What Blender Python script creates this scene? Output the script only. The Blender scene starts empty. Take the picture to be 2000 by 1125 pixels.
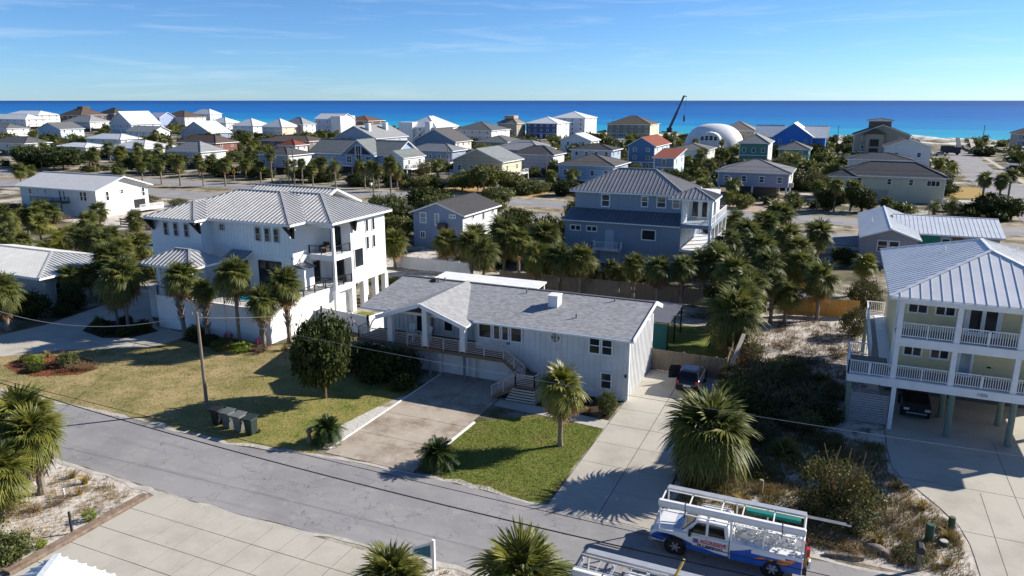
import bpy, math, random
from mathutils import Vector, Matrix
R = math.radians
scene = bpy.context.scene
col = scene.collection
# ------------------------------------------------------------------ camera
# grid: +X runs along the street to the right, +Y towards the sea; the drone hovers at the origin, 20 m up
cam_d = bpy.data.cameras.new('camera'); cam = bpy.data.objects.new('camera', cam_d); col.objects.link(cam)
cam.location = (0, 0, 20); cam.rotation_euler = (R(90 - 14.185), 0, R(23.8))
cam_d.sensor_width = 36.0; cam_d.lens = 36.0 * 1450 / 2000; cam_d.clip_start = 0.5; cam_d.clip_end = 90000
scene.camera = cam
# ------------------------------------------------------------------ sky and sun
SUN_AZ, SUN_EL = 48.0, 29.0          # azimuth from +Y towards +X
world = bpy.data.worlds.new('World'); scene.world = world; world.use_nodes = True
wn = world.node_tree; wn.nodes.clear()
wo = wn.nodes.new('ShaderNodeOutputWorld'); wb = wn.nodes.new('ShaderNodeBackground')
sky = wn.nodes.new('ShaderNodeTexSky'); sky.sky_type = 'NISHITA'; sky.sun_disc = False
sky.sun_elevation = R(SUN_EL); sky.sun_rotation = R(SUN_AZ)
sky.altitude = 0; sky.air_density = 0.7; sky.dust_density = 0.12; sky.ozone_density = 9.0
wb.inputs['Strength'].default_value = 0.084
# thin cirrus streaks drawn over the clear sky, all round the horizon
tc = wn.nodes.new('ShaderNodeTexCoord'); mp = wn.nodes.new('ShaderNodeMapping'); mp.inputs['Scale'].default_value = (2.2, 2.2, 30)
mp.inputs['Rotation'].default_value = (0.03, 0.02, 0)
nz = wn.nodes.new('ShaderNodeTexNoise'); nz.inputs['Scale'].default_value = 2.4; nz.inputs['Detail'].default_value = 7; nz.inputs['Roughness'].default_value = 0.62; nz.inputs['Distortion'].default_value = 0.5
cr = wn.nodes.new('ShaderNodeValToRGB'); cr.color_ramp.elements[0].position = 0.53; cr.color_ramp.elements[1].position = 0.95
cr.color_ramp.elements[1].color = (0.4, 0.4, 0.4, 1)
mx = wn.nodes.new('ShaderNodeMix'); mx.data_type = 'RGBA'; mx.inputs[7].default_value = (6.6, 7.2, 7.8, 1)
wn.links.new(tc.outputs['Generated'], mp.inputs['Vector']); wn.links.new(mp.outputs[0], nz.inputs['Vector'])
wn.links.new(nz.outputs['Fac'], cr.inputs['Fac']); wn.links.new(cr.outputs['Color'], mx.inputs[0])
tint = wn.nodes.new('ShaderNodeMix'); tint.data_type = 'RGBA'; tint.blend_type = 'MULTIPLY'; tint.inputs[0].default_value = 1.0; tint.inputs[7].default_value = (0.96, 1.01, 0.99, 1)
wn.links.new(sky.outputs[0], tint.inputs[6]); wn.links.new(tint.outputs[2], mx.inputs[6]); wn.links.new(mx.outputs[2], wb.inputs['Color']); wn.links.new(wb.outputs[0], wo.inputs['Surface'])
sd = bpy.data.lights.new('sun', 'SUN'); sd.energy = 5.0; sd.angle = R(0.5); sd.color = (1.0, 0.93, 0.83)
so = bpy.data.objects.new('sun', sd); col.objects.link(so)
sv = Vector((math.sin(R(SUN_AZ)) * math.cos(R(SUN_EL)), math.cos(R(SUN_AZ)) * math.cos(R(SUN_EL)), math.sin(R(SUN_EL))))
so.rotation_euler = sv.to_track_quat('Z', 'Y').to_euler(); so.location = (60, 60, 60)
vs = scene.view_settings; vs.view_transform = 'Standard'; vs.look = 'None'; vs.exposure = 0.8; vs.gamma = 1.0; vs.use_curve_mapping = False
scene.cycles.max_bounces = 5; scene.cycles.diffuse_bounces = 3; scene.cycles.glossy_bounces = 2; scene.cycles.transparent_max_bounces = 4; scene.cycles.caustics_reflective = False

# ------------------------------------------------------------------ materials
MT = {}
def nodes_of(m): m.use_nodes = True; n = m.node_tree; n.nodes.clear(); return n
def mixc(n, fac, a, b, mode='MIX'):
    m = n.nodes.new('ShaderNodeMix'); m.data_type = 'RGBA'; m.blend_type = mode
    for s, val in ((m.inputs[0], fac), (m.inputs[6], a), (m.inputs[7], b)):
        if hasattr(val, 'is_output'): n.links.new(val, s)
        elif isinstance(val, (int, float)): s.default_value = val
        else: s.default_value = (*val, 1)
    return m.outputs[2]
def ramp(n, src, p0, p1):
    r = n.nodes.new('ShaderNodeMapRange'); r.inputs[1].default_value = p0; r.inputs[2].default_value = p1; r.clamp = True
    n.links.new(src, r.inputs[0]); return r.outputs[0]
def noise(n, scale, detail=4, rough=0.55, vec=None, dist=0.0):
    t = n.nodes.new('ShaderNodeTexNoise'); t.inputs['Scale'].default_value = scale; t.inputs['Detail'].default_value = detail
    t.inputs['Roughness'].default_value = rough; t.inputs['Distortion'].default_value = dist
    if vec is None: vec = pos(n)
    n.links.new(vec, t.inputs['Vector']); return t.outputs['Fac']
def pos(n): return n.nodes.new('ShaderNodeNewGeometry').outputs['Position']
def mapped(n, scale, rot=(0, 0, 0)):
    m = n.nodes.new('ShaderNodeMapping'); m.inputs['Scale'].default_value = scale; m.inputs['Rotation'].default_value = rot
    n.links.new(pos(n), m.inputs['Vector']); return m.outputs[0]
def axis(n, k, mul=1.0):
    s = n.nodes.new('ShaderNodeSeparateXYZ'); n.links.new(pos(n), s.inputs[0])
    q = n.nodes.new('ShaderNodeMath'); q.operation = 'MULTIPLY'; q.inputs[1].default_value = mul
    n.links.new(s.outputs[k], q.inputs[0]); return q.outputs[0]
def fin(n, colr, rough=0.6, spec=0.3, bump=None, bstr=0.3, bdist=0.02, metal=0.0, trans=None):
    o = n.nodes.new('ShaderNodeOutputMaterial'); p = n.nodes.new('ShaderNodeBsdfPrincipled')
    if hasattr(colr, 'is_output'): n.links.new(colr, p.inputs['Base Color'])
    else: p.inputs['Base Color'].default_value = (*colr, 1)
    p.inputs['Roughness'].default_value = rough; p.inputs['Specular IOR Level'].default_value = spec; p.inputs['Metallic'].default_value = metal
    if bump is not None:
        b = n.nodes.new('ShaderNodeBump'); b.inputs['Strength'].default_value = bstr; b.inputs['Distance'].default_value = bdist
        n.links.new(bump, b.inputs['Height']); n.links.new(b.outputs[0], p.inputs['Normal'])
    if trans:
        t = n.nodes.new('ShaderNodeBsdfTranslucent'); ms = n.nodes.new('ShaderNodeMixShader'); ms.inputs[0].default_value = trans
        if hasattr(colr, 'is_output'): n.links.new(colr, t.inputs['Color'])
        else: t.inputs['Color'].default_value = (*colr, 1)
        n.links.new(p.outputs[0], ms.inputs[1]); n.links.new(t.outputs[0], ms.inputs[2]); n.links.new(ms.outputs[0], o.inputs[0])
    else: n.links.new(p.outputs[0], o.inputs[0])
def sc(c, k): return tuple(min(1, x * k) for x in c)
def plain(name, c, rough=0.55, spec=0.3, var=0.12, scale=1.3, metal=0.0, bump=0.0):
    """paint, plastic, metal: one colour with faint dirt and fading"""
    if name in MT: return MT[name]
    m = bpy.data.materials.new(name); n = nodes_of(m)
    a = ramp(n, noise(n, scale, 5, 0.6), 0.3, 0.7)
    cc = mixc(n, a, sc(c, 1 - var), sc(c, 1 + var * 0.4))
    fin(n, cc, rough, spec, noise(n, 25) if bump else None, bump, 0.01, metal); MT[name] = m; return m
def lap(name, c, step=0.17, var=0.1, vertical=False, rough=0.6):
    """painted lap siding: shadow line under each board, faint streaks"""
    if name in MT: return MT[name]
    m = bpy.data.materials.new(name); n = nodes_of(m)
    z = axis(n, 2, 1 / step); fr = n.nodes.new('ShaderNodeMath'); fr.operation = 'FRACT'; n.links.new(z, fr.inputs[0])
    d = noise(n, 0.9, 5, 0.65, mapped(n, (1, 1, 0.35)))
    cc = mixc(n, ramp(n, d, 0.3, 0.72), sc(c, 1 - var), sc(c, 1.04))
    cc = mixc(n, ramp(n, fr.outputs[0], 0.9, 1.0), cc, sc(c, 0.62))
    fin(n, cc, rough, 0.25, fr.outputs[0], 0.5, 0.03); MT[name] = m; return m
def shingle(name, c, contrast=0.3, w=0.32, h=0.15):
    if name in MT: return MT[name]
    m = bpy.data.materials.new(name); n = nodes_of(m)
    b = n.nodes.new('ShaderNodeTexBrick'); b.inputs['Scale'].default_value = 1; b.inputs['Brick Width'].default_value = w; b.inputs['Row Height'].default_value = h
    b.inputs['Mortar Size'].default_value = 0.012; b.inputs['Mortar Smooth'].default_value = 0.6; b.inputs['Bias'].default_value = 0.0
    b.inputs['Color1'].default_value = (*sc(c, 1 - contrast), 1); b.inputs['Color2'].default_value = (*sc(c, 1 + contrast), 1); b.inputs['Mortar'].default_value = (*sc(c, 0.45), 1)
    n.links.new(pos(n), b.inputs['Vector'])
    st = noise(n, 0.8, 6, 0.6, mapped(n, (1.0, 0.35, 1)))
    fine = noise(n, 3.0, 5, 0.7, mapped(n, (1.2, 4.5, 3)))
    cc = mixc(n, ramp(n, st, 0.3, 0.75), sc(c, 0.8), sc(c, 1.12))
    cc = mixc(n, ramp(n, fine, 0.38, 0.66), sc(c, 0.62), cc)
    cc = mixc(n, 0.5, cc, b.outputs['Color'])
    fin(n, cc, 0.85, 0.15, b.outputs['Fac'], 0.6, 0.015); MT[name] = m; return m
def metal_roof(name, c, rough=0.42, metal=0.35):
    if name in MT: return MT[name]
    m = bpy.data.materials.new(name); n = nodes_of(m)
    d = noise(n, 0.7, 5, 0.6); e = noise(n, 6, 3)
    cc = mixc(n, ramp(n, d, 0.3, 0.75), sc(c, 0.86), sc(c, 1.05)); cc = mixc(n, ramp(n, e, 0.55, 0.8), cc, sc(c, 0.9))
    fin(n, cc, rough, 0.4, d, 0.08, 0.03, metal); MT[name] = m; return m
def wood(name, c, var=0.3, stretch=(6, 6, 0.7)):
    if name in MT: return MT[name]
    m = bpy.data.materials.new(name); n = nodes_of(m)
    oi = n.nodes.new('ShaderNodeObjectInfo')
    d = noise(n, 4, 5, 0.6, mapped(n, stretch))
    cc = mixc(n, ramp(n, d, 0.25, 0.75), sc(c, 1 - var), sc(c, 1 + var))
    cc = mixc(n, oi.outputs['Random'], cc, mixc(n, 1.0, cc, (1.25, 1.15, 1.05), 'MULTIPLY'))
    fin(n, cc, 0.85, 0.15, d, 0.3, 0.01); MT[name] = m; return m
def leafm(name, dark, light, trans=0.25, rough=0.5, spec=0.35, scale=1.4):
    """foliage: hue drifts from clump to clump and plant to plant"""
    if name in MT: return MT[name]
    m = bpy.data.materials.new(name); n = nodes_of(m)
    oi = n.nodes.new('ShaderNodeObjectInfo'); d = noise(n, scale, 5, 0.7); e = noise(n, 9, 3, 0.7)
    cc = mixc(n, ramp(n, d, 0.3, 0.7), dark, light); cc = mixc(n, ramp(n, e, 0.5, 0.8), cc, sc(light, 1.5))
    cc = mixc(n, oi.outputs['Random'], cc, mixc(n, 1.0, cc, (1.35, 1.2, 0.8), 'MULTIPLY'))
    fin(n, cc, rough, spec, None, trans=trans); MT[name] = m; return m
def glass(name, c=(0.02, 0.025, 0.03)):
    if name in MT: return MT[name]
    m = bpy.data.materials.new(name); n = nodes_of(m)
    d = noise(n, 1.1, 3); cc = mixc(n, ramp(n, d, 0.42, 0.7), c, sc(c, 1.7))
    fin(n, cc, 0.06, 0.45, noise(n, 0.9), 0.05, 0.02); MT[name] = m; return m
def ground_mat(name, layers, base, rough=0.9, bump=0.5, bdist=0.05, bscale=2.5):
    """layers: (colour, noise scale, detail, low, high)"""
    if name in MT: return MT[name]
    m = bpy.data.materials.new(name); n = nodes_of(m); cc = base
    for (c, s, dt, lo, hi) in layers:
        cc = mixc(n, ramp(n, noise(n, s, dt, 0.65), lo, hi), cc, c)
    fin(n, cc, rough, 0.15, noise(n, bscale, 8, 0.7), bump, bdist); MT[name] = m; return m

WHITE = plain('white_paint', (0.74, 0.74, 0.72), 0.5)
TRIM = plain('white_trim', (0.8, 0.8, 0.79), 0.45)
GLASS = glass('window_glass')
GLASS2 = glass('pale_window_glass', (0.06, 0.07, 0.075))
BLACK = plain('black_metal', (0.02, 0.02, 0.022), 0.5)
DARKWOOD = plain('dark_bracket', (0.03, 0.025, 0.022), 0.7)
GREYPOST = wood('weathered_post', (0.17, 0.15, 0.125))
FENCEW = wood('weathered_fence', (0.19, 0.165, 0.135))
CEDAR = wood('cedar_fence', (0.42, 0.24, 0.07))
DECKW = wood('deck_wood', (0.17, 0.12, 0.08), 0.3, (0.8, 6, 6))
CONC = ground_mat('concrete', [((0.33, 0.305, 0.26), 0.35, 6, 0.45, 0.75), ((0.24, 0.22, 0.19), 1.6, 8, 0.62, 0.85)], (0.44, 0.415, 0.36), 0.85, 0.15, 0.01, 30)
CONC2 = ground_mat('stained_concrete', [((0.22, 0.17, 0.125), 0.42, 7, 0.45, 0.68), ((0.47, 0.42, 0.35), 1.2, 8, 0.5, 0.75), ((0.2, 0.165, 0.13), 2.2, 9, 0.6, 0.8)], (0.39, 0.34, 0.28), 0.85, 0.15, 0.01, 30)
def asphalt(name):
    m = bpy.data.materials.new(name); n = nodes_of(m); cc = (0.285, 0.278, 0.278)
    for (c, s_, dt, lo, hi) in (((0.225, 0.22, 0.222), 0.22, 6, 0.42, 0.66), ((0.36, 0.345, 0.33), 1.1, 8, 0.56, 0.8), ((0.15, 0.148, 0.15), 0.7, 9, 0.64, 0.78)): cc = mixc(n, ramp(n, noise(n, s_, dt, 0.65), lo, hi), cc, c)
    cc = mixc(n, ramp(n, noise(n, 1.0, 7, .7, mapped(n, (0.12, 1.6, 1))), .52, .8), cc, (0.19, 0.186, 0.186))
    cc = mixc(n, ramp(n, noise(n, 0.8, 8, .7, mapped(n, (0.5, 1.2, 1))), .6, .8), cc, (0.38, 0.36, 0.335))
    v = n.nodes.new('ShaderNodeTexVoronoi'); v.feature = 'DISTANCE_TO_EDGE'; v.inputs['Scale'].default_value = 0.16
    w = n.nodes.new('ShaderNodeMix'); w.data_type = 'VECTOR'; w.inputs[0].default_value = 0.12
    nz_ = n.nodes.new('ShaderNodeTexNoise'); nz_.inputs['Scale'].default_value = 0.6; nz_.inputs['Detail'].default_value = 6; n.links.new(pos(n), nz_.inputs['Vector'])
    sc_ = n.nodes.new('ShaderNodeVectorMath'); sc_.operation = 'SCALE'; sc_.inputs['Scale'].default_value = 9; n.links.new(nz_.outputs['Color'], sc_.inputs[0])
    ad = n.nodes.new('ShaderNodeVectorMath'); ad.operation = 'ADD'; n.links.new(pos(n), ad.inputs[0]); n.links.new(sc_.outputs[0], ad.inputs[1]); n.links.new(ad.outputs[0], v.inputs['Vector'])
    cc = mixc(n, ramp(n, v.outputs['Distance'], 0.006, 0.0015), cc, (0.11, 0.108, 0.108))
    fin(n, cc, .9, .15, noise(n, 60, 4), .3, .01); MT[name] = m; return m
ASPH = asphalt('asphalt')
SANDM = ground_mat('sand_ground', [((0.17, 0.14, 0.09), 0.10, 8, 0.42, 0.56), ((0.07, 0.07, 0.035), 0.22, 9, 0.44, 0.58), ((0.12, 0.09, 0.06), 2.6, 8, 0.56, 0.72)], (0.5, 0.455, 0.39), 0.95, 0.9, 0.08, 1.8)
SANDW = ground_mat('white_sand', [((0.38, 0.32, 0.26), 0.8, 8, 0.45, 0.7), ((0.13, 0.1, 0.07), 0.7, 10, 0.52, 0.64), ((0.12, 0.095, 0.065), 2.2, 10, 0.55, 0.68), ((0.2, 0.16, 0.11), 6.5, 8, 0.58, 0.72)], (0.58, 0.54, 0.49), 0.95, 0.9, 0.06, 3.5)
SHELL = ground_mat('shell_strip', [((0.25, 0.23, 0.2), 7, 8, 0.5, 0.7)], (0.55, 0.53, 0.48), 0.95, 1.0, 0.05, 9)
LAWN_T = ground_mat('dormant_lawn', [((0.13, 0.135, 0.045), 0.16, 7, 0.46, 0.62), ((0.2, 0.13, 0.06), 0.7, 8, 0.55, 0.8), ((0.36, 0.28, 0.13), 5, 8, 0.5, 0.75)], (0.3, 0.225, 0.1), 0.95, 0.9, 0.05, 14)
LAWN_G = ground_mat('green_lawn', [((0.2, 0.18, 0.06), 0.45, 8, 0.5, 0.72), ((0.07, 0.13, 0.02), 0.8, 8, 0.55, 0.7), ((0.22, 0.23, 0.06), 6, 8, 0.52, 0.75)], (0.135, 0.165, 0.035), 0.95, 0.9, 0.05, 14)
MULCH = ground_mat('red_mulch', [((0.06, 0.025, 0.015), 3, 8, 0.45, 0.65)], (0.2, 0.06, 0.03), 0.95, 1.0, 0.05, 12)
BEDM = ground_mat('dark_mulch', [((0.12, 0.07, 0.05), 3, 8, 0.5, 0.7)], (0.05, 0.035, 0.025), 0.95, 1.0, 0.05, 12)
SEAM_C = (0.5, 0.51, 0.52)

# ------------------------------------------------------------------ mesh building (world coordinates in, parent's origin taken off)
ORG = {}
def org(o): return ORG.get(o.name, Vector((0, 0, 0))) if o is not None else Vector((0, 0, 0))
class MB:
    def __init__(s): s.v = []; s.f = []; s.m = []
    def face(s, pts, mi=0):
        k = len(s.v); s.v += [tuple(p) for p in pts]; s.f.append(tuple(range(k, k + len(pts)))); s.m.append(mi)
    def box(s, x0, y0, z0, x1, y1, z1, mi=0):
        k = len(s.v)
        s.v += [(x0, y0, z0), (x1, y0, z0), (x1, y1, z0), (x0, y1, z0), (x0, y0, z1), (x1, y0, z1), (x1, y1, z1), (x0, y1, z1)]
        for q in ((3, 2, 1, 0), (4, 5, 6, 7), (0, 1, 5, 4), (1, 2, 6, 5), (2, 3, 7, 6), (3, 0, 4, 7)): s.f.append(tuple(k + i for i in q)); s.m.append(mi)
        return s
    def beam(s, p, q, w, h=None, mi=0, up=(0, 0, 1)):
        h = w if h is None else h; p = Vector(p); q = Vector(q); d = (q - p)
        if d.length < 1e-6: return s
        d.normalize(); u = Vector(up)
        if abs(d.dot(u)) > 0.98: u = Vector((1, 0, 0))
        a = d.cross(u).normalized(); b = a.cross(d).normalized(); k = len(s.v)
        for c in (p, q):
            for (i, j) in ((-1, -1), (1, -1), (1, 1), (-1, 1)): s.v.append(tuple(c + a * (i * w / 2) + b * (j * h / 2)))
        for t in ((3, 2, 1, 0), (4, 5, 6, 7), (0, 1, 5, 4), (1, 2, 6, 5), (2, 3, 7, 6), (3, 0, 4, 7)): s.f.append(tuple(k + i for i in t)); s.m.append(mi)
        return s
    def prism(s, poly, off, mi=0, side=None):
        poly = [Vector(p) for p in poly]; off = Vector(off); n = len(poly); k = len(s.v); side = mi if side is None else side
        s.v += [tuple(p) for p in poly] + [tuple(p + off) for p in poly]
        s.f.append(tuple(range(k, k + n))); s.m.append(mi); s.f.append(tuple(range(k + 2 * n - 1, k + n - 1, -1))); s.m.append(side)
        for i in range(n):
            j = (i + 1) % n; s.f.append((k + i, k + n + i, k + n + j, k + j)); s.m.append(side)
        return s
    def tube(s, pts, rad, n=8, mi=0, cap=True):
        pts = [Vector(p) for p in pts]; k = len(s.v)
        if isinstance(rad, (int, float)): rad = [rad] * len(pts)
        for i, p in enumerate(pts):
            d = (pts[min(i + 1, len(pts) - 1)] - pts[max(i - 1, 0)]); d = d.normalized() if d.length > 1e-9 else Vector((0, 0, 1))
            a = d.cross(Vector((0, 1, 0)) if abs(d.y) < 0.9 else Vector((1, 0, 0))).normalized(); b = d.cross(a)
            for j in range(n):
                t = 2 * math.pi * j / n; s.v.append(tuple(p + (a * math.cos(t) + b * math.sin(t)) * rad[i]))
        for i in range(len(pts) - 1):
            for j in range(n):
                s.f.append((k + i * n + j, k + i * n + (j + 1) % n, k + (i + 1) * n + (j + 1) % n, k + (i + 1) * n + j)); s.m.append(mi)
        if cap:
            s.f.append(tuple(k + j for j in range(n - 1, -1, -1))); s.m.append(mi)
            e = k + (len(pts) - 1) * n; s.f.append(tuple(e + j for j in range(n))); s.m.append(mi)
        return s
    def mesh(s, name, mats, off=(0, 0, 0), smooth=False):
        me = bpy.data.meshes.new(name); ox, oy, oz = off
        me.from_pydata([(x - ox, y - oy, z - oz) for x, y, z in s.v], [], s.f)
        for m in (mats if isinstance(mats, (list, tuple)) else [mats]): me.materials.append(m)
        if any(s.m): me.polygons.foreach_set('material_index', s.m)
        if smooth: me.polygons.foreach_set('use_smooth', [True] * len(s.f))
        me.update(); return me
    def build(s, name, mats, parent=None, smooth=False, loc=None):
        """loc: world point that becomes the object's own origin (top-level meshes)"""
        o = org(parent); me = s.mesh(name, mats, loc if loc is not None and parent is None else o, smooth)
        ob = bpy.data.objects.new(name, me); col.objects.link(ob)
        if parent is not None: ob.parent = parent; ORG[ob.name] = o
        elif loc is not None: ob.location = loc; ORG[ob.name] = Vector(loc)
        return ob
LABELS = {}
def tag(o, label=None, cat=None, group=None, kind=None):
    if label: o['label'] = label
    if cat: o['category'] = cat
    if group: o['group'] = group
    if kind: o['kind'] = kind
    return o
def empty(name, loc, label=None, cat=None, group=None):
    e = bpy.data.objects.new(name, None); col.objects.link(e); e.location = loc; e.empty_display_size = 0.3; ORG[e.name] = Vector(loc)
    return tag(e, label, cat, group)
def inst(name, me, parent, loc, rot=(0, 0, 0), scale=(1, 1, 1)):
    """an object sharing mesh data; loc is a world point when the parent stands upright at its origin"""
    o = bpy.data.objects.new(name, me); col.objects.link(o); o.parent = parent
    o.location = Vector(loc) - org(parent); o.rotation_euler = rot; o.scale = scale
    if parent is not None: ORG[o.name] = Vector(loc)
    return o
def sheet(name, poly, z, mat, label=None, thick=0.0, kind='structure', parent=None):
    b = MB()
    if thick: b.prism([(x, y, z) for x, y in poly], (0, 0, -thick))
    else: b.face([(x, y, z) for x, y in poly])
    o = b.build(name, mat, parent)
    if parent is None: tag(o, label, kind=kind)
    return o

# ------------------------------------------------------------------ windows, railings, roofs
WCACHE = {}
def window(parent, face, a0, a1, z0, z1, plane, bars=(1, 2), frame=None, gl=None, fw=0.09, name='window', depth=0.07):
    """face f/b: wall at y=plane seen from -y/+y; r/l: wall at x=plane seen from +x/-x.  a0..a1 along the wall"""
    frame = frame or TRIM; gl = gl or GLASS; w = a1 - a0; h = z1 - z0
    key = (face, round(w, 2), round(h, 2), bars, frame.name, gl.name, fw, depth)
    if key not in WCACHE:
        b = MB(); p = MB()
        def bx(m, x0, q0, x1, q1, d0, d1):
            if face == 'f': m.box(x0, -d1, q0, x1, -d0, q1)
            elif face == 'b': m.box(x0, d0, q0, x1, d1, q1)
            elif face == 'r': m.box(d0, x0, q0, d1, x1, q1)
            else: m.box(-d1, x0, q0, -d0, x1, q1)
        bx(b, 0, 0, fw, h, 0, depth); bx(b, w - fw, 0, w, h, 0, depth); bx(b, fw, h - fw, w - fw, h, 0, depth); bx(b, fw, 0, w - fw, fw, 0, depth + 0.03)
        nx, nz_ = bars
        for i in range(1, nx): bx(b, w * i / nx - fw * 0.4, fw, w * i / nx + fw * 0.4, h - fw, 0.022, depth - 0.01)
        for i in range(1, nz_): bx(b, fw, h * i / nz_ - fw * 0.3, w - fw, h * i / nz_ + fw * 0.3, 0.022, depth - 0.015)
        bx(p, fw * 0.9, fw * 0.9, w - fw * 0.9, h - fw * 0.9, 0.002, 0.02)
        WCACHE[key] = (b.mesh('window', frame), p.mesh('pane', gl))
    fm, pm = WCACHE[key]
    loc = {'f': (a0, plane, z0), 'b': (a0, plane, z0), 'r': (plane, a0, z0), 'l': (plane, a0, z0)}[face]
    o = inst(name, fm, parent, loc); inst('pane', pm, o, loc); return o
def railing(parent, pts, z, h=0.9, mat=None, style='picket', step=0.14, post=1.8, name='railing', hide_post=False):
    """pts: list of (x,y) or (x,y,z) corners"""
    mat = mat or TRIM; b = MB(); P3 = [Vector((p[0], p[1], p[2] if len(p) > 2 else z)) for p in pts]; up = Vector((0, 0, 1))
    for a, c in zip(P3[:-1], P3[1:]):
        L = (c - a).length; n = max(1, round(L / post))
        b.beam(a + up * h, c + up * h, 0.08, 0.05)
        for i in range(n + 1):
            q = a.lerp(c, i / n); b.beam(q, q + up * (h + 0.02), 0.08)
        if style == 'picket':
            b.beam(a + up * 0.1, c + up * 0.1, 0.05, 0.05); k = max(1, int(L / step))
            for i in range(1, k): q = a.lerp(c, i / k); b.beam(q + up * 0.1, q + up * h, 0.035)
        elif style == 'bars':
            for j in range(6): b.beam(a + up * (0.12 + j * 0.13), c + up * (0.12 + j * 0.13), 0.03, 0.035)
        else:
            for j in range(5): b.beam(a + up * (0.14 + j * 0.15), c + up * (0.14 + j * 0.15), 0.015)
    return b.build(name, mat, parent)
def clip(poly, a, lo, hi):
    """clip a convex 3-D polygon to lo <= dot(p,a) <= hi"""
    for sgn, lim in ((1, lo), (-1, -hi)):
        out = []
        for i in range(len(poly)):
            p, q = poly[i], poly[(i + 1) % len(poly)]; dp = sgn * p.dot(a) - lim; dq = sgn * q.dot(a) - lim
            if dp >= 0: out.append(p)
            if (dp >= 0) != (dq >= 0): out.append(p.lerp(q, dp / (dp - dq)))
        poly = out
        if len(poly) < 3: return []
    return poly
def hip_planes(x0, x1, y0, y1, zE, zR, typ):
    if typ == 'h':
        w, d = x1 - x0, y1 - y0; h = min(w, d) / 2
        if w >= d: a = (x0 + h, y0 + d / 2, zR); c = (x1 - h, y0 + d / 2, zR)
        else: a = (x0 + w / 2, y0 + h, zR); c = (x0 + w / 2, y1 - h, zR)
        A, B, C, D = (x0, y0, zE), (x1, y0, zE), (x1, y1, zE), (x0, y1, zE)
        if abs(w - d) < 1e-3: P = [[A, B, a], [B, C, a], [C, D, a], [D, A, a]]
        elif w > d: P = [[A, B, c, a], [B, C, c], [C, D, a, c], [D, A, a]]
        else: P = [[A, B, a], [B, C, c, a], [C, D, c], [D, A, a, c]]
        hips = [(A, a), (B, c if w > d else a), (C, c), (D, a if w > d else c), (a, c)]
    elif typ == 'gu':
        m = (y0 + y1) / 2; P = [[(x0, y0, zE), (x1, y0, zE), (x1, m, zR), (x0, m, zR)], [(x1, y1, zE), (x0, y1, zE), (x0, m, zR), (x1, m, zR)]]; hips = [((x0, m, zR), (x1, m, zR))]
    elif typ == 'gv':
        m = (x0 + x1) / 2; P = [[(x1, y0, zE), (x1, y1, zE), (m, y1, zR), (m, y0, zR)], [(x0, y1, zE), (x0, y0, zE), (m, y0, zR), (m, y1, zR)]]; hips = [((m, y0, zR), (m, y1, zR))]
    elif typ == 'su':      # shed falling to the front
        P = [[(x0, y0, zE), (x1, y0, zE), (x1, y1, zR), (x0, y1, zR)]]; hips = []
    else:                  # 'sv': shed falling to +x
        P = [[(x1, y0, zE), (x1, y1, zE), (x0, y1, zR), (x0, y0, zR)]]; hips = []
    return [[Vector(p) for p in q] for q in P], [(Vector(a), Vector(c)) for a, c in hips]
def slope_axes(poly):
    n = (poly[1] - poly[0]).cross(poly[2] - poly[0]).normalized()
    if n.z < 0: n = -n
    dn = Vector((n.x, n.y, 0)); dn = dn.normalized() if dn.length > 1e-6 else Vector((0, -1, 0))
    return n, Vector((-dn.y, dn.x, 0))
def roof(parent, rect, zE, zR, typ, mat, t=0.2, trim=None, seam=0.0, panels=False, name='roof', rib=0.045, cap=True, planes=None):
    """slab roof with eaves boards; seam>0 adds standing seams, panels=True makes every pan an object"""
    if planes is None: P, hips = hip_planes(*rect, zE, zR, typ)
    else: P, hips = planes
    P = [[Vector(p) for p in q] for q in P]
    trim = trim or TRIM; b = MB()
    for q in P: b.prism(q, (0, 0, -t), 0, 1)
    o = None
    if seam and not panels:
        for q in P:
            n, a = slope_axes(q); lo = min(p.dot(a) for p in q); hi = max(p.dot(a) for p in q); s = lo + seam * 0.5
            while s < hi:
                c = clip(q, a, s - 0.001, s + 0.001)
                if len(c) >= 3:
                    c.sort(key=lambda p: p.z); b.beam(c[0] + n * rib * .5, c[-1] + n * rib * .5, rib, rib, 0, n)
                s += seam
    o = b.build(name, [mat, trim], parent)
    if panels:
        for q in P:
            n, a = slope_axes(q); lo = min(p.dot(a) for p in q); hi = max(p.dot(a) for p in q); s = lo
            while s < hi - 0.02:
                c = clip(q, a, s + 0.012, min(s + seam, hi))
                if len(c) >= 3:
                    pb = MB(); pb.prism([p + n * 0.028 for p in c], n * -0.024)
                    e = clip(q, a, s + seam - 0.002, s + seam + 0.002)
                    if len(e) >= 3 and s + seam < hi:
                        e.sort(key=lambda p: p.z); pb.beam(e[0] + n * (.025 + rib * .75), e[-1] + n * (.025 + rib * .75), min(rib, .04), rib * 1.5, 0, n)
                    pb.build('roof_panel', mat, o)
                s += seam
    if cap and hips:
        h = MB()
        for a, c in hips: h.beam(a + Vector((0, 0, .05)), c + Vector((0, 0, .05)), 0.22 if panels else 0.2, 0.07)
        h.build('ridge_cap', mat, o)
    return o
def post(b, x, y, z0, z1, w=0.25, mi=0): b.box(x - w / 2, y - w / 2, z0, x + w / 2, y + w / 2, z1, mi)
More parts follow.
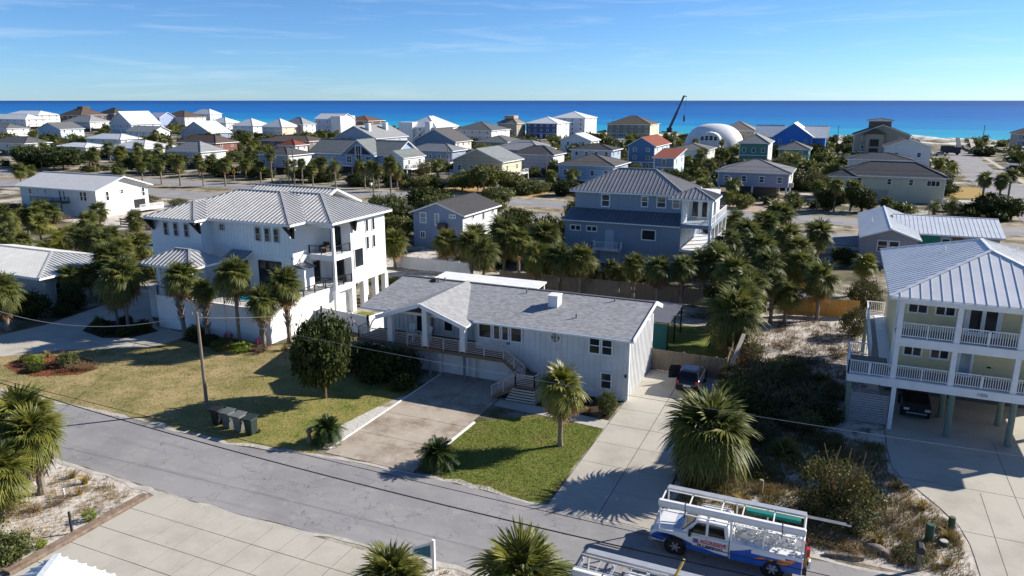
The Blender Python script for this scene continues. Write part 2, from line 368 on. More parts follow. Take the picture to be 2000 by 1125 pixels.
# ================================================================== ground, roads, water
rng = random.Random(7)
b = MB(); rows = [(-400, 0), (430, 0), (455, -0.1), (500, -1.6)]
for (y0, z0), (y1, z1) in zip(rows[:-1], rows[1:]): b.face([(-5000, y0, z0), (5000, y0, z0), (5000, y1, z1), (-5000, y1, z1)])
tag(b.build('ground', SANDM), 'sandy scrub ground of the barrier island', kind='structure')
m = bpy.data.materials.new('sea_water'); n = nodes_of(m); MT['sea'] = m
y = axis(n, 1); wob = noise(n, 0.0035, 5, 0.6, mapped(n, (0.25, 1, 1)))
def yramp(lo, hi):
    a = n.nodes.new('ShaderNodeMath'); a.operation = 'MULTIPLY_ADD'; a.inputs[1].default_value = 420; n.links.new(wob, a.inputs[0]); n.links.new(y, a.inputs[2])
    return ramp(n, a.outputs[0], lo, hi)
cc = mixc(n, yramp(690, 860), (0.025, 0.36, 0.46), (0.01, 0.2, 0.43))
cc = mixc(n, yramp(840, 1350), cc, (0.007, 0.11, 0.36)); cc = mixc(n, yramp(1400, 5000), cc, (0.005, 0.058, 0.235))
st = noise(n, 0.02, 6, 0.6, mapped(n, (0.06, 1, 1))); cc = mixc(n, ramp(n, st, 0.5, 0.85), cc, mixc(n, 0.35, cc, (0.1, 0.4, 0.55)))
fin(n, cc, 0.55, 0.12, noise(n, 0.35, 4, 0.6, mapped(n, (0.3, 1, 1))), 0.35, 0.6)
b = MB(); b.face([(-60000, 462, -0.75), (60000, 462, -0.75), (60000, 88000, -0.75), (-60000, 88000, -0.75)])
tag(b.build('sea', m), 'turquoise to deep blue sea reaching the horizon', kind='structure')
# surf: a thin broken line of foam where the water meets the sand
b = MB()
x = -900.0
while x < 400:
    L = rng.uniform(6, 30); y0 = 478 + rng.uniform(-1.5, 6) + 3 * math.sin(x * .02); w = rng.uniform(.5, 1.8)
    b.prism([(x, y0, -0.70), (x + L * .5, y0 - .5, -0.70), (x + L, y0, -0.70), (x + L * .5, y0 + w, -0.70)], (0, 0, -0.03)); x += L * rng.uniform(.5, 1.6)
tag(b.build('surf', plain('foam', (0.85, 0.87, 0.88), 0.9)), 'thin white line of surf along the beach', kind='stuff')
# beach and dunes
b = MB(); NX, NY = 190, 26; rr = random.Random(3)
ph = [(rr.uniform(.02, .25), rr.uniform(.05, .3), rr.uniform(0, 6)) for _ in range(14)]
def dune(x, y):
    s = sum(math.sin(x * a + y * c + p) / (1 + 4 * a) for a, c, p in ph); w = max(0, 1 - abs((y - 428) / 44))
    return max(0.0, 0.03 + w * (0.9 + 0.55 * s))
for j in range(NY + 1):
    for i in range(NX + 1):
        x = -420 + 620 * i / NX; y = 384 + 92 * j / NY; z = dune(x, y)
        if y > 452: z = 0.03 - (y - 452) * 0.028
        b.v.append((x, y, z + rr.uniform(-.05, .05) * (y < 450)))
for j in range(NY):
    for i in range(NX):
        k = j * (NX + 1) + i; b.f.append((k, k + 1, k + NX + 2, k + NX + 1)); b.m.append(0)
DUNE = ground_mat('dune_sand', [((0.16, 0.14, 0.085), 0.05, 9, 0.47, 0.57), ((0.1, 0.095, 0.05), 0.16, 9, 0.52, 0.64), ((0.5, 0.46, 0.4), 0.5, 6, 0.5, 0.8)], (0.72, 0.69, 0.64), 0.95, 0.8, 0.3, 0.4)
tag(b.build('beach', DUNE, smooth=True), 'white sand beach and scrubby dunes before the sea', kind='structure')
# the boulevard: two carriageways and a sandy median
VERGE = ground_mat('dry_verge', [((0.2, 0.17, 0.11), 0.15, 8, 0.4, 0.58), ((0.1, 0.095, 0.045), 0.35, 9, 0.48, 0.62)], (0.42, 0.36, 0.28), 0.95, 0.6, 0.05, 3)
sheet('verge', [(-420, 110.5), (120, 110.5), (120, 147), (-420, 147)], 0.006, VERGE, 'pale sandy verges and median of the boulevard')
bl1 = sheet('boulevard', [(-420, 114.6), (120, 114.6), (120, 125.2), (-420, 125.2)], 0.014, ASPH, 'nearer carriageway of the boulevard')
bl2 = sheet('boulevard', [(-420, 133), (120, 133), (120, 142.2), (-420, 142.2)], 0.014, ASPH, 'farther carriageway of the boulevard')
PAINT = plain('road_paint', (0.62, 0.62, 0.6), 0.7, var=0.35, scale=2)
PAINTY = plain('yellow_road_paint', (0.5, 0.33, 0.05), 0.7, var=0.35, scale=2)
dash = MB().box(-1.5, -.07, 0, 1.5, .07, .004).mesh('lane_dash', PAINT)
for par, ya, yb in ((bl1, 114.6, 125.2), (bl2, 133, 142.2)):
    for yy, mm in ((ya + .4, PAINT), (yb - .4, PAINTY if par is bl1 else PAINT)):
        q = MB(); q.box(-420, yy - .06, .019, 120, yy + .06, .023); q.build('edge_line', mm, par)
    for i in range(38): inst('lane_dash', dash, par, (-260 + i * 9.6, (ya + yb) / 2 + .6, .019))
# bike path and kerb-like sand edge on the near side of the boulevard
sheet('path', [(-420, 111.2), (120, 111.2), (120, 113.2), (-420, 113.2)], 0.012, CONC, 'pale bike path beside the boulevard')
# side street running down to the beach
sheet('street', [(29, 147), (39.5, 147), (40, 205), (40.2, 250), (46.5, 345), (37.5, 345), (30.8, 250), (30, 205)], 0.012, ASPH, 'grey side street running down to the beach')
sheet('pavement', [(40.4, 205), (42.0, 205), (47.6, 322), (46.2, 322)], 0.02, CONC, 'pale pavement beside the beach street')
GOLD = ground_mat('golden_grass', [((0.26, 0.2, 0.1), 0.6, 8, 0.5, 0.75)], (0.36, 0.24, 0.07), 0.95, 0.8, 0.05, 6)
sheet('lawn', [(20.2, 182), (29.6, 182), (30.0, 205), (20.5, 205)], 0.01, GOLD, 'golden dry lawn right of the cream house')
sheet('lawn', [(42.3, 215), (52, 215), (56, 262), (44.6, 262)], 0.01, GOLD, 'golden dry lawn beyond the beach street')
sheet('driveway', [(19.5, 166), (29.6, 166), (29.6, 178), (19.5, 178)], 0.012, CONC, 'pale concrete apron beside the cream house')
sheet('lawn', [(-88, 146), (-58, 146), (-62, 168), (-86, 168)], 0.01, ground_mat('ochre_sand', [((0.3, 0.2, 0.1), .5, 8, .5, .7)], (0.4, 0.26, 0.11), 0.95), 'ochre bare yard beyond the boulevard')
sheet('driveway', [(-24, 143), (-7, 143), (-9, 165), (-24, 165)], 0.01, ground_mat('warm_concrete', [((0.3, 0.22, 0.16), .4, 7, .45, .7)], (0.42, 0.33, 0.26), 0.9), 'warm sandy driveway of the stilted lavender house')
# near street
bz = MB(); far_e = [(-120, 30.4), (-53, 30.45), (-40, 30.75), (-33, 30.5), (-29, 30.85), (-26.4, 31.5), (-20.8, 31.7), (-18.2, 31.9), (-12.2, 31.6), (-6.4, 31.6), (-1, 32.3), (7.3, 32.5), (60, 32.8)]
near_e = [(60, 26.4), (0, 25.9), (-13.1, 25.4), (-17.9, 25.25), (-24, 24.85), (-29.6, 24.8), (-35.4, 25.0), (-39.6, 25.1), (-120, 24.4)]
def jag(L, a=0.09):
    out = []
    for p, q in zip(L[:-1], L[1:]):
        k = max(1, int(math.dist(p, q) / 0.8)); k = min(k, 40)
        for i in range(k):
            t = i / k; out.append((p[0] + (q[0] - p[0]) * t, p[1] + (q[1] - p[1]) * t + rng.uniform(-a, a)))
    return out + [L[-1]]
fe, ne = jag(far_e), jag(near_e)
bz.face([(x, y, .012) for x, y in fe + ne][::-1]); tag(bz.build('road', ASPH), 'worn grey asphalt of the near street', kind='structure')
SILT = ground_mat('sand_silt', [((0.3, 0.28, 0.25), 1.2, 8, 0.4, 0.7)], (0.5, 0.47, 0.42), 0.95)
for side, L, sg in (('far', far_e, 1), ('near', near_e, -1)):
    Lj = jag(L, .12); o2 = [(x, y + sg * rng.uniform(.15, .45)) for x, y in Lj]
    q = MB()
    for i in range(len(Lj) - 1): q.face([(*Lj[i], .016), (*Lj[i + 1], .016), (*o2[i + 1], .016), (*o2[i], .016)])
    tag(q.build('sand_edge', SILT), f'pale sand lying along the {side} edge of the near street', kind='structure')
# yards
mL = bpy.data.materials.new('mixed_lawn'); n = nodes_of(mL); MT['mixed_lawn'] = mL
xx = axis(n, 0); nn = noise(n, 0.22, 7, 0.65)
ma = n.nodes.new('ShaderNodeMath'); ma.operation = 'MULTIPLY_ADD'; ma.inputs[1].default_value = 26; n.links.new(nn, ma.inputs[0]); n.links.new(xx, ma.inputs[2])
tan_ = mixc(n, ramp(n, noise(n, 0.35, 8, .7), .42, .6), (0.37, 0.29, 0.145), (0.19, 0.175, 0.065)); tan_ = mixc(n, ramp(n, noise(n, 0.9, 8, .7), .55, .7), tan_, (0.24, 0.15, 0.085)); grn = mixc(n, ramp(n, noise(n, 0.7, 8, .7), .38, .62), (0.13, 0.165, 0.035), (0.3, 0.25, 0.085))
cc = mixc(n, ramp(n, ma.outputs[0], -28, -17), tan_, grn); cc = mixc(n, ramp(n, noise(n, 5, 8), .5, .75), cc, mixc(n, 0.4, cc, (0.42, 0.36, 0.17)))
fin(n, cc, .95, .1, noise(n, 14, 8, .7), .9, .05)
LAWN1 = [(-66, 30.45), (-53, 30.45), (-40, 30.75), (-33, 30.5), (-26.6, 31.4), (-27.4, 35.5), (-27.0, 38.9), (-26.2, 43), (-30, 46.2), (-42.6, 46.2), (-51, 46.2), (-51.2, 41.8), (-57.4, 38.1), (-60.3, 35.3)]
sheet('lawn', LAWN1, 0.008, mL, 'dormant tan front lawn beside the bins, green towards the driveway')
LAWN2 = [(-19.9, 34.9), (-18.3, 32.05), (-12.25, 31.75), (-12.1, 41.6), (-16.7, 41.95), (-19.85, 39.4)]
sheet('lawn', LAWN2, 0.01, LAWN_G, 'small green front lawn round the palm')
sheet('lawn', [(-11, 54), (-7, 54), (-7, 66), (-14.5, 66), (-14.5, 60)], 0.008, LAWN_G, 'green back lawn behind the wooden gate')
sheet('lawn', [(-41.8, 55.4), (-37.5, 55.2), (-37.6, 57.6), (-41.6, 58)], 0.008, LAWN_G, 'green patch behind the white vinyl fence')
sheet('sand_strip', [(-26.5, 32.3), (-26.15, 32.4), (-26.1, 39.3), (-27.0, 38.9), (-27.5, 35.5)], 0.018, SHELL, 'strip of crushed shell beside the driveway')
sheet('sand_yard', [(-6.6, 32.6), (7.2, 33), (7.1, 35.5), (6.9, 38), (5.2, 41.3), (4.2, 42.8), (4, 46.3), (3.8, 75), (-6.5, 73), (-6.6, 53)], 0.006, SANDW, 'white sand yard with scrub left of the yellow house')
sheet('sand_yard', [(-60, 12), (-31.4, 12), (-31.7, 18.6), (-31.3, 21.6), (-31.7, 24.6), (-35.4, 24.9), (-39.6, 25.0), (-60, 24.6)], 0.006, SANDW, 'white sand corner yard under the near palms')
sheet('sand_yard', [(-15.6, 18), (2, 18), (2, 25.8), (-13.1, 25.2), (-15.2, 25.1)], 0.006, SANDW, 'white sand verge at the bottom by the sign')
sheet('sand_yard', [(-52, 70), (-38, 70), (-38, 88), (-52, 88)], 0.006, SANDW, 'white sand yard before the slate blue cottage')
sheet('sand_yard', [(-125, 84), (-104, 84), (-104, 110), (-125, 110)], 0.005, SANDW, 'sandy yard round the white gabled house')
JOINT = plain('joint_dark', (0.12, 0.11, 0.1), 0.95)
def slabs(name, label, xs, ys, mat, z=0.03, gap=0.016, jit=0.006, skew=None):
    par = sheet(name, [(xs[0], ys[0]), (xs[-1], ys[0]), (xs[-1], ys[-1]), (xs[0], ys[-1])], 0.01, JOINT, label)
    cache = {}
    for x0, x1 in zip(xs[:-1], xs[1:]):
        for y0, y1 in zip(ys[:-1], ys[1:]):
            k = (round(x1 - x0, 2), round(y1 - y0, 2))
            if k not in cache:
                q = MB(); g = gap; w, d = k; gx = gap * 1.4
                q.box(gx, g, 0, w - gx, d - g, z - .011); cache[k] = q.mesh('slab', mat)
            inst('slab', cache[k], par, (x0, y0, .011 + rng.uniform(0, jit)))
    return par
slabs('driveway', 'pale jointed concrete driveway across the near street', [-31.2, -29.6, -28.05, -26.5, -24.95, -23.4, -21.9, -20.4, -18.9, -17.4, -15.9], [14.5, 16.3, 18.1, 19.75, 21.25, 23.0, 24.72], CONC)
slabs('driveway', 'long concrete driveway right of the white ranch house', [-12.05, -9.4, -6.7], [31.7, 34.4, 37.1, 39.8, 42.5, 45.2, 47.9, 50.6, 53.3], CONC)
slabs('driveway', 'stained concrete driveway in front of the garage doors', [-26.05, -23.1, -20.1], [31.95, 35.2, 38.4, 41.6, 46.4], CONC2)
sheet('path', [(-16.7, 42.0), (-12.1, 41.65), (-12.1, 42.95), (-17.5, 43.3), (-20.0, 43.3), (-20.0, 42.2)], 0.03, CONC, 'short concrete path to the stairs')
kb = MB(); kb.prism([(-20.1, 35.6, .0), (-19.95, 35.6, 0), (-19.85, 39.2, 0), (-20.0, 39.2, 0)], (0, 0, .1)); kb.prism([(-26.2, 32.4, .0), (-26.08, 32.4, 0), (-26.08, 46, 0), (-26.2, 46, 0)], (0, 0, .06))
tag(kb.build('kerb', WHITE), 'low pale kerbs edging the stained driveway', kind='structure')
sheet('driveway', [(-80, 30.5), (-66, 30.5), (-60.3, 35.3), (-57.4, 38.1), (-51.2, 41.8), (-50.8, 45.8), (-55.4, 46.0), (-58.7, 48.2), (-61.4, 57), (-66.4, 57), (-66.8, 50), (-65.5, 42.3), (-66.4, 38)], 0.02, CONC, 'curving concrete driveway of the white villa')
isl = [(-60.7, 42.5), (-57.3, 41.8), (-55, 42.8), (-54.4, 45.2), (-57.2, 46.3), (-60.5, 46.2), (-62.2, 44.4)]
sheet('planting_bed', isl, 0.03, BEDM, 'planted island in the curving driveway')
sheet('planting_bed', [(-58.2, 33.9), (-55.8, 33.3), (-53.6, 33.3), (-51.0, 34.9), (-50.8, 36.4), (-52.5, 37.4), (-55.4, 37.8), (-58.4, 36.2)], 0.02, MULCH, 'red mulch bed at the lawn corner')
sheet('planting_bed', [(-51, 45.9), (-42.6, 45.9), (-42.0, 44.3), (-46, 43.6), (-51, 44.2)], 0.018, BEDM, 'planting bed under the pool wall palms')
sheet('planting_bed', [(-17.4, 43.3), (-12.2, 42.95), (-12.2, 46.4), (-17.4, 46.4)], 0.018, BEDM, 'dark mulch bed before the white ranch house')
# apron of the yellow house, curved edge against the sand
YD = [(4.05, 52), (4.07, 46.3), (4.2, 43.6), (4.7, 42.0), (5.3, 41.2), (6.2, 39.6), (6.9, 38.0), (7.15, 36.5), (7.2, 35.4), (7.25, 32.8), (40, 33), (40, 66), (4.05, 66)]
yd = sheet('driveway', YD, 0.024, CONC, 'wide concrete apron under and before the yellow stilt house')
for p, q in (((4.2, 42.3), (30, 42.3)), ((6.9, 37.6), (30, 37.6)), ((9.9, 33), (9.9, 49)), ((8.3, 33), (8.3, 42)), ((15, 33), (15, 49))):
    j = MB(); j.beam((*p, .026), (*q, .026), 0.03, 0.004); j.build('joint', JOINT, yd)
# lawn grass blades
def in_poly(x, y, P):
    c = False
    for i in range(len(P)):
        (x0, y0), (x1, y1) = P[i], P[i - 1]
        if (y0 > y) != (y1 > y) and x < (x1 - x0) * (y - y0) / (y1 - y0) + x0: c = not c
    return c
def blades(name, label, P, count, mat, h=(.04, .1), w=.02, avoid=None):
    bb = MB(); xs = [p[0] for p in P]; ys = [p[1] for p in P]; k = 0
    while k < count:
        x, y = rng.uniform(min(xs), max(xs)), rng.uniform(min(ys), max(ys))
        if not in_poly(x, y, P): continue
        k += 1; x += rng.gauss(0, .1); y += rng.gauss(0, .1); a = rng.uniform(0, 6.28); hh = rng.uniform(*h); l = rng.uniform(-.5, .5) * hh
        dx, dy = math.cos(a) * w, math.sin(a) * w
        bb.face([(x - dx, y - dy, .008), (x + dx, y + dy, .008), (x + l, y + l * .6, hh)])
    return tag(bb.build(name, mat), label, 'grass', kind='stuff')
GB1 = leafm('lawn_blades_tan', (0.2, 0.16, 0.06), (0.32, 0.25, 0.1), 0.2, .8, .1, .4); GB2 = leafm('lawn_blades_green', (0.09, 0.13, 0.025), (0.22, 0.23, 0.06), 0.2, .8, .1, .6)
blades('grass', 'short dormant grass of the tan front lawn', LAWN1, 26000, mL)
blades('grass', 'short green grass round the front palm', LAWN2, 16000, GB2)
# ================================================================== near houses
def V(*a): return Vector(a)
# ---------------------------------------------------------------- white ranch house in the middle
H = empty('ranch_house', (-33, 46.45, 0), 'white two-level ranch house with grey shingle roof and gabled porch, centre', 'house')
SIDING = plain('ranch_siding', (0.66, 0.67, 0.67), 0.6, var=0.14, scale=0.8)
def prof(x0, x1, yf, zf): return [(x0, yf, 0), (x0, yf, zf), (x0, 52.4, 5.5), (x0, 53.9, 4.92), (x0, 53.9, 0)], (x1 - x0, 0, 0)
b = MB(); b.prism(*prof(-23.4, -12.0, 46.45, 4.58)); b.prism(*prof(-32.4, -23.4, 48.0, 4.8)); b.box(-32.4, 46.45, 0, -23.4, 48.0, 2.18); b.build('wall', SIDING, H)
bt = MB(); x = -23.2
while x < -12.1:
    bt.box(x, 46.41, 0.05, x + .05, 46.45, 4.5); x += 0.405
x = -32.2
while x < -23.5:
    bt.box(x, 47.96, 2.45, x + .05, 48.0, 4.6); x += 0.405
y = 46.6
while y < 53.8:
    zt = 4.5 + (y - 46.45) / 5.95 * .9 if y < 52.4 else 4.9; bt.box(-12.0, y, 0.05, -11.96, y + .05, zt); y += 0.405
tag(bt.build('battens', SIDING, H), kind='stuff')
SHG = shingle('grey_shingles', (0.33, 0.335, 0.35), 0.4)
t = 0.2; rp = MB(); rp.prism([(-33.1, 45.95, 4.6), (-11.55, 45.95, 4.6), (-11.55, 52.4, 5.62), (-33.1, 52.4, 5.62)], (0, 0, -t), 0, 1)
rp.prism([(-11.55, 52.4, 5.62), (-11.55, 54.5, 4.85), (-33.1, 54.5, 4.85), (-33.1, 52.4, 5.62)], (0, 0, -t), 0, 1)
RO = rp.build('roof', [SHG, TRIM], H)
g = MB(); g.beam((-33.1, 52.4, 5.63), (-11.55, 52.4, 5.63), .28, .06); g.build('ridge_cap', plain('dark_ridge', (0.1, 0.1, 0.105), .8), RO)
for xa, xb in ((-23.3, -11.6), (-33, -30.6)): MB().box(xa, 45.84, 4.42, xb, 45.95, 4.56).build('gutter', TRIM, RO)
g = MB(); g.beam((-11.5, 45.95, 4.55), (-11.5, 52.4, 5.57), .06, .3); g.beam((-11.5, 52.4, 5.57), (-11.5, 54.55, 4.8), .06, .3); g.build('rake_board', TRIM, RO)
c = MB(); c.box(-18.95, 49.55, 4.9, -18.2, 50.5, 6.0); c.box(-19.0, 49.5, 6.0, -18.15, 50.55, 6.06); c.build('chimney', WHITE, RO)
for (vx, vy) in ((-29.5, 51.9), (-29.0, 52.1), (-14.5, 51.8), (-21.5, 51.6), (-16.3, 48.3)):
    c = MB(); zb = 4.6 + (vy - 45.95) * .158; c.tube([(vx, vy, zb - .05), (vx, vy, zb + .32)], .06, 7); c.build('vent_pipe', plain('vent_grey', (.2, .2, .2)), RO)
c = MB(); c.prism([(-30.2, 51.6, 5.5), (-29.7, 51.6, 5.5), (-29.75, 51.95, 5.7), (-30.15, 51.95, 5.7)], (0, .35, .02)); c.build('roof_vent', BLACK, RO)
# porch gable
PG = MB(); zr, ze, xm = 5.74, 4.42, -27.05
PG.prism([(-23.35, 44.7, ze), (-23.35, 47.5, ze), (xm, 52.6, zr), (xm, 44.7, zr)], (0, 0, -.16), 0, 1); PG.prism([(-30.75, 47.5, ze), (-30.75, 44.7, ze), (xm, 44.7, zr), (xm, 52.6, zr)], (0, 0, -.16), 0, 1)
SHG2 = shingle('pale_grey_shingles', (0.38, 0.385, 0.39), 0.3)
po = PG.build('porch_roof', [SHG2, TRIM], H)
g = MB(); g.beam((xm, 44.66, zr - .12), (-23.25, 44.66, ze - .14), .07, .3); g.beam((xm, 44.66, zr - .12), (-30.85, 44.66, ze - .14), .07, .3); g.build('rake_board', TRIM, po)
g = MB(); g.beam((-30.8, 44.8, 4.3), (-31.2, 44.7, 3.9), .09); g.beam((-31.2, 44.7, 3.9), (-31.5, 44.6, 3.1), .08); g.build('downspout', TRIM, po)
for x in (-29.85, -26.85, -23.75):
    c = MB(); c.box(x - .2, 44.98, 2.42, x + .2, 45.38, 4.5 + (0.75 if x == -26.85 else 0)); c.build('column', WHITE, H)
for x in (-26.6, -23.72):
    c = MB(); c.tube([(x, 45.2, 0), (x, 45.2, 2.2)], .1, 10); c.build('deck_post', plain('blue_grey_steel', (.16, .19, .22), .4), H)
# deck boards
dk = MB(); dk.box(-32.8, 45.0, 2.2, -20.5, 46.45, 2.3); dk.box(-32.8, 46.45, 2.2, -23.42, 47.95, 2.3); dko = dk.build('deck', DECKW, H)
x = -32.8
pm = MB().box(0, 0, 0, .142, 1.5, .03).mesh('deck_board', DECKW)
while x < -20.6: inst('deck_board', pm, dko, (x, 44.93, 2.303)); x += .15
g = MB(); g.box(-32.85, 44.9, 2.1, -20.5, 44.94, 2.34); g.build('fascia', DECKW, dko)
RAILM = plain('rail_white', (0.5, 0.45, 0.43), .45)
railing(H, [(-32.7, 46.4), (-32.7, 45.0), (-30.1, 45.0)], 2.33, .9, RAILM, 'bars'); railing(H, [(-29.6, 45.0), (-27.1, 45.0)], 2.33, .9, RAILM, 'bars', post=1.3)
railing(H, [(-26.6, 45.0), (-24.0, 45.0)], 2.33, .9, RAILM, 'bars', post=1.3); railing(H, [(-23.5, 45.0), (-20.5, 45.0)], 2.33, .9, RAILM, 'bars', post=1.5)
# stairs
ST = MB(); nst = 7
sto = MB().box(-18.9, 43.4, 1.08, -17.5, 46.3, 1.18).build('landing', DECKW, H)
for i in range(nst):
    f = (i + .5) / nst; q = MB(); q.box(-20.5 + 1.6 * i / nst, 45.05, 2.3 - 1.15 * f - .03, -20.5 + 1.6 * (i + 1) / nst + .04, 46.2, 2.3 - 1.15 * f + .02); q.build('tread', DECKW, sto)
    q = MB(); q.box(-18.9 - 1.8 * (i + 1) / nst - .03, 43.45, 1.12 - 1.12 * f - .03, -18.9 - 1.8 * i / nst, 44.6, 1.12 - 1.12 * f + .02); q.build('tread', DECKW, sto)
for pa, pb in (((-20.5, 45.02, 2.2), (-18.9, 45.02, 1.05)), ((-20.5, 46.25, 2.2), (-18.9, 46.25, 1.05)), ((-18.9, 43.42, 1.02), (-20.7, 43.42, .02)), ((-18.9, 44.63, 1.02), (-20.7, 44.63, .02))): MB().beam(pa, pb, .05, .25).build('stringer', DECKW, sto)
SLW = wood('slat_white', (0.42, 0.39, 0.36), .15)
for j in range(5):
    z = .06 + j * .2
    q = MB(); q.box(-19.6 + j * .12, 43.36, z, -17.46, 43.40, z + .12); q.build('skirt_slat', SLW, sto); q = MB(); q.box(-17.5, 43.4, z, -17.46, 46.2, z + .12); q.build('skirt_slat', SLW, sto)
railing(H, [(-20.5, 45.02, 2.33), (-18.9, 45.02, 1.2)], 0, .85, RAILM, 'bars', post=.9); railing(H, [(-18.9, 43.42, 1.18), (-17.5, 43.42, 1.18), (-17.5, 46.0, 1.18)], 0, .85, RAILM, 'bars', post=1.4)
railing(H, [(-18.9, 43.42, 1.18), (-20.7, 43.42, .05)], 0, .85, RAILM, 'bars', post=.9); railing(H, [(-18.9, 44.63, 1.18), (-20.7, 44.63, .05)], 0, .85, RAILM, 'bars', post=.9)
# openings
for a0, a1, bars in ((-23.15, -22.05, (1, 1)), (-21.97, -21.35, (1, 1)), (-21.3, -20.68, (1, 1)), (-20.6, -19.65, (1, 1))): window(H, 'f', a0, a1, 3.2, 4.36, 46.41, bars)
window(H, 'f', -14.72, -13.87, 3.15, 4.38, 46.41, (1, 2)); window(H, 'f', -13.83, -13.0, 3.15, 4.38, 46.41, (1, 2)); window(H, 'f', -13.82, -12.98, .72, 1.95, 46.41, (1, 2))
window(H, 'f', -29.35, -28.7, 2.4, 4.05, 47.96, (1, 1), name='glass_door'); window(H, 'f', -28.0, -27.75, 2.4, 4.05, 47.96, (1, 1), frame=plain('grey_frame', (.35, .33, .32))); window(H, 'f', -26.9, -26.05, 2.75, 4.05, 47.96, (1, 1))
window(H, 'r', 47.7, 48.5, 4.15, 4.6, -11.96, (2, 1)); window(H, 'r', 51.7, 52.5, 4.3, 4.8, -11.96, (2, 1))
o = MB(); oc = [V(-17.15 + .4 * math.cos(k * math.pi / 4 + .39), 46.40, 3.95 + .4 * math.sin(k * math.pi / 4 + .39)) for k in range(8)]
for k in range(8): o.beam(oc[k], oc[(k + 1) % 8], .09, .07, 0, (0, 1, 0))
for d in (-.14, .14): o.beam((-17.15 + d, 46.39, 3.57), (-17.15 + d, 46.39, 4.33), .03); o.beam((-17.53, 46.39, 3.95 + d), (-16.77, 46.39, 3.95 + d), .03)
ow = o.build('octagon_window', TRIM, H); q = MB(); q.prism([p + V(0, .02, 0) for p in oc], (0, .03, 0)); q.build('pane', GLASS2, ow)
GDM = plain('garage_door', (.72, .74, .75), .5)
for a0, a1 in ((-26.15, -23.9), (-23.1, -20.7)):
    q = MB(); q.box(a0, 46.40, 0.02, a1, 46.44, 2.0); gd = q.build('garage_door', GDM, H)
    for j in range(4): q = MB(); q.box(a0 + .04, 46.375, .05 + j * .49, a1 - .04, 46.40, .51 + j * .49); q.build('door_panel', GDM, gd)
for x in (-26.35, -23.5, -20.5): q = MB(); q.box(x - .14, 46.33, 0, x + .14, 46.45, 2.15); q.build('pilaster', WHITE, H)
q = MB(); q.box(-11.95, 46.47, .1, -11.86, 46.6, 4.4); q.build('downspout', TRIM, H); q = MB(); q.box(-12.12, 46.36, 1.75, -12.0, 46.45, 1.95); q.build('lantern', BLACK, H)
q = MB(); q.box(-20.9, 46.36, 2.95, -20.65, 46.45, 3.1); q.build('meter_box', plain('vent_grey', (.2, .2, .2)), H)
# things on the porch
def adirondack(x, y, z, rz, label):
    r = empty('porch_chair', (x, y, z), label, 'chair'); m = TRIM
    MB().box(x - .28, y - .25, z + .36, x + .28, y + .3, z + .42).build('seat', m, r)
    q = MB(); q.prism([(x - .28, y + .28, z + .4), (x + .28, y + .28, z + .4), (x + .24, y + .5, z + 1.0), (x - .24, y + .5, z + 1.0)], (0, .04, .02)); q.build('backrest', m, r)
    for sx in (-.29, .29):
        for sy in (-.22, .28): MB().box(x + sx - .03, y + sy - .03, z, x + sx + .03, y + sy + .03, z + .58).build('leg', m, r)
        MB().box(x + sx - .06, y - .28, z + .58, x + sx + .06, y + .36, z + .61).build('armrest', m, r)
    r.rotation_euler = (0, 0, rz)
adirondack(-29.0, 46.6, 2.335, .3, 'white porch chair nearer the left column'); adirondack(-27.6, 46.4, 2.335, -.4, 'white porch chair nearer the middle column')
r = empty('porch_table', (-28.4, 45.8, 2.335), 'small round white table between the porch chairs', 'table'); q = MB(); q.tube([(-28.4, 45.8, 2.95), (-28.4, 45.8, 2.99)], .38, 14); q.build('table_top', TRIM, r); q = MB(); q.tube([(-28.4, 45.8, 2.335), (-28.4, 45.8, 2.95)], .05, 8); q.build('leg', TRIM, r)
FL = empty('flag', (-32.6, 44.95, 3.2), 'red, white and blue striped flag on an angled pole at the porch rail', 'flag')
q = MB(); q.tube([(-32.6, 44.95, 3.0), (-33.5, 44.6, 4.6)], .025, 6); q.build('flag_pole', WHITE, FL)
q = MB(); RED, BLU = plain('flag_red', (.45, .03, .04)), plain('flag_blue', (.03, .05, .2)); p0, p1 = V(-33.45, 44.6, 4.45), V(-32.95, 44.8, 3.55)
for k in range(13):
    a, c = p0.lerp(p1, k / 13), p0.lerp(p1, (k + 1) / 13); d = V(.62, .1, -.72); w = [0, .25, .55, .8, 1.0]
    for i in range(4):
        o1 = V(0, .06 * math.sin(i * 1.7), 0); o2 = V(0, .06 * math.sin((i + 1) * 1.7), 0)
        q.face([a + d * w[i] + o1, a + d * w[i + 1] + o2, c + d * w[i + 1] + o2, c + d * w[i] + o1], 2 if (k < 7 and i < 2) else (0 if k % 2 == 0 else 1))
fc = q.build('flag_cloth', [RED, TRIM, BLU], FL)
# patio cover and carport behind
r = empty('patio_cover', (-35.6, 61.3, 0), 'flat white patio cover behind the ranch house', 'patio cover')
q = MB(); q.prism([(-35.6, 61.3, 3.12), (-24.7, 61.3, 3.12), (-24.7, 64.2, 3.26), (-35.6, 64.2, 3.26)], (0, 0, -.14)); q.build('roof', TRIM, r)
for x in (-35.4, -31.9, -28.4, -24.9):
    for y in (61.5, 64.0): MB().box(x - .06, y - .06, 0, x + .06, y + .06, 3.1).build('post', TRIM, r)
r = empty('carport', (-14.6, 57.9, 0), 'dark flat-roofed carport with black posts and teal screen', 'carport')
q = MB(); q.prism([(-14.6, 57.9, 2.5), (-11.6, 57.9, 2.5), (-11.6, 63.6, 2.68), (-14.6, 63.6, 2.68)], (0, 0, -.1)); q.build('roof', metal_roof('carport_metal', (.2, .19, .2)), r)
for x in (-14.5, -11.7):
    for y in (58.0, 60.8, 63.5): MB().box(x - .06, y - .06, 0, x + .06, y + .06, 2.5).build('post', BLACK, r)
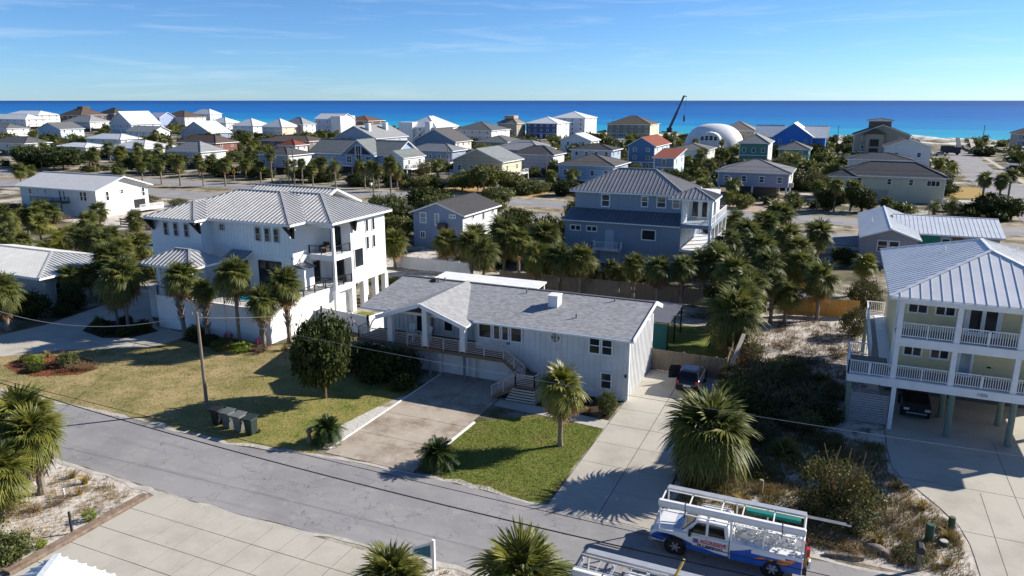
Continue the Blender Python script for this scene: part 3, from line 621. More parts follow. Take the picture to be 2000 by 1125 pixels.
q = MB(); q.box(-14.4, 58.02, .1, -11.8, 58.06, 2.3); q.build('screen', plain('teal_sheet', (.02, .13, .13), .6), r)

# ---------------------------------------------------------------- white villa on the left
W = empty('villa', (-61, 46.3, 0), 'three-storey white villa with ribbed pale metal roof and raised pool terrace', 'house')
VW = plain('villa_stucco', (0.76, 0.77, 0.77), .65, var=.08, scale=.5); MTL = metal_roof('galvalume', (0.47, 0.47, 0.468), .45, .3)
b = MB(); b.box(-61, 51.2, 2.6, -54.5, 63.4, 9.05); b.box(-54.5, 52.6, 2.6, -45.2, 63.4, 9.05); b.box(-45.2, 57.7, 2.7, -42.3, 63.6, 9.05); b.box(-61, 53, 0, -47, 63.3, 2.6); b.box(-58, 60, 9.0, -48.5, 67.3, 9.4); b.box(-58, 63.5, 0, -48.5, 67.3, 9.0); b.build('wall', VW, W)
# band between the storeys and vertical board lines
q = MB(); q.box(-61.03, 51.16, 5.85, -54.46, 51.2, 6.05); q.box(-54.46, 52.56, 5.85, -45.16, 52.6, 6.05); q.box(-45.2, 52.56, 5.85, -45.16, 57.7, 6.05)
x = -54.2
while x < -45.3: q.box(x, 52.57, 6.05, x + .03, 52.6, 9.0); x += .4
tag(q.build('trim_band', VW, W), kind='stuff')
# podium with parapet, deck and pool
q = MB(); q.box(-55.5, 46.3, 0, -42.7, 46.55, 3.0); q.box(-42.95, 46.55, 0, -42.7, 57.4, 3.0); q.box(-55.5, 46.55, 0, -55.25, 48.3, 3.0); q.box(-58.8, 48.3, 0, -55.5, 48.55, 3.0); q.box(-58.8, 48.55, 0, -58.55, 52.6, 3.0); q.build('terrace_wall', VW, W)
q = MB()
for (x0, x1, y0, y1) in ((-55.25, -48.8, 46.55, 52.6), (-48.8, -42.95, 46.55, 48.2), (-48.8, -42.95, 50.4, 52.6), (-44.6, -42.95, 48.2, 50.4), (-58.55, -55.25, 48.55, 52.6), (-45.2, -42.95, 52.6, 57.7)): q.box(x0, y0, 2.7, x1, y1, 2.88)
q.build('terrace', plain('terrace_pavers', (.5, .48, .45), .8, var=.2, scale=2), W)
q = MB(); q.box(-48.8, 48.2, 1.8, -44.6, 50.4, 2.86); q.build('pool_water', fin and plain('pool_blue', (.03, .42, .58), .08, .5, .2, 1.5), W)
q = MB(); q.box(-49, 48.0, 2.88, -44.4, 48.2, 2.93); q.box(-49, 50.4, 2.88, -44.4, 50.6, 2.93); q.box(-49, 48.2, 2.88, -48.8, 50.4, 2.93); q.box(-44.6, 48.2, 2.88, -44.4, 50.4, 2.93); q.build('pool_coping', CONC, W)
railing(W, [(-55.4, 46.42), (-42.82, 46.42), (-42.82, 57.3)], 3.0, .75, BLACK, 'cable', post=1.5)
# right wing on columns, balconies
for y in (55.15, 57.7, 59.6, 61.6, 63.4): MB().box(-42.7, y - .28, 0, -42.2, y + .28, 2.75).build('column', VW, W)
for y in (55.15, 59.6, 63.4): MB().box(-45.2, y - .25, 0, -44.7, y + .25, 2.75).build('column', VW, W)
q = MB(); q.box(-45.2, 54.95, 2.45, -42.22, 57.7, 3.0); q.build('balcony_floor', VW, W); q = MB(); q.box(-45.2, 54.95, 5.5, -42.22, 57.7, 6.02); q.build('balcony_floor', VW, W)
MB().box(-42.5, 55.0, 3.0, -42.25, 55.25, 9.05).build('corner_post', VW, W)
q = MB(); q.box(-45.2, 54.9, 8.6, -42.25, 55.1, 9.05); q.build('beam', VW, W)
railing(W, [(-45.1, 55.05), (-42.35, 55.05), (-42.35, 57.6)], 6.02, .8, BLACK, 'cable', post=1.3); railing(W, [(-45.1, 55.05), (-42.35, 55.05), (-42.35, 57.6)], 3.0, .8, BLACK, 'cable', post=1.3)
q = MB(); q.box(-45.17, 53.0, 3.0, -44.2, 54.4, 5.0); q.prism([(-45.2, 52.9, 5.3), (-44.0, 52.9, 5.0), (-44.0, 54.5, 5.0), (-45.2, 54.5, 5.3)], (0, 0, .06), 1, 1); q.build('outdoor_fireplace', [VW, metal_roof('dark_metal', (.12, .14, .16))], W)
FRM = plain('villa_frame', (.45, .46, .47), .4)
for a0 in (-59.25, -57.95, -56.6): window(W, 'f', a0, a0 + .62, 7.4, 8.72, 51.2, (1, 2), FRM)
window(W, 'f', -53.5, -52.9, 8.05, 8.7, 52.57, (2, 2), FRM)
for a0 in (-49.2, -48.1, -47.05): window(W, 'f', a0, a0 + .66, 7.35, 8.68, 52.57, (1, 2), FRM)
window(W, 'f', -49.1, -46.4, 3.0, 5.55, 52.58, (3, 1), BLACK, name='sliding_door'); window(W, 'f', -51.6, -50.4, 3.0, 5.4, 52.58, (2, 1), BLACK, name='entry_door')
for a0, z0, z1 in ((60.15, 7.45, 8.72), (61.25, 7.45, 8.72), (60.15, 5.7, 7.0), (61.25, 5.7, 7.0)): window(W, 'r', a0, a0 + .52, z0, z1, -42.3, (1, 1), VW, fw=.06)
window(W, 'r', 58.1, 59.6, 4.2, 6.1, -42.3, (1, 1), VW, fw=.08); window(W, 'f', -44.6, -43.2, 3.0, 5.3, 57.7, (2, 1), BLACK, name='sliding_door'); window(W, 'f', -44.6, -43.4, 6.02, 8.3, 57.7, (2, 1), BLACK, name='sliding_door')
window(W, 'r', 55.4, 56.6, 3.0, 5.2, -45.2, (1, 1), FRM)
# roofs
SP = .46
roof(W, (-60.9, -44.6, 52.0, 63.0), 9.2, 11.3, 'h', MTL, .2, TRIM, SP, True)
A, B, Cc, D = V(-60.9, 50.4, 9.2), V(-54.3, 50.4, 9.2), V(-54.3, 56.2, 9.2), V(-60.9, 56.2, 9.2); ap, ap2 = V(-57.6, 53.7, 10.46), V(-57.6, 55.4, 10.46)
roof(W, None, 0, 0, 'h', MTL, .2, TRIM, SP, True, planes=([[A, B, ap], [B, V(-54.3, 52.1, 9.2), ap2, ap], [V(-60.9, 52.1, 9.2), A, ap, ap2]], [(A, ap), (B, ap), (ap, ap2)]))
A, B, Cc = V(-41.7, 54.3, 9.2), V(-41.7, 64.2, 9.2), V(-46.65, 59.25, 11.08); L1, L2 = V(-50.5, 59.25, 11.08), V(-45.6, 54.3, 9.2)
roof(W, None, 0, 0, 'h', MTL, .2, TRIM, SP, True, planes=([[L2, A, Cc, L1], [A, B, Cc], [B, V(-50.5, 64.2, 9.2), L1, Cc]], [(A, Cc), (B, Cc), (L1, Cc)]))
roof(W, (-58.6, -47.9, 59.2, 67.8), 9.35, 11.1, 'gu', MTL, .2, TRIM, SP, True)
roof(W, (-57.1, -50.8, 46.1, 50.7), 5.8, 6.95, 'h', MTL, .16, TRIM, SP, True, name='pavilion_roof')
for x, y in ((-55.2, 46.75), (-51.4, 46.75), (-53.3, 46.75), (-55.2, 50.2), (-51.4, 50.2)): MB().box(x - .14, y - .14, 2.89, x + .14, y + .14, 5.7).build('pavilion_column', VW, W)
roof(W, (-52.3, -49.7, 51.4, 52.6), 5.75, 6.3, 'su', metal_roof('blue_grey_metal', (.3, .34, .38)), .1, TRIM, .4, True, name='door_canopy'); roof(W, (-63.0, -61.0, 52.0, 56), 5.9, 6.3, 'su', metal_roof('blue_grey_metal', (.3, .34, .38)), .1, TRIM, .4, True, name='side_canopy')
for (x, y) in ((-44.85, 52.25), (-54.6, 50.85), (-60.6, 50.85), (-42.2, 58.0)):
    q = MB()
    for dx, dy in ((.62, -.35), (-.62, -.35), (0, -.6)): q.prism([(x, y + .25, 7.85), (x + dx, y + dy, 8.97), (x, y + .25, 8.97)], (.2, .03, 0))
    q.build('bracket', DARKWOOD, W)
q = MB(); q.box(-47.5, 46.22, 0, -47.42, 46.3, 2.9); q.build('downspout', TRIM, W)
# balcony chair
r = empty('balcony_chair', (-44.2, 56.2, 6.02), 'dark wicker armchair on the upper balcony of the white villa', 'chair'); WK = plain('wicker', (.06, .045, .04), .8, bump=.4)
MB().box(-44.55, 55.85, 6.1, -43.85, 56.5, 6.42).build('seat', WK, r); MB().box(-44.55, 56.42, 6.42, -43.85, 56.55, 6.95).build('backrest', WK, r); MB().box(-44.62, 55.85, 6.1, -44.55, 56.5, 6.68).build('armrest', WK, r); MB().box(-43.85, 55.85, 6.1, -43.78, 56.5, 6.68).build('armrest', WK, r); MB().box(-44.5, 55.9, 6.42, -43.9, 56.4, 6.5).build('cushion', WHITE, r)

# ---------------------------------------------------------------- yellow stilt house on the right
Y = empty('stilt_house', (4, 49, 0), 'pale yellow stilt house with white porches and ribbed metal hip roof, right edge', 'house')
YS = lap('yellow_siding', (0.7, 0.6, 0.36), .16); MTY = metal_roof('silver_metal', (0.8, 0.8, 0.8), .42, .3)
b = MB(); b.box(4.25, 51.0, 3.35, 14.4, 63.8, 8.5); b.build('wall', YS, Y)
b = MB(); b.box(3.5, 48.8, 2.82, 15, 63.9, 3.34); b.build('deck', TRIM, Y); b = MB(); b.box(4.0, 48.85, 5.5, 15, 51, 6.02); b.build('deck', TRIM, Y)
b = MB(); b.box(1.55, 48.8, 2.85, 3.5, 53.0, 3.30); b.build('deck', TRIM, Y); b = MB(); b.box(2.9, 53.0, 2.95, 4.2, 65, 3.30); b.build('walkway', wood('grey_deck', (.3, .3, .31), .2, (.5, 6, 6)), Y)
for i, x in enumerate((4.12, 7.22, 10.42, 13.6)):
    MB().box(x - .14, 48.9, 3.34, x + .14, 49.18, 8.45).build('column', TRIM, Y)
GRN = wood('green_pile', (0.17, 0.22, 0.18), .2)
for x in (7.42, 10.6, 13.8):
    for y in (49.0, 52.2, 56.5, 61): q = MB(); q.tube([(x, y, 0), (x, y, 2.85)], [.19, .17], 10); q.build('pile', GRN, Y)
MB().box(4.15, 48.85, 0, 4.4, 49.1, 2.85).build('column', TRIM, Y)
for x, y in ((1.75, 49.0), (1.75, 52.8), (4.2, 56), (4.2, 61), (3, 64.5)): q = MB(); q.tube([(x, y, 0), (x, y, 2.95)], .15, 10); q.build('pile', GRN, Y)
SLG = wood('grey_slat', (0.3, 0.31, 0.33), .15, (.6, 6, 6))
for j in range(12): q = MB(); q.box(1.9, 48.96, .25 + j * .16, 4.1, 49.0, .37 + j * .16); q.build('skirt_slat', SLG, Y)
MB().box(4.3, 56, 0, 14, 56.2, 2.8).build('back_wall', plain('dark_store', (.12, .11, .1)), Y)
for x0, x1 in ((4.26, 7.08), (7.36, 10.28), (10.56, 13.46)): railing(Y, [(x0, 49.02), (x1, 49.02)], 3.36, .85, TRIM, 'picket', .125, 1.6); railing(Y, [(x0, 49.02), (x1, 49.02)], 6.04, .92, TRIM, 'picket', .125, 1.6)
DKG = wood('grey_deck2', (.2, .19, .19), .2, (.5, 6, 6))
for (a_, b_, c_, d_, z_) in ((4.0, 49.2, 14.9, 50.98, 3.345), (4.1, 49.2, 14.9, 50.98, 6.025), (1.75, 49.15, 3.95, 52.8, 3.345)): MB().box(a_, b_, z_, c_, d_, z_ + .02).build('deck_floor', DKG, Y)
railing(Y, [(1.6, 52.9), (1.6, 48.98), (3.98, 48.98)], 3.32, .88, TRIM, 'picket', .125, 1.4); railing(Y, [(2.95, 64.9), (2.95, 53.1)], 3.32, .88, TRIM, 'picket', .125, 2); railing(Y, [(2.95, 64.9), (4.2, 64.9)], 3.32, .88, TRIM, 'picket', .125, 2); railing(Y, [(1.6, 52.9), (2.95, 52.9)], 3.32, .88, TRIM, 'picket', .125, 2)
for a0, a1, z0, z1 in ((4.6, 5.75, 7.1, 7.9), (6.1, 7.25, 7.1, 7.9), (4.65, 5.75, 4.3, 5.0), (6.15, 7.25, 4.3, 5.0), (10.7, 11.9, 7.1, 7.95)): window(Y, 'f', a0, a1, z0, z1, 51.0, (2, 1))
dr = window(Y, 'f', 7.75, 9.7, 6.03, 7.95, 51.0, (2, 1), fw=.27, name='french_doors'); window(Y, 'f', 7.7, 8.55, 3.36, 5.05, 51.0, (1, 1), fw=.14, gl=glass('blind_glass', (.22, .27, .3)), name='door')
roof(Y, (3.4, 15.0, 48.75, 64.7), 8.55, 10.75, 'h', MTY, .18, TRIM, .56, True, rib=.026)
q = MB(); q.beam((4.12, 49.04, 8.3), (14.5, 49.04, 8.3), .2, .3); q.build('beam', TRIM, Y); MB().box(3.4, 48.66, 8.4, 15, 48.75, 8.54).build('gutter', TRIM, Y); q = MB(); q.box(4.0, 51.0, 3.4, 4.25, 51.25, 8.4); q.build('corner_board', TRIM, Y)
for (x, y) in ((7.0, 58), (11.5, 59.5)): q = MB(); zz = 9.9; q.tube([(x, y, 9.5), (x, y, 10.25)], .05, 6); q.build('vent_pipe', TRIM, Y)
q = MB(); q.box(9.3, 50.93, 4.1, 9.5, 50.99, 4.2); q.build('wall_light', BLACK, Y)
def lettering(parent, txt, loc, rot, size, mat, name='lettering', ext=.004, bold=0.0, sx=1.0):
    cu = bpy.data.curves.new(name, 'FONT'); cu.body = txt; cu.size = size; cu.extrude = ext; cu.offset = bold; cu.align_x = 'CENTER'; cu.align_y = 'CENTER'
    tmp = bpy.data.objects.new(name, cu); me = bpy.data.meshes.new_from_object(tmp); bpy.data.objects.remove(tmp); bpy.data.curves.remove(cu)
    me.materials.clear(); me.materials.append(mat); o = bpy.data.objects.new(name, me); col.objects.link(o); o.parent = parent
    o.location = Vector(loc) - org(parent); o.rotation_euler = rot; o.scale = (sx, 1, 1); return o
lettering(Y, '1006', (8.9, 48.79, 3.06), (R(90), 0, 0), .3, plain('number_grey', (.2, .2, .22)), 'house_number', .01)

# ---------------------------------------------------------------- slate blue three-storey house behind
G = empty('slate_house', (-32, 89, 0), 'large slate blue house with grey metal hip roof and white corner porches', 'house')
GS = lap('slate_siding', (0.27, 0.335, 0.41), .17); GM = metal_roof('grey_metal', (0.3, 0.295, 0.295), .42, .2); GM2 = metal_roof('dark_grey_metal', (0.15, 0.17, 0.2), .42, .25)
b = MB(); b.box(-31.8, 88.9, 0, -17.05, 101, 5.3); b.box(-31.4, 91.6, 5.3, -17.4, 100.8, 8.65); b.build('wall', GS, G)
roof(G, (-32.0, -16.9, 91.0, 101.3), 8.75, 11.35, 'h', GM, .2, TRIM, .5, True, rib=.035)
roof(G, (-32.0, -17.0, 88.3, 91.6), 5.35, 6.45, 'su', GM2, .14, TRIM, .5, True, name='lower_roof')
A, B, Cc = V(-18.6, 88.0, 8.75), V(-13.1, 88.0, 8.75), V(-13.1, 93.5, 8.75); ap = V(-15.85, 90.75, 9.85)
roof(G, None, 0, 0, 'h', GM, .2, TRIM, .5, True, 'porch_roof', planes=([[A, B, ap], [B, Cc, ap], [Cc, V(-18.6, 93.5, 8.75), ap]], [(A, ap), (B, ap), (Cc, ap)]))
for y in (88.7, 91.6, 94.5, 97.5, 100.8): MB().box(-13.75, y - .15, 0, -13.45, y + .15, 8.7 if y < 94 else 5.6).build('column', TRIM, G)
MB().box(-17.0, 88.6, 5.2, -13.4, 101, 5.65).build('porch_floor', GS, G); MB().box(-17.05, 88.45, 2.3, -13.4, 101, 2.6).build('porch_floor', TRIM, G); MB().box(-17.04, 88.62, 5.66, -16.85, 93.5, 8.6).build('porch_wall', TRIM, G)
MB().box(-17.4, 93.4, 5.66, -14.4, 100.8, 8.65).build('porch_wall', TRIM, G)
railing(G, [(-16.9, 88.65), (-13.5, 88.65), (-13.5, 100.8)], 5.66, .95, TRIM, 'picket', .2, 2.5); railing(G, [(-13.5, 88.7), (-13.5, 100.8)], 2.6, .9, TRIM, 'picket', .2, 2.5)
for a0, a1, z0, z1 in ((-27.9, -26.7, 6.75, 8.45), (-22.7, -21.75, 7.0, 8.45), (-20.75, -19.5, 7.0, 8.5), (-18.8, -17.75, 7.0, 8.5)): window(G, 'f', a0, a1, z0, z1, 91.6, (1, 2), fw=.14, gl=GLASS2)
for a0, a1, z0, z1, br in ((-31.1, -29.6, 3.9, 4.7, (2, 1)), (-28.95, -27.45, 3.9, 4.7, (2, 1)), (-21.85, -20.0, 3.3, 4.7, (1, 1))): window(G, 'f', a0, a1, z0, z1, 88.9, br, fw=.14)
q = MB(); q.box(-26.45, 88.84, 2.0, -25.3, 88.9, 4.3); q.build('door', plain('pale_door', (.45, .5, .55)), G)
MB().box(-27.75, 87.6, 1.85, -24.2, 88.88, 2.0).build('balcony_floor', TRIM, G); railing(G, [(-27.7, 88.85), (-27.7, 87.65), (-24.25, 87.65), (-24.25, 88.85)], 2.0, .95, TRIM, 'picket', .16, 1.8)
q = MB(); q.box(-27, 88.83, 0, -24.3, 88.9, 1.6); q.build('garage_door', plain('pale_door', (.45, .5, .55)), G)
window(G, 'f', -16.7, -15.8, 5.7, 7.9, 93.4, (1, 1)); window(G, 'f', -15.5, -14.7, 5.7, 7.9, 93.4, (1, 1))

# ---------------------------------------------------------------- slate blue cottage
S = empty('cottage', (-54.8, 89.7, 0), 'small slate blue gabled cottage with dark shingle roof and pale sunlit side wall', 'house')
b = MB(); b.prism([(-54.8, 89.7, 0), (-47.0, 89.7, 0), (-47.0, 89.7, 4.8), (-50.9, 89.7, 6.15), (-54.8, 89.7, 4.8)], (0, 11.2, 0)); b.build('wall', lap('cottage_siding', (.23, .3, .42), .17), S)
q = MB(); q.box(-47.0, 89.72, 0, -46.96, 100.9, 4.75); q.build('lit_side_wall', lap('cottage_lit', (.66, .68, .7), .17), S)  # pale sheet over the blue wall, its sunlight put into the colour
roof(S, (-55.3, -46.4, 89.2, 101.4), 4.75, 6.35, 'gv', shingle('charcoal_shingles', (.075, .075, .078), .3), .2)
for a0, a1, z0, z1 in ((-53.75, -52.65, 3.25, 4.8), (-51.35, -50.6, 3.05, 4.75), (-49.05, -48.0, 4.2, 4.75), (-53.75, -52.9, 1.1, 2.1)): window(S, 'f', a0, a1, z0, z1, 89.7, (1, 2) if z1 - z0 > 1.2 else (2, 1), fw=.12, gl=glass('blind_glass', (.22, .27, .3)) if z0 > 3 else GLASS)
for y0 in (92.5, 95.8, 99): window(S, 'r', y0, y0 + .7, 3.2 if y0 == 95.8 else 3.8, 4.5, -46.96, (1, 1))
MB().box(-50.6, 89.0, 2.6, -49.3, 89.66, 3.5).build('air_conditioner', plain('ac_dark', (.07, .06, .06)), S)

# ---------------------------------------------------------------- white gabled house far left
Lh = empty('gabled_house', (-138.6, 89, 0), 'long white gabled house with plain pale roof and dark side stair', 'house')
b = MB(); b.prism([(-118.5, 89, -.4), (-118.5, 99.8, -.4), (-118.5, 99.8, 4.75), (-118.5, 94.4, 6.6), (-118.5, 89, 4.75)], (-20, 0, 0)); b.build('wall', lap('offwhite_siding', (.68, .67, .64), .18), Lh)
roof(Lh, (-139.4, -117.6, 88.4, 100.4), 4.8, 6.85, 'gu', plain('pale_membrane', (.62, .62, .6), .7, var=.1), .2)
for a0, a1, z0, z1 in ((-136.1, -135.3, 3.4, 4.4), (-133.9, -133.5, 3.6, 4.4), (-131.8, -131.2, 3.75, 4.45), (-128, -127.3, 2.7, 4.4), (-126.9, -126.3, 2.7, 4.4), (-122.5, -121.7, 2.8, 4.45), (-121.6, -120.7, 2.8, 4.45)): window(Lh, 'f', a0, a1, z0, z1, 89, (1, 2))
for a0, a1, z0, z1 in ((90.9, 91.6, 2.75, 4.45), (93.9, 94.6, 3.7, 4.5), (98.4, 99.1, 2.75, 4.4)): window(Lh, 'r', a0, a1, z0, z1, -118.5, (1, 2))
q = MB(); q.box(-133.5, 87.3, 2.3, -125.4, 89, 2.45); q.build('side_deck', plain('dark_deck', (.05, .05, .055)), Lh); railing(Lh, [(-133.5, 87.35), (-125.4, 87.35), (-125.4, 88.9)], 2.45, .85, plain('dark_deck', (.05, .05, .055)), 'picket', .2)
for x in (-133, -129.5, -125.6): MB().box(x - .08, 87.4, 0, x + .08, 87.56, 2.3).build('post', plain('dark_deck', (.05, .05, .055)), Lh)
q = MB(); q.box(-118.5, 95.8, .5, -116.2, 101, .75); q.build('side_porch', TRIM, Lh); railing(Lh, [(-116.3, 95.9), (-116.3, 101)], .75, .8, TRIM); MB().box(-118.49, 96.6, .8, -118.4, 98.9, 2.3).build('porch_opening_shade', BLACK, Lh)  # flat black slab paints the shade inside the porch

# ---------------------------------------------------------------- low roofs at the edges
L2 = empty('low_house', (-90, 46, 0), 'low house under a pale ribbed hip roof at the left edge', 'house')
MB().box(-89.5, 46.5, 0, -71, 55, 3.1).build('wall', plain('cream_wall', (.5, .47, .42)), L2); roof(L2, (-90, -70.3, 45.6, 56), 3.2, 4.5, 'h', metal_roof('pale_metal', (.52, .53, .53), .5, .2), .2, TRIM, .4, True)
for y0 in (47.5, 50, 52.5): window(L2, 'r', y0, y0 + 1, 1, 2.3, -71)
M_ = empty('wing_house', (3, 102.5, 0), 'lavender grey house with bright silver ribbed roofs behind the yellow house', 'house')
MS = lap('lavender_siding', (.34, .34, .39), .17); MR = metal_roof('bright_silver', (.76, .79, .8), .42, .25)
b = MB(); b.prism([(3.2, 102.5, 0), (9.4, 102.5, 0), (9.4, 102.5, 3.35), (6.3, 102.5, 4.45), (3.2, 102.5, 3.35)], (0, 21, 0)); b.box(9.4, 108.6, 0, 19, 121, 3.2); b.build('wall', MS, M_)
roof(M_, (2.8, 9.8, 101.8, 124.2), 3.35, 4.6, 'gv', MR, .16, TRIM, .5, True, rib=.024); roof(M_, (7.0, 19.5, 108, 121.6), 3.3, 4.75, 'gu', MR, .16, TRIM, .5, True, rib=.024)
window(M_, 'f', 4.9, 6.15, 1.55, 3.05, 102.5, (1, 2), fw=.13); window(M_, 'f', 6.2, 7.45, 1.55, 3.05, 102.5, (1, 2), fw=.13)
MB().box(10.2, 108.52, .3, 12.4, 108.6, 3.0).build('door_panel', plain('sea_green', (.02, .22, .15)), M_); MB().box(13.8, 108.52, .3, 15, 108.6, 3.0).build('door', plain('brown_door', (.2, .09, .05)), M_); window(M_, 'f', 12.6, 13.6, 1, 2.8, 108.6)
q = MB(); q.tube([(4.4, 112, 3.9), (4.4, 112, 4.5)], .06, 6); q.build('vent_pipe', TRIM, M_)
BW = empty('street_front_house', (-23, 3, 0), 'house with white and sky blue ribbed roof corner at the bottom left', 'house')
MB().box(-22.5, 3.5, 0, -10.6, 13.6, 4.9).build('wall', WHITE, BW)
roof(BW, (-23.1, -10, 3, 14.1), 5.0, 7.2, 'h', metal_roof('white_metal', (.75, .77, .78), .4, .15), .2, TRIM, .45, True)
window(BW, 'l', 8, 9.2, 2.6, 4, -22.5)
# ================================================================== houses beyond the boulevard and beside it
HOUSES = []
def house(name, label, x0, x1, y0, y1, zE, zR, typ, wall, roofm, zf=0.0, ov=.6, nf=4, nr=2, trim=None, seam=0.0, lit_wall=None, rail=None, frame=None, wz=None, t=.22, rows=None, left=False, short=None):
    """x0..y1: eaves rectangle.  zf: underside of a raised house (0 = on the ground).  rail: (front, right) deck at floor height"""
    r = empty(name, ((x0 + x1) / 2, y0 + ov, 0), label, 'house'); a0, a1, c0, c1 = x0 + ov, x1 - ov, y0 + ov, y1 - ov; b = MB()
    mz = zE - t * .5
    if typ == 'gv':
        s = (zR - zE) / ((x1 - x0) / 2); xm = (x0 + x1) / 2; e = zE + s * ov - t * .5
        b.prism([(a0, c0, zf), (a1, c0, zf), (a1, c0, e), (xm, c0, zR - t * .5), (a0, c0, e)], (0, c1 - c0, 0))
    elif typ == 'gu':
        s = (zR - zE) / ((y1 - y0) / 2); ym = (y0 + y1) / 2; e = zE + s * ov - t * .5
        b.prism([(a1, c0, zf), (a1, c1, zf), (a1, c1, e), (a1, ym, zR - t * .5), (a1, c0, e)], (a0 - a1, 0, 0))
    elif typ == 'su': b.prism([(a1, c0, zf), (a1, c1, zf), (a1, c1, zR - t), (a1, c0, zE - t * .4)], (a0 - a1, 0, 0))
    else: b.box(a0, c0, zf, a1, c1, zE - .02)
    b.build('wall', wall, r)
    if lit_wall: MB().box(a1, c0 + .02, zf + .02, a1 + .04, c1, zE - .12).build('lit_side_wall', lit_wall, r); a1 += .04  # right wall coated paler than the front: sunlight put into its colour
    roof(r, (x0, x1, y0, y1), zE, zR, typ, roofm, t, trim or TRIM, seam)
    if zf > 1.2:
        for x in (a0 + .3, (a0 + a1) / 2, a1 - .4):
            for y in (c0 + .3, c1 - .4): MB().box(x - .17, y - .17, 0, x + .17, y + .17, zf).build('stilt', trim or TRIM, r)
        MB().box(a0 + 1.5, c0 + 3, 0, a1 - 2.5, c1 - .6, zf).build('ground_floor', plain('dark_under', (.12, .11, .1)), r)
    base = max(zf, .1); H_ = zE - base; ns = max(1, round(H_ / 2.75)) if rows is None else rows
    for k in range(ns):
        zb = base + H_ * k / ns + .85 * min(1, H_ / ns / 2.6); hh = min(1.35, H_ / ns - 1.25)
        hh = max(hh, .8)
        for n_, f, lo, hi in ((nf, 'f', a0, a1), (nr, 'r' if not left else 'l', c0, c1)):
            for i in range(n_):
                w = min(1.1, (hi - lo) / max(n_, 1) * .5); q = lo + (hi - lo) * (i + .5) / n_ - w / 2
                window(r, f, q, q + w, zb, zb + hh, {'f': c0, 'r': a1, 'l': a0}[f], (1, 2), frame, GLASS if (i + k) % 3 else GLASS2, fw=.12, depth=.08)
    for xx in (a0, a1 - .16): MB().box(xx, c0 - .03, zf + .02, xx + .16, c0 + .13, zE - .15).build('corner_board', trim or TRIM, r)
    if zf < 1.2 and nf: MB().box((a0 + a1) / 2 - .5, c0 - .06, .1, (a0 + a1) / 2 + .5, c0 + .01, 2.2).build('door', TRIM, r)
    if ns > 1: MB().box(a0, c0 - .035, base + H_ / ns - .1, a1, c0 - .001, base + H_ / ns + .1).build('floor_band', trim or TRIM, r)
    MB().box(a1 + .05, c0 + 1.2, .0 if zf < 1.2 else zf, a1 + .85, c0 + 2.1, (.0 if zf < 1.2 else zf) + .9).build('air_conditioner', plain('ac_grey', (.4, .4, .39)), r)
    if rail:
        zd = base; q = MB()
        if 'f' in rail: q.box(a0 - .3, c0 - 2.2, zd - .25, a1 + .3, c0, zd)
        if 'r' in rail: q.box(a1 + .002, c0 - (2.2 if 'f' in rail else 0), zd - .26, a1 + 2.4, c1 - 1, zd - .01)
        q.build('deck', TRIM, r); P = []
        if 'f' in rail: P = [(a0 - .2, c0 - .1), (a0 - .2, c0 - 2.1), (a1 + (2.3 if 'r' in rail else .2), c0 - 2.1)]
        if 'r' in rail: P += [(a1 + 2.3, c0 - 2)] if not P else []; P += [(a1 + 2.3, c1 - 1.1)]
        if len(P) > 1: railing(r, P, zd, .95, TRIM, 'picket', .35, 2.4)
        for x, y in [(p[0], p[1]) for p in P]: MB().box(x - .1, y - .1, 0, x + .1, y + .1, zd - .26).build('stilt', TRIM, r)
    HOUSES.append(((x0 + x1) / 2, (y0 + y1) / 2, x1 - x0, short or label.split(' house')[0].split(' with ')[0]))
    return r
def sw(n_, c): return lap('wall_' + n_, c, .2, .08)
def rs(n_, c): return shingle('shingle_' + n_, c, .22, .5, .25)
def rm(n_, c): return metal_roof('metal_' + n_, c, .5, .12)
wht, off, crm = sw('white', (.7, .71, .71)), sw('offwhite', (.62, .61, .58)), sw('cream', (.6, .55, .38))
bwh, bgy, bbk = rm('white', (.68, .7, .71)), rs('grey', (.16, .165, .17)), rs('dark', (.07, .07, .075))
brn, red, lgy = rs('brown', (.12, .09, .075)), rs('red', (.25, .075, .05)), rs('lightgrey', (.3, .31, .32))
N = 'house'
house(N, 'low dark-roofed white house with carport at the far left', -300, -278, 183, 194, 4.5, 6.7, 'h', off, rs('slate', (.12, .125, .125)), 1.8, nf=3)
house(N, 'rambling white beach house at the left edge below the horizon', -566, -512, 340, 356, 7.5, 10.8, 'h', wht, bwh, 2.5, nf=7, nr=3)
house(N, 'second white block stepping behind the rambling beach house', -585, -545, 372, 390, 9.5, 12.5, 'h', wht, bwh, 2.5, nf=5, nr=3)
house(N, 'low grey-roofed white cottage near the left edge', -455, -433, 276, 290, 4.5, 7.0, 'h', wht, bgy, nf=3, short='low grey-roofed white')
house(N, 'tiny pale pavilion house beside the brown tower', -560, -540, 400, 414, 7.2, 8.6, 'h', wht, bgy, 2.5, nf=3)
t_ = house(N, 'dark brown tower house with pyramid roof on the left skyline', -534, -510, 380, 402, 9.5, 15.2, 'h', sw('brown', (.1, .075, .06)), brn, 0, nf=4, nr=3)
MB().box(-526, 390, 13, -520, 396, 15.6).build('cupola', sw('brown', (.1, .075, .06)), t_)
house(N, 'grey hip-roofed stilt house with sunlit white side below the brown tower', -475, -449, 340, 356, 6.5, 10.4, 'h', sw('greyshade', (.4, .42, .45)), lgy, 2.2, nf=4, lit_wall=wht)
house(N, 'sky blue gabled house with dark roof at left', -390, -371.5, 264, 278.5, 5.5, 8.8, 'gv', sw('sky', (.33, .46, .6)), bgy, 0, nf=3, nr=3, lit_wall=sw('lit_iceblue', (.55, .7, .78)))  # side is the blue brightened for sun, front the same blue in shade
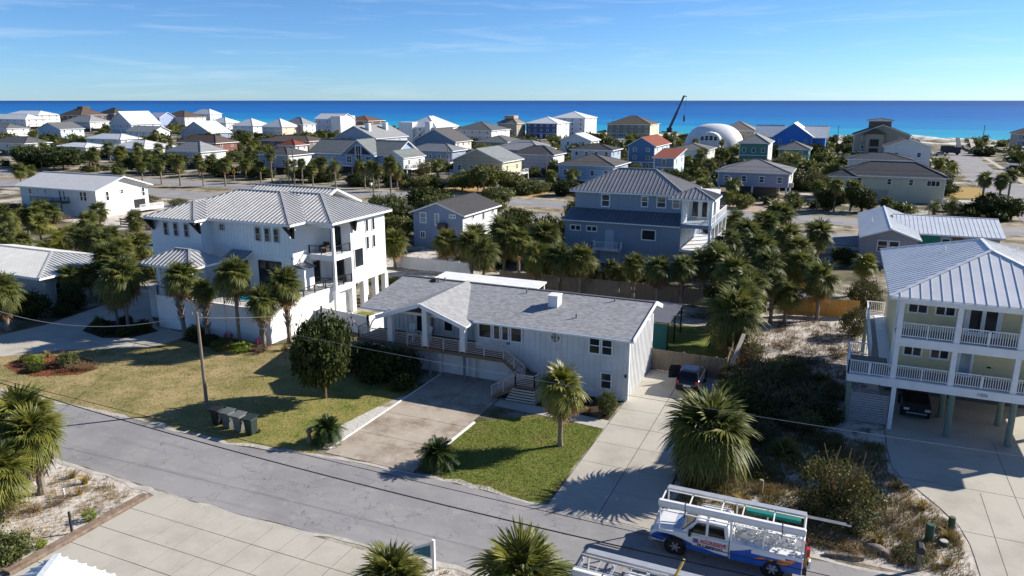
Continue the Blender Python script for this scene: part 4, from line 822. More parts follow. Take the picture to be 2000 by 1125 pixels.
house(N, 'steep white-roofed gable house with dormer on the left', -428, -408, 337, 360, 5.5, 13.3, 'gv', sw('greywhite', (.52, .55, .6)), bwh, 0, nf=3, nr=2, seam=1.2)
house(N, 'dark brown house on the skyline behind the steep white roof', -620, -598, 478, 497, 8.5, 13.5, 'h', sw('maroon', (.16, .09, .08)), bbk, nf=4)
house(N, 'periwinkle blue house peeking behind the beige house', -479, -466, 410, 426, 7.5, 11.5, 'gu', sw('periwinkle', (.3, .36, .6)), rm('lilac', (.5, .52, .66)), nf=2)
house(N, 'beige two-storey house with brown hip roof at left', -482, -456, 424, 446, 7.5, 12.3, 'h', sw('beige', (.5, .46, .4)), brn, nf=5, nr=3, lit_wall=wht)
house(N, 'tall white hip-roofed house on the left skyline', -500, -479, 472, 486, 9.2, 13.2, 'h', wht, bwh, nf=4)
house(N, 'low white house with grey gable roof among palms at left', -338, -318, 275.5, 286.5, 4.8, 7.2, 'gu', wht, lgy, nf=4)
house(N, 'white A-frame house with slate blue front gable', -329, -306, 301, 316.5, 3.2, 9.2, 'gv', sw('aframe', (.28, .34, .44)), bwh, nf=3, nr=0, rows=1)
house(N, 'flat-looking white hip roof in the palms at left', -298, -276, 222, 233, 4.3, 6.3, 'h', wht, bwh, 0, nf=3, short='flat white-roofed')
house(N, 'white hip-roofed house behind the boulevard palms at left', -237, -218, 184, 199, 4.0, 6.5, 'h', wht, bwh, 0, nf=3)
house(N, 'small white-roofed shed house left of the palm clump', -272, -255, 190, 200, 3.4, 4.6, 'h', off, bwh, 0, nf=2)
house(N, 'brown-roofed brick house behind the left boulevard palms', -228, -208, 206.5, 218, 5.0, 7.7, 'h', sw('brick', (.22, .09, .07)), brn, 0, nf=4)
house(N, 'pale hip-roofed stilt house with sunlit white side on the boulevard', -188, -173.5, 166, 177, 5.2, 8.0, 'h', sw('shadewhite', (.52, .54, .57)), lgy, 1.9, nf=3, nr=0, lit_wall=wht)
house(N, 'white hip-roofed house with dark deck left of centre', -366, -350, 357, 371, 6.5, 9.8, 'h', wht, bwh, 2.5, nf=3, rail='f')
house(N, 'white twin-hip house left of the peach house', -319, -303, 329, 345, 6.2, 10.2, 'h', wht, bwh, 2, nf=3)
house(N, 'white-roofed house with peach side wall', -295, -280, 326, 341, 6.0, 10.4, 'h', off, bwh, 1.8, nf=3, lit_wall=sw('peach', (.7, .52, .4)))
house(N, 'grey hip-roofed house with sunlit white side, left of the modern house', -292, -277, 340, 352, 7.0, 10.7, 'h', sw('dusk', (.42, .43, .45)), lgy, nf=3, lit_wall=wht)
md = house(N, 'white modern three-storey house with pale blue shaded front', -287, -268, 362, 377, 9.5, 12.6, 'gu', sw('paleblue', (.42, .5, .62)), bwh, 0, nf=3, nr=2, lit_wall=wht, rail='f')
MB().box(-275, 362.5, 0, -268.4, 377, 11.2).build('stair_tower', wht, md)
house(N, 'olive brown house with red-brown hip roof on the skyline', -281, -262.5, 382, 401, 8.0, 11.0, 'h', sw('olive', (.1, .085, .05)), rs('redbrown', (.16, .09, .07)), nf=3, nr=2)
hc = house(N, 'house under a pale sunlit gable roof with two chimneys', -200, -178, 264, 290, 4.6, 9.7, 'gv', sw('hazeblue', (.4, .46, .54)), lgy, 0, nf=2, nr=2)
for yy in (268, 281): MB().box(-186, yy, 6, -184, yy + 1.6, 10.6).build('chimney', WHITE, hc)
bA = house(N, 'wide blue beach house with glazed A-shaped centre gable', -142, -112, 175, 189, 5.4, 9.0, 'gu', sw('cornflower', (.3, .4, .55)), rs('sage', (.2, .22, .215)), 2.3, nf=5, nr=2, rail='f', short='blue glazed-gable')
bm = MB(); bm.prism([(-128.5, 174.2, 2.4), (-118.5, 174.2, 2.4), (-118.5, 174.2, 5.8), (-123.5, 174.2, 9.3), (-128.5, 174.2, 5.8)], (0, 6, 0)); bm.build('gable_wall', sw('cornflower', (.3, .4, .55)), bA)
roof(bA, (-129.3, -117.7, 173.5, 182), 5.2, 9.5, 'gv', rs('sage', (.2, .22, .215)), .22, TRIM, name='gable_roof')
for a0, a1, z0, z1 in ((-127.6, -125.8, 3, 5), (-124.4, -122.6, 3, 7.9), (-121.2, -119.4, 3, 5)): window(bA, 'f', a0, a1, z0, z1, 174.2, (2, 2), fw=.18)
for sx in (-1, 1):
    q = MB(); q.prism([(-123.5 + sx * 1.3, 174.1, 5.5), (-123.5 + sx * 4, 174.1, 5.5), (-123.5 + sx * 1.3, 174.1, 7.5)], (0, .08, 0)); q.build('gable_window', GLASS, bA)
house(N, 'white gabled wing with deck right of the blue glazed-gable house', -114, -107.5, 172, 184, 5.0, 6.9, 'gv', wht, rs('sage', (.2, .22, .215)), 2.2, nf=0, nr=2, rail='r', ov=.35)
house(N, 'grey shingled stilt house with sunlit white side', -150, -138.5, 163, 174, 5.4, 7.3, 'h', sw('dovegrey', (.33, .36, .42)), rs('slate2', (.1, .1, .105)), 2.0, nf=3, nr=0, lit_wall=wht)
house(N, 'small red-roofed house in the shrubs left of centre', -187, -178.5, 214, 222, 4.5, 6.3, 'h', off, red, 0, nf=2)
house(N, 'low dark brown roof in the shrubs behind the red roof', -215, -190, 236, 250, 4.6, 6.4, 'h', sw('taupe', (.2, .17, .14)), brn, 0, nf=2, short='low dark brown-roofed')
w27 = house(N, 'big white stepped beach house with outside stair', -190, -172, 304, 327, 8.0, 12.8, 'h', wht, bwh, 0, nf=3, nr=2)
MB().box(-191.6, 303, 0, -184, 309, 10.2).build('stair_tower', wht, w27); MB().box(-177, 302.4, 0, -174.4, 305, 10.6).build('chimney', wht, w27)
q = MB(); q.prism([(-184, 303.4, 2), (-177, 303.4, 8), (-177, 303.4, 9), (-184, 303.4, 3)], (0, .3, 0)); q.build('stair_wall', wht, w27)
house(N, 'slate blue house with dark grey gable roof, left of centre', -153, -134, 251.5, 266, 4.8, 9.4, 'gv', sw('slateblue', (.22, .29, .4)), rs('dark2', (.12, .115, .115)), 0, nf=3, nr=3, lit_wall=off)
house(N, 'broad grey hip-roofed white house left of the pagoda roof', -170.5, -149.5, 316, 338, 6.5, 10.2, 'h', off, rs('grey3', (.13, .14, .15)), 2, nf=5, nr=2, lit_wall=wht)
house(N, 'blue grey house with long white deck and outside stair', -121.5, -105.5, 196, 206, 5.5, 7.4, 'h', sw('bluegrey', (.26, .32, .42)), rs('grey4', (.22, .235, .25)), 2.2, nf=5, nr=1, rail='f')
c31 = house(N, 'cream gabled house with white wraparound deck on the boulevard', -89.5, -75, 164.8, 178, 5.5, 8.6, 'gv', sw('tan', (.45, .4, .3)), rs('grey5', (.24, .26, .27)), 2.3, nf=4, nr=2, rail='fr', lit_wall=crm)  # front wall is the cream darkened for shade, side the lit cream
house(N, 'tan house with pagoda-like double roof', -173.5, -161, 372, 385, 8.0, 11.6, 'h', sw('sandtan', (.42, .34, .26)), rs('taupe', (.26, .22, .19)), 0, nf=3, nr=2)
MB().box(-170, 375.5, 10.4, -164.5, 381.5, 12.0).build('upper_storey', sw('sandtan', (.42, .34, .26)), bpy.data.objects[[o.name for o in col.objects if o.get('label') == 'tan house with pagoda-like double roof'][0]])
house(N, 'low green-grey house with dark roof behind the cream deck house', -130, -116, 259, 276, 4.8, 6.8, 'h', sw('greengrey', (.26, .31, .28)), rs('grey6', (.14, .15, .155)), 0, nf=3)
house(N, 'pale hip-roofed cottage beside the navy house', -108, -92, 232, 244, 4.9, 7.0, 'h', wht, lgy, 0, nf=2)
house(N, 'navy blue two-storey house with white metal roof', -160.5, -141.5, 381, 402, 8.0, 11.2, 'h', sw('navy', (.06, .12, .27)), bwh, 0, nf=5, nr=2, lit_wall=wht)
house(N, 'white three-storey beachfront house behind the navy house', -158, -137, 414.5, 438, 10.2, 13.6, 'h', sw('bright', (.66, .68, .7)), bwh, 0, nf=4, nr=3, lit_wall=wht, rail='r')
house(N, 'grey-green beachfront house with broad brown hip roof', -121, -96, 402, 424, 7.4, 11.8, 'h', sw('moss', (.2, .215, .185)), rs('umber', (.13, .115, .095)), 0, nf=6, nr=2, lit_wall=crm)
house(N, 'tan beach house with flared roof behind the white dome', -52, -36, 344, 362, 7.2, 11.0, 'h', sw('tan2', (.48, .4, .28)), rs('taupe2', (.3, .26, .23)), 0, nf=3, nr=2)
house(N, 'boxy white house with dark hip roof at centre', -84, -71, 189, 199, 5.8, 7.9, 'h', sw('white42', (.52, .53, .57)), rs('dark3', (.1, .1, .105)), 0, nf=2, nr=0, rows=1, lit_wall=wht)  # front is the side's white, dimmed and cooled to paint its shade
house(N, 'light blue house with dark hip roof behind the slate blue house', -66.5, -54.5, 188, 198, 7.5, 8.9, 'h', sw('lightblue', (.36, .45, .56)), bbk, 0, nf=4)
house(N, 'pale blue deck house with dark roof in front of the red roofs', -62, -47.5, 166, 180, 5.4, 7.6, 'h', sw('lightblue', (.36, .45, .56)), rs('dark2', (.12, .115, .115)), 2.1, nf=4, rail='f')
house(N, 'bright blue gabled house with rust red roof', -59, -50, 217, 238, 7.0, 9.6, 'gv', sw('cobalt', (.09, .2, .36)), red, 0, nf=2, nr=3, lit_wall=sw('lit_iceblue', (.55, .7, .78)))
house(N, 'small pale blue house with low red roof', -47, -40.5, 199, 214, 5.2, 6.9, 'su', sw('steelblue', (.18, .28, .4)), red, 0, nf=1, nr=2, lit_wall=sw('lit_iceblue', (.55, .7, .78)))
house(N, 'low grey-roofed house between the red roofs and the dome', -50, -38, 236, 252, 5.2, 6.8, 'h', off, bgy, 0, nf=2)
house(N, 'sea green two-storey house with white balconies', -30, -20.5, 238.5, 254, 7.5, 10.0, 'h', sw('seagreen', (.1, .24, .19)), rs('grey7', (.3, .29, .28)), 0, nf=3, nr=1, lit_wall=wht, rail='r', rows=2)
house(N, 'lavender grey house on stilts with wide hip roof', -24.5, -9.2, 161.5, 176, 5.6, 7.8, 'h', sw('lavender', (.33, .34, .44)), rs('grey8', (.21, .21, .225)), 2.6, nf=4, nr=1, lit_wall=off, short='lavender stilt')
ry = house(N, 'royal blue house with big white gables near the beach', -26, -11, 308, 330, 6.4, 11.6, 'gv', sw('royal', (.05, .2, .62)), bwh, 0, nf=3, nr=2)
roof(ry, (-33, -22, 310, 324), 6.2, 10.6, 'gu', bwh, name='side_roof'); MB().box(-32, 311, 0, -25.5, 323, 6.1).build('wing', sw('royal', (.05, .2, .62)), ry); roof(ry, (-15, -6, 310, 326), 6.2, 10.4, 'gu', bwh, name='side_roof'); MB().box(-12, 311, 0, -7, 325, 6.1).build('wing', sw('royal', (.05, .2, .62)), ry)
house(N, 'teal cottage with grey roof before the royal blue house', -20.5, -10, 264, 278, 4.4, 6.6, 'h', sw('teal', (.07, .25, .31)), bgy, 0, nf=2, nr=1)
tn = house(N, 'tall tan beach house with ribbed brown gables and rooftop lookout', 2.0, 20.5, 286, 303, 8.4, 12.0, 'gv', sw('khaki', (.36, .31, .25)), rm('bronze', (.14, .115, .1)), 0, nf=3, nr=2, seam=1.1, left=True)
roof(tn, (5.5, 12.5, 283.5, 292), 8.8, 10.8, 'gv', rm('bronze', (.14, .115, .1)), .2, plain('dark_trim', (.05, .045, .04)), 1.0, name='front_gable'); MB().box(6.2, 284.4, 0, 11.8, 287, 8.9).build('bay', sw('khaki', (.36, .31, .25)), tn); MB().box(7, 292, 10.5, 14, 298, 13.2).build('lookout', sw('umberwall', (.2, .15, .12)), tn); roof(tn, (6.2, 14.8, 291.3, 298.7), 13.2, 13.9, 'h', rm('bronze', (.14, .115, .1)), name='lookout_roof')
for z in (1.0, 4.0): MB().box(7.6, 284.32, z + .8, 10.4, 284.4, z + 3.2).build('balcony_opening_shade', BLACK, tn); railing(tn, [(7.6, 284.3), (10.4, 284.3)], z + .8, .9, plain('dark_trim', (.05, .045, .04)), 'picket', .3)  # black slabs paint the shade of the recessed balconies
house(N, 'white gabled upper house behind the cream house', 10.0, 22.5, 236, 248, 7.4, 9.6, 'gv', wht, bbk, 0, nf=2, nr=1, rows=2)
house(N, 'dark navy roof between the white gable and the cream house', 0.5, 16, 206, 218, 5.8, 7.2, 'h', off, rs('navyroof', (.05, .06, .085)), 0, nf=2, short='navy-roofed')
c54 = house(N, 'cream house with long charcoal hip roof and garage doors', -0.5, 19.5, 168.2, 180, 5.2, 7.7, 'h', sw('palecream', (.62, .58, .42)), rs('charcoal', (.075, .08, .09)), 0, nf=0, nr=2, rows=1, short='cream')
for a0 in (3.0, 8.5, 12.4): window(c54, 'f', a0, a0 + .9, 3.4, 4.7, 168.8, (1, 2), fw=.12)
window(c54, 'f', 15.6, 18.0, 3.4, 4.6, 168.8, (3, 1), fw=.12)
for a0 in (2.6, 6.0): MB().box(a0, 168.7, .1, a0 + 3.0, 168.8, 2.4).build('garage_door', plain('cream_door', (.42, .4, .32)), c54)
roof(c54, (-2.4, 3.0, 165.6, 171), 5.1, 6.4, 'h', rs('charcoal', (.075, .08, .09)), .22, TRIM, name='entry_roof'); MB().box(-1.9, 166.1, 2.6, 2.5, 168.8, 5.0).build('entry', sw('palecream', (.62, .58, .42)), c54)
house(N, 'beach house with white deck at the far right edge', 62, 76, 356, 372, 7.0, 10.2, 'h', sw('beige2', (.42, .36, .31)), brn, 2.2, nf=3, nr=1, rail='f')
house(N, 'bright blue and white cottage at the far right edge', 56, 70, 296, 310, 4.4, 6.2, 'gv', sw('royal2', (.12, .25, .6)), bwh, 0, nf=2)
# roofs glimpsed further back between the rows
house(N, 'white gable roof between the navy house and the red roofs', -99, -86, 268, 280, 5.4, 8.0, 'gv', wht, bwh, 0, nf=2, short='white gable-roofed')
house(N, 'grey hip roof behind the white boxy house', -101, -84, 214, 226, 5.2, 7.2, 'h', sw('bluegrey', (.26, .32, .42)), lgy, 0, nf=3, short='grey hip-roofed blue')
# the white dome house
dm = empty('dome_house', (-50.5, 325, 0), 'white concrete dome house with arched window bay', 'house'); q = MB(); n_u, n_v = 28, 10; cx, cy, rx, ry_, rz_ = -50.5, 325, 12.3, 11, 10.6
for j in range(n_v + 1):
    a = math.pi / 2 * j / n_v
    for i in range(n_u): t = 2 * math.pi * i / n_u; q.v.append((cx + rx * math.cos(t) * math.cos(a) ** .8, cy + ry_ * math.sin(t) * math.cos(a) ** .8, rz_ * math.sin(a) ** .9))
for j in range(n_v):
    for i in range(n_u): q.f.append((j * n_u + i, j * n_u + (i + 1) % n_u, (j + 1) * n_u + (i + 1) % n_u, (j + 1) * n_u + i)); q.m.append(0)
q.build('shell', plain('dome_white', (.7, .7, .7), .6, var=.1, scale=.4), dm, smooth=True)
q = MB(); pr = [(cx - 4.5, 311.5, 0)] + [(cx + .0 + 4.5 * -math.cos(math.pi * k / 8), 311.5, 4.2 + 3.4 * math.sin(math.pi * k / 8)) for k in range(9)] + [(cx + 4.5, 311.5, 0)]
q.prism(pr, (0, 10, 0)); q.build('bay', plain('dome_white', (.7, .7, .7)), dm)
for k in range(4): window(dm, 'f', cx - 3.4 + k * 1.75, cx - 1.9 + k * 1.75, 4.2, 6.4 - abs(k - 1.5) * .3, 311.5, (1, 2), fw=.14)
HOUSES += [(-22, 50, 20, 'white ranch'), (-52, 56, 18, 'white villa'), (9, 56, 12, 'yellow stilt'), (-24, 95, 15, 'large slate blue'), (-51, 95, 8, 'slate blue cottage'), (-128, 94, 21, 'long white gabled'), (-80, 50, 18, 'low left-edge'), (11, 112, 16, 'lavender silver-roofed'), (-50.5, 325, 24, 'white dome')]
# ================================================================== plants
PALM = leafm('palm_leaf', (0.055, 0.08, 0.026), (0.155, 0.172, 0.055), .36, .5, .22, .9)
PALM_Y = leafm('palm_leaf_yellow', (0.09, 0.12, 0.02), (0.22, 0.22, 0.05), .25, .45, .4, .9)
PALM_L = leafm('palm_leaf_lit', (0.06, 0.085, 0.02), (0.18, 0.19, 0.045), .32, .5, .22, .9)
DEAD = leafm('dead_frond', (0.16, 0.1, 0.065), (0.33, 0.22, 0.14), .15, .8, .1, 2)
SAGO = leafm('sago_leaf', (0.014, 0.034, 0.012), (0.04, 0.07, 0.022), .15, .5, .2, 2)
BARK = wood('palm_bark', (0.2, 0.175, 0.15), .45, (2, 2, 14)); BARKB = wood('brown_bark', (0.12, 0.085, 0.06), .4, (3, 3, 9))
L_DARK = leafm('dark_glossy_leaf', (0.016, 0.03, 0.01), (0.055, 0.07, 0.022), .2, .6, .15, 2.2)
L_OLIVE = leafm('olive_scrub_leaf', (0.035, 0.045, 0.02), (0.11, 0.115, 0.05), .2, .6, .2, 1.3)
L_MID = leafm('mid_green_leaf', (0.042, 0.062, 0.02), (0.135, 0.155, 0.05), .3, .55, .3, 1.1)
L_LIME = leafm('lime_leaf', (0.1, 0.16, 0.02), (0.24, 0.3, 0.05), .3, .5, .3, 2)
L_DRY = leafm('dry_twigs', (0.1, 0.075, 0.055), (0.22, 0.17, 0.125), .1, .8, .1, 2)
L_PINK = leafm('pink_flowers', (0.3, 0.03, 0.1), (0.5, 0.08, 0.2), .2, .6, .2, 3)
L_GOLD = leafm('golden_grass_tuft', (0.17, 0.13, 0.05), (0.32, 0.25, 0.11), .2, .8, .1, 1.5)
PLANTS = []          # (object, kind words, x, y): labelled at the end by what they stand beside
def fan_frond(rd, droop=.25, nleaf=17, rich=True):
    """unit sabal frond along +X: petiole to .45, folded fan beyond"""
    b = MB(); z0 = -.03; hub = Vector((.45, 0, .02)); pr = .012
    b.face([(0, -pr * 2, 0), (0, pr * 2, 0), (.25, pr, .035), (.25, -pr, .035)]); b.face([(.25, -pr, .035), (.25, pr, .035), (.47, pr, .02), (.47, -pr, .02)])
    A = R(125); ed = []
    def pt(a, r, fold):
        x = hub.x + r * math.cos(a) * 1.0; y = r * math.sin(a) * .9; d = (x - .3) ** 2 + y * y * .8
        return Vector((x, y, hub.z - droop * d * 1.3 + fold))
    for i in range(nleaf + 1):
        a = -A + 2 * A * i / nleaf; L = .58 * (.72 + .28 * math.cos(a * .6)); ed.append((a, L))
    for i in range(nleaf):
        (a0, l0), (a1, l1) = ed[i], ed[i + 1]; am = (a0 + a1) / 2; L = (l0 + l1) / 2 * rd.uniform(.82, 1.12); fr = .4
        p0, p1, pm = pt(a0, L * fr, -.018), pt(a1, L * fr, -.018), pt(am, L * fr * 1.05, .012)
        b.face([hub, p0, pm]); b.face([hub, pm, p1])
        da = (a1 - a0) * .3; dr = rd.uniform(.02, .16); am += rd.uniform(-.04, .04)
        q0, q1 = pt(am - da, L * .78, -.02 - dr * .3), pt(am + da, L * .78, -.02 - dr * .3); tp = pt(am + rd.uniform(-.03, .03), L, -.03 - dr)
        b.face([p0, q0, q1, p1]) if not rich else (b.face([p0, q0, pm]), b.face([pm, q0, q1]), b.face([pm, q1, p1]))
        b.face([q0, tp, q1])
    return b
def pinnate_frond(rd, n_=22, L=1.0, leaf=.24, arch=.5, vee=.5):
    b = MB(); P = [Vector((L * t * (1 - .12 * t), 0, arch * (.5 * t - t * t) * L)) for t in [i / 8 for i in range(9)]]
    for i in range(8):
        w = .012 * (1 - i / 9); b.face([P[i] + Vector((0, -w, 0)), P[i] + Vector((0, w, 0)), P[i + 1] + Vector((0, w, 0)), P[i + 1] + Vector((0, -w, 0))])
    for k in range(n_):
        t = .14 + .86 * k / n_; f = t * 8; i = min(7, int(f)); p = P[i].lerp(P[i + 1], f - i); d = (P[i + 1] - P[i]).normalized()
        l = leaf * (.45 + 1.1 * math.sin(math.pi * min(1, t * .95 + .05)) ** .7) * .75
        for s in (-1, 1):
            dirn = (d * .55 + Vector((0, s * .85, 0)) + Vector((0, 0, vee * .5 * rd.uniform(.6, 1.2)))).normalized(); w = d * .012
            m_ = p + dirn * l * .55; e = p + dirn * l + Vector((0, 0, -l * .18)); b.face([p - w, p + w, m_ + w * 1.2, m_ - w * 1.2]); b.face([m_ - w * 1.2, m_ + w * 1.2, e])
    return b
rd = random.Random(11)
FANS = [fan_frond(rd, d, 28, True) for d in (.1, .35, .7, 1.0)]
FANM = {m.name: [f.mesh('frond', m) for f in FANS] for m in (PALM, PALM_Y, PALM_L, DEAD)}
PIN_L = [pinnate_frond(rd, 20, 1, .26, a, .7) for a in (.35, .8, 1.3)]; PIN_S = [pinnate_frond(rd, 26, 1, .17, a, .9) for a in (.4, .8, 1.2)]
def crown_specs(rd, n_, low=-55, young=80):
    out = []
    for i in range(n_):
        t = (i + .5) / n_; el = young - (young - low) * t ** .85 + rd.uniform(-8, 8); out.append((i * 2.39996 + rd.uniform(-.3, .3), el, rd.uniform(.85, 1.1), min(3, int(t * 4))))
    return out
def frond_matrix(az, el, s): return Matrix.Rotation(az, 4, 'Z') @ Matrix.Rotation(-R(el), 4, 'Y') @ Matrix.Scale(s, 4)
def joined_crown(rd, n_, forms, mats, low=-55, dead=5, young=80, deadform=None):
    b = MB()
    sp = [(a, e, s, k, 0) for a, e, s, k in crown_specs(rd, n_, low, young)] + [(rd.uniform(0, 6.28), rd.uniform(-82, -62), rd.uniform(.85, 1.15), len(forms) - 1, 1) for _ in range(dead)]
    for az, el, s, k, mi in sp:
        f = forms[min(k, len(forms) - 1)]; M_ = frond_matrix(az, el, s) @ Matrix.Rotation(rd.uniform(-.5, .5), 4, 'X'); o = len(b.v)
        b.v += [tuple(M_ @ Vector(p)) for p in f.v]; b.f += [tuple(o + i for i in q) for q in f.f]; b.m += [mi] * len(f.f)
    return b
FAR_FANS = [fan_frond(rd, d, 11, False) for d in (.1, .3, .6, .9)]
CROWN = [joined_crown(rd, k_, FANS, None, lo_, d).mesh('crown', [PALM, DEAD]) for k_, lo_, d in ((40, -50, 8), (34, -38, 14), (46, -58, 4), (30, -45, 10), (38, -30, 6))] ; CROWNY = [joined_crown(rd, 40, FANS, None, -45, 6).mesh('crown', [PALM_Y, DEAD])]
CROWNF = [joined_crown(rd, 30, FAR_FANS, None, -50, d).mesh('crown', [PALM, DEAD]) for d in (3, 6, 2, 4)]
CROWNP = [joined_crown(rd, 34, PIN_L, None, -35, 3).mesh('crown', [PALM_Y, DEAD]), joined_crown(rd, 30, PIN_L, None, -35, 4).mesh('crown', [PALM, DEAD])]
CROWNS = [joined_crown(rd, 110, PIN_S, None, -30, 0, 84).mesh('crown', [SAGO]), joined_crown(rd, 100, PIN_S, None, -32, 0, 84).mesh('crown', [SAGO])]
def trunk_mesh(rd, boots, bark):
    b = MB(); n_ = 14; P, Rr = [], []
    for i in range(n_ + 1):
        t = i / n_; P.append((.03 * math.sin(t * 3 + rd.random()), .03 * math.sin(t * 4), t)); Rr.append(1.35 - .45 * min(1, t * 6) + .12 * t + rd.uniform(-.05, .05))
    k0 = len(b.v); b.tube([(0, 0, 0)] + [(0, 0, i / n_) for i in range(1, n_ + 1)], 1, 9)
    b.v = []; 
    for i in range(n_ + 1):
        for j in range(9):
            a = 2 * math.pi * j / 9; r = Rr[i] * rd.uniform(.92, 1.08); b.v.append((P[i][0] + math.cos(a) * r, P[i][1] + math.sin(a) * r, i / n_))
    for k in range(boots):
        t = .3 + .7 * k / boots; a = k * 2.4; d = Vector((math.cos(a), math.sin(a), 0)); s = Vector((-d.y, d.x, 0)); p = d * .85 + Vector((0, 0, t))
        b.face([p - s * .45, p + s * .45, p + d * 1.1 + s * .2 + Vector((0, 0, .075)), p + d * 1.1 - s * .2 + Vector((0, 0, .075))]); b.face([p - s * .45 + Vector((0, 0, -.03)), p + d * 1.1 - s * .2 + Vector((0, 0, .06)), p + d * 1.1 + s * .2 + Vector((0, 0, .06)), p + s * .45 + Vector((0, 0, -.03))])
    return b.mesh('trunk', bark)
TRUNK = [trunk_mesh(rd, 0, BARK), trunk_mesh(rd, 46, BARK), trunk_mesh(rd, 70, BARKB)]
def palm(x, y, zc, r, kind='sabal palm', near=False, mats=None, boots=None, dead=None, rt=None, lean=0.0, low=-48):
    rd = random.Random(int(x * 91 + y * 37)); e = empty('palm_tree', (x, y, 0)); zc = max(zc, .7); rt = rt or (.13 if zc < 3 else .16) + .012 * r
    tr = inst('trunk', TRUNK[rd.randrange(2) if boots is None else boots], e, (x, y, -.05), (0, lean, rd.uniform(0, 6)), (rt, rt, zc + .05)); top = (x + math.sin(lean) * zc, y, zc)
    if near:
        ml = FANM[(mats or PALM).name]
        for az, el, s, k in crown_specs(rd, near if near is not True else 46, low):
            o = inst('frond', ml[k], e, top); o.matrix_local = Matrix.Translation(Vector(top) - Vector((x, y, 0))) @ frond_matrix(az, el, s * r) @ Matrix.Rotation(rd.uniform(-.5, .5), 4, 'X')
        for i in range(6 if dead is None else dead):
            o = inst('dead_frond', FANM[DEAD.name][3], e, top); o.matrix_local = Matrix.Translation(Vector(top) - Vector((x, y, 0))) @ frond_matrix(rd.uniform(0, 6.28), rd.uniform(-84, -66), r * rd.uniform(.95, 1.25))
    else:
        me = rd.choice(mats or CROWN); inst('crown', me, e, top, (rd.uniform(-.08, .08), rd.uniform(-.08, .08), rd.uniform(0, 6.28)), (r, r, r * rd.uniform(.88, 1.05)))
    e['category'] = 'palm'; e['group'] = 'sabal palms' if 'sabal' in kind else 'feather palms'; PLANTS.append((e, kind, x, y)); return e
def leafcloud(rd, n_cl, n_lf, leaf, shape=(1, 1, 1), core=.55, spread=.2, narrow=.45, flat=.0):
    """crown of leaf-sized faces gathered in clumps through a rough ellipsoid standing on z=0"""
    b = MB(); lumps = [(Vector((rd.gauss(0, 1), rd.gauss(0, 1), rd.gauss(0, 1))).normalized(), rd.uniform(.75, 1.15)) for _ in range(9)]
    for c in range(n_cl):
        d = Vector((rd.gauss(0, 1), rd.gauss(0, 1), rd.gauss(.15, 1))).normalized(); k = max(w * max(0, d.dot(l)) ** 3 for l, w in lumps); rr = (core + (1 - core) * rd.random() ** .6) * (.72 + .38 * k)
        cen = Vector((d.x * rr * shape[0], d.y * rr * shape[1], (d.z * rr * .5 + .5) * shape[2])); sp = spread * rd.uniform(.6, 1.3)
        for i in range(n_lf):
            p = cen + Vector((rd.gauss(0, sp), rd.gauss(0, sp), rd.gauss(0, sp * .6))) * .6
            if p.z < 0.02: p.z = rd.uniform(.02, .1)
            nrm = (d * .6 + Vector((rd.gauss(0, 1), rd.gauss(0, 1), rd.gauss(.4, 1)))).normalized(); a = nrm.cross(Vector((rd.gauss(0, 1), rd.gauss(0, 1), rd.gauss(0, 1)))).normalized(); q = nrm.cross(a); l = leaf * rd.uniform(.6, 1.3)
            b.face([p - a * l, p - q * l * narrow, p + a * l, p + q * l * narrow])
    return b
def twigs(b, rd, n_, shape, mi=1, w=.012):
    for i in range(n_):
        a = rd.uniform(0, 6.28); e = Vector((math.cos(a) * shape[0] * rd.uniform(.3, .95), math.sin(a) * shape[1] * rd.uniform(.3, .95), shape[2] * rd.uniform(.5, 1.05))); m_ = e * .5 + Vector((rd.gauss(0, .1), rd.gauss(0, .1), .05))
        b.beam((0, 0, 0), m_, w * 1.6, None, mi); b.beam(m_, e, w, None, mi)
def bushes(mat, n_, n_cl, n_lf, leaf, tw=0, **k):
    out = []
    for i in range(n_):
        b = leafcloud(rd, n_cl, n_lf, leaf, **k)
        if tw: twigs(b, rd, tw, (1, 1, 1))
        out.append(b.mesh('shrub', [mat, L_DRY]))
    return out
B_DARK = bushes(L_DARK, 3, 150, 22, .075, 10, spread=.2); B_OLIVE = bushes(L_OLIVE, 3, 150, 26, .05, 26, spread=.22); B_MID = bushes(L_MID, 4, 150, 24, .07, 8, spread=.22)
B_WISP = bushes(L_OLIVE, 1, 120, 26, .04, 70, spread=.2, core=.35); B_LIME = bushes(L_LIME, 1, 90, 16, .08); B_DRY = bushes(L_DRY, 2, 90, 14, .045, 40, spread=.25); B_PINK = bushes(L_PINK, 1, 60, 14, .06); B_PALM = [joined_crown(rd, 24, FANS, None, -5, 0, 75).mesh('shrub', [PALM]), joined_crown(rd, 20, FAR_FANS, None, 0, 0, 75).mesh('shrub', [PALM])]
B_GRASS = []
for i in range(3):
    b = MB()
    for k in range(110):
        a = rd.uniform(0, 6.28); l = rd.uniform(.5, 1.0); o = rd.uniform(0, .25); s = rd.uniform(.15, .8); dx, dy = math.cos(a), math.sin(a); w = .018
        p = Vector((dx * o, dy * o, 0)); m_ = p + Vector((dx * s * .45, dy * s * .45, l * .65)); e = p + Vector((dx * s, dy * s, l * .85)); sd_ = Vector((-dy, dx, 0)) * w; b.face([p - sd_, p + sd_, m_ + sd_ * .8, m_ - sd_ * .8]); b.face([m_ - sd_ * .8, m_ + sd_ * .8, e])
    B_GRASS.append(b.mesh('tuft', [L_GOLD]))
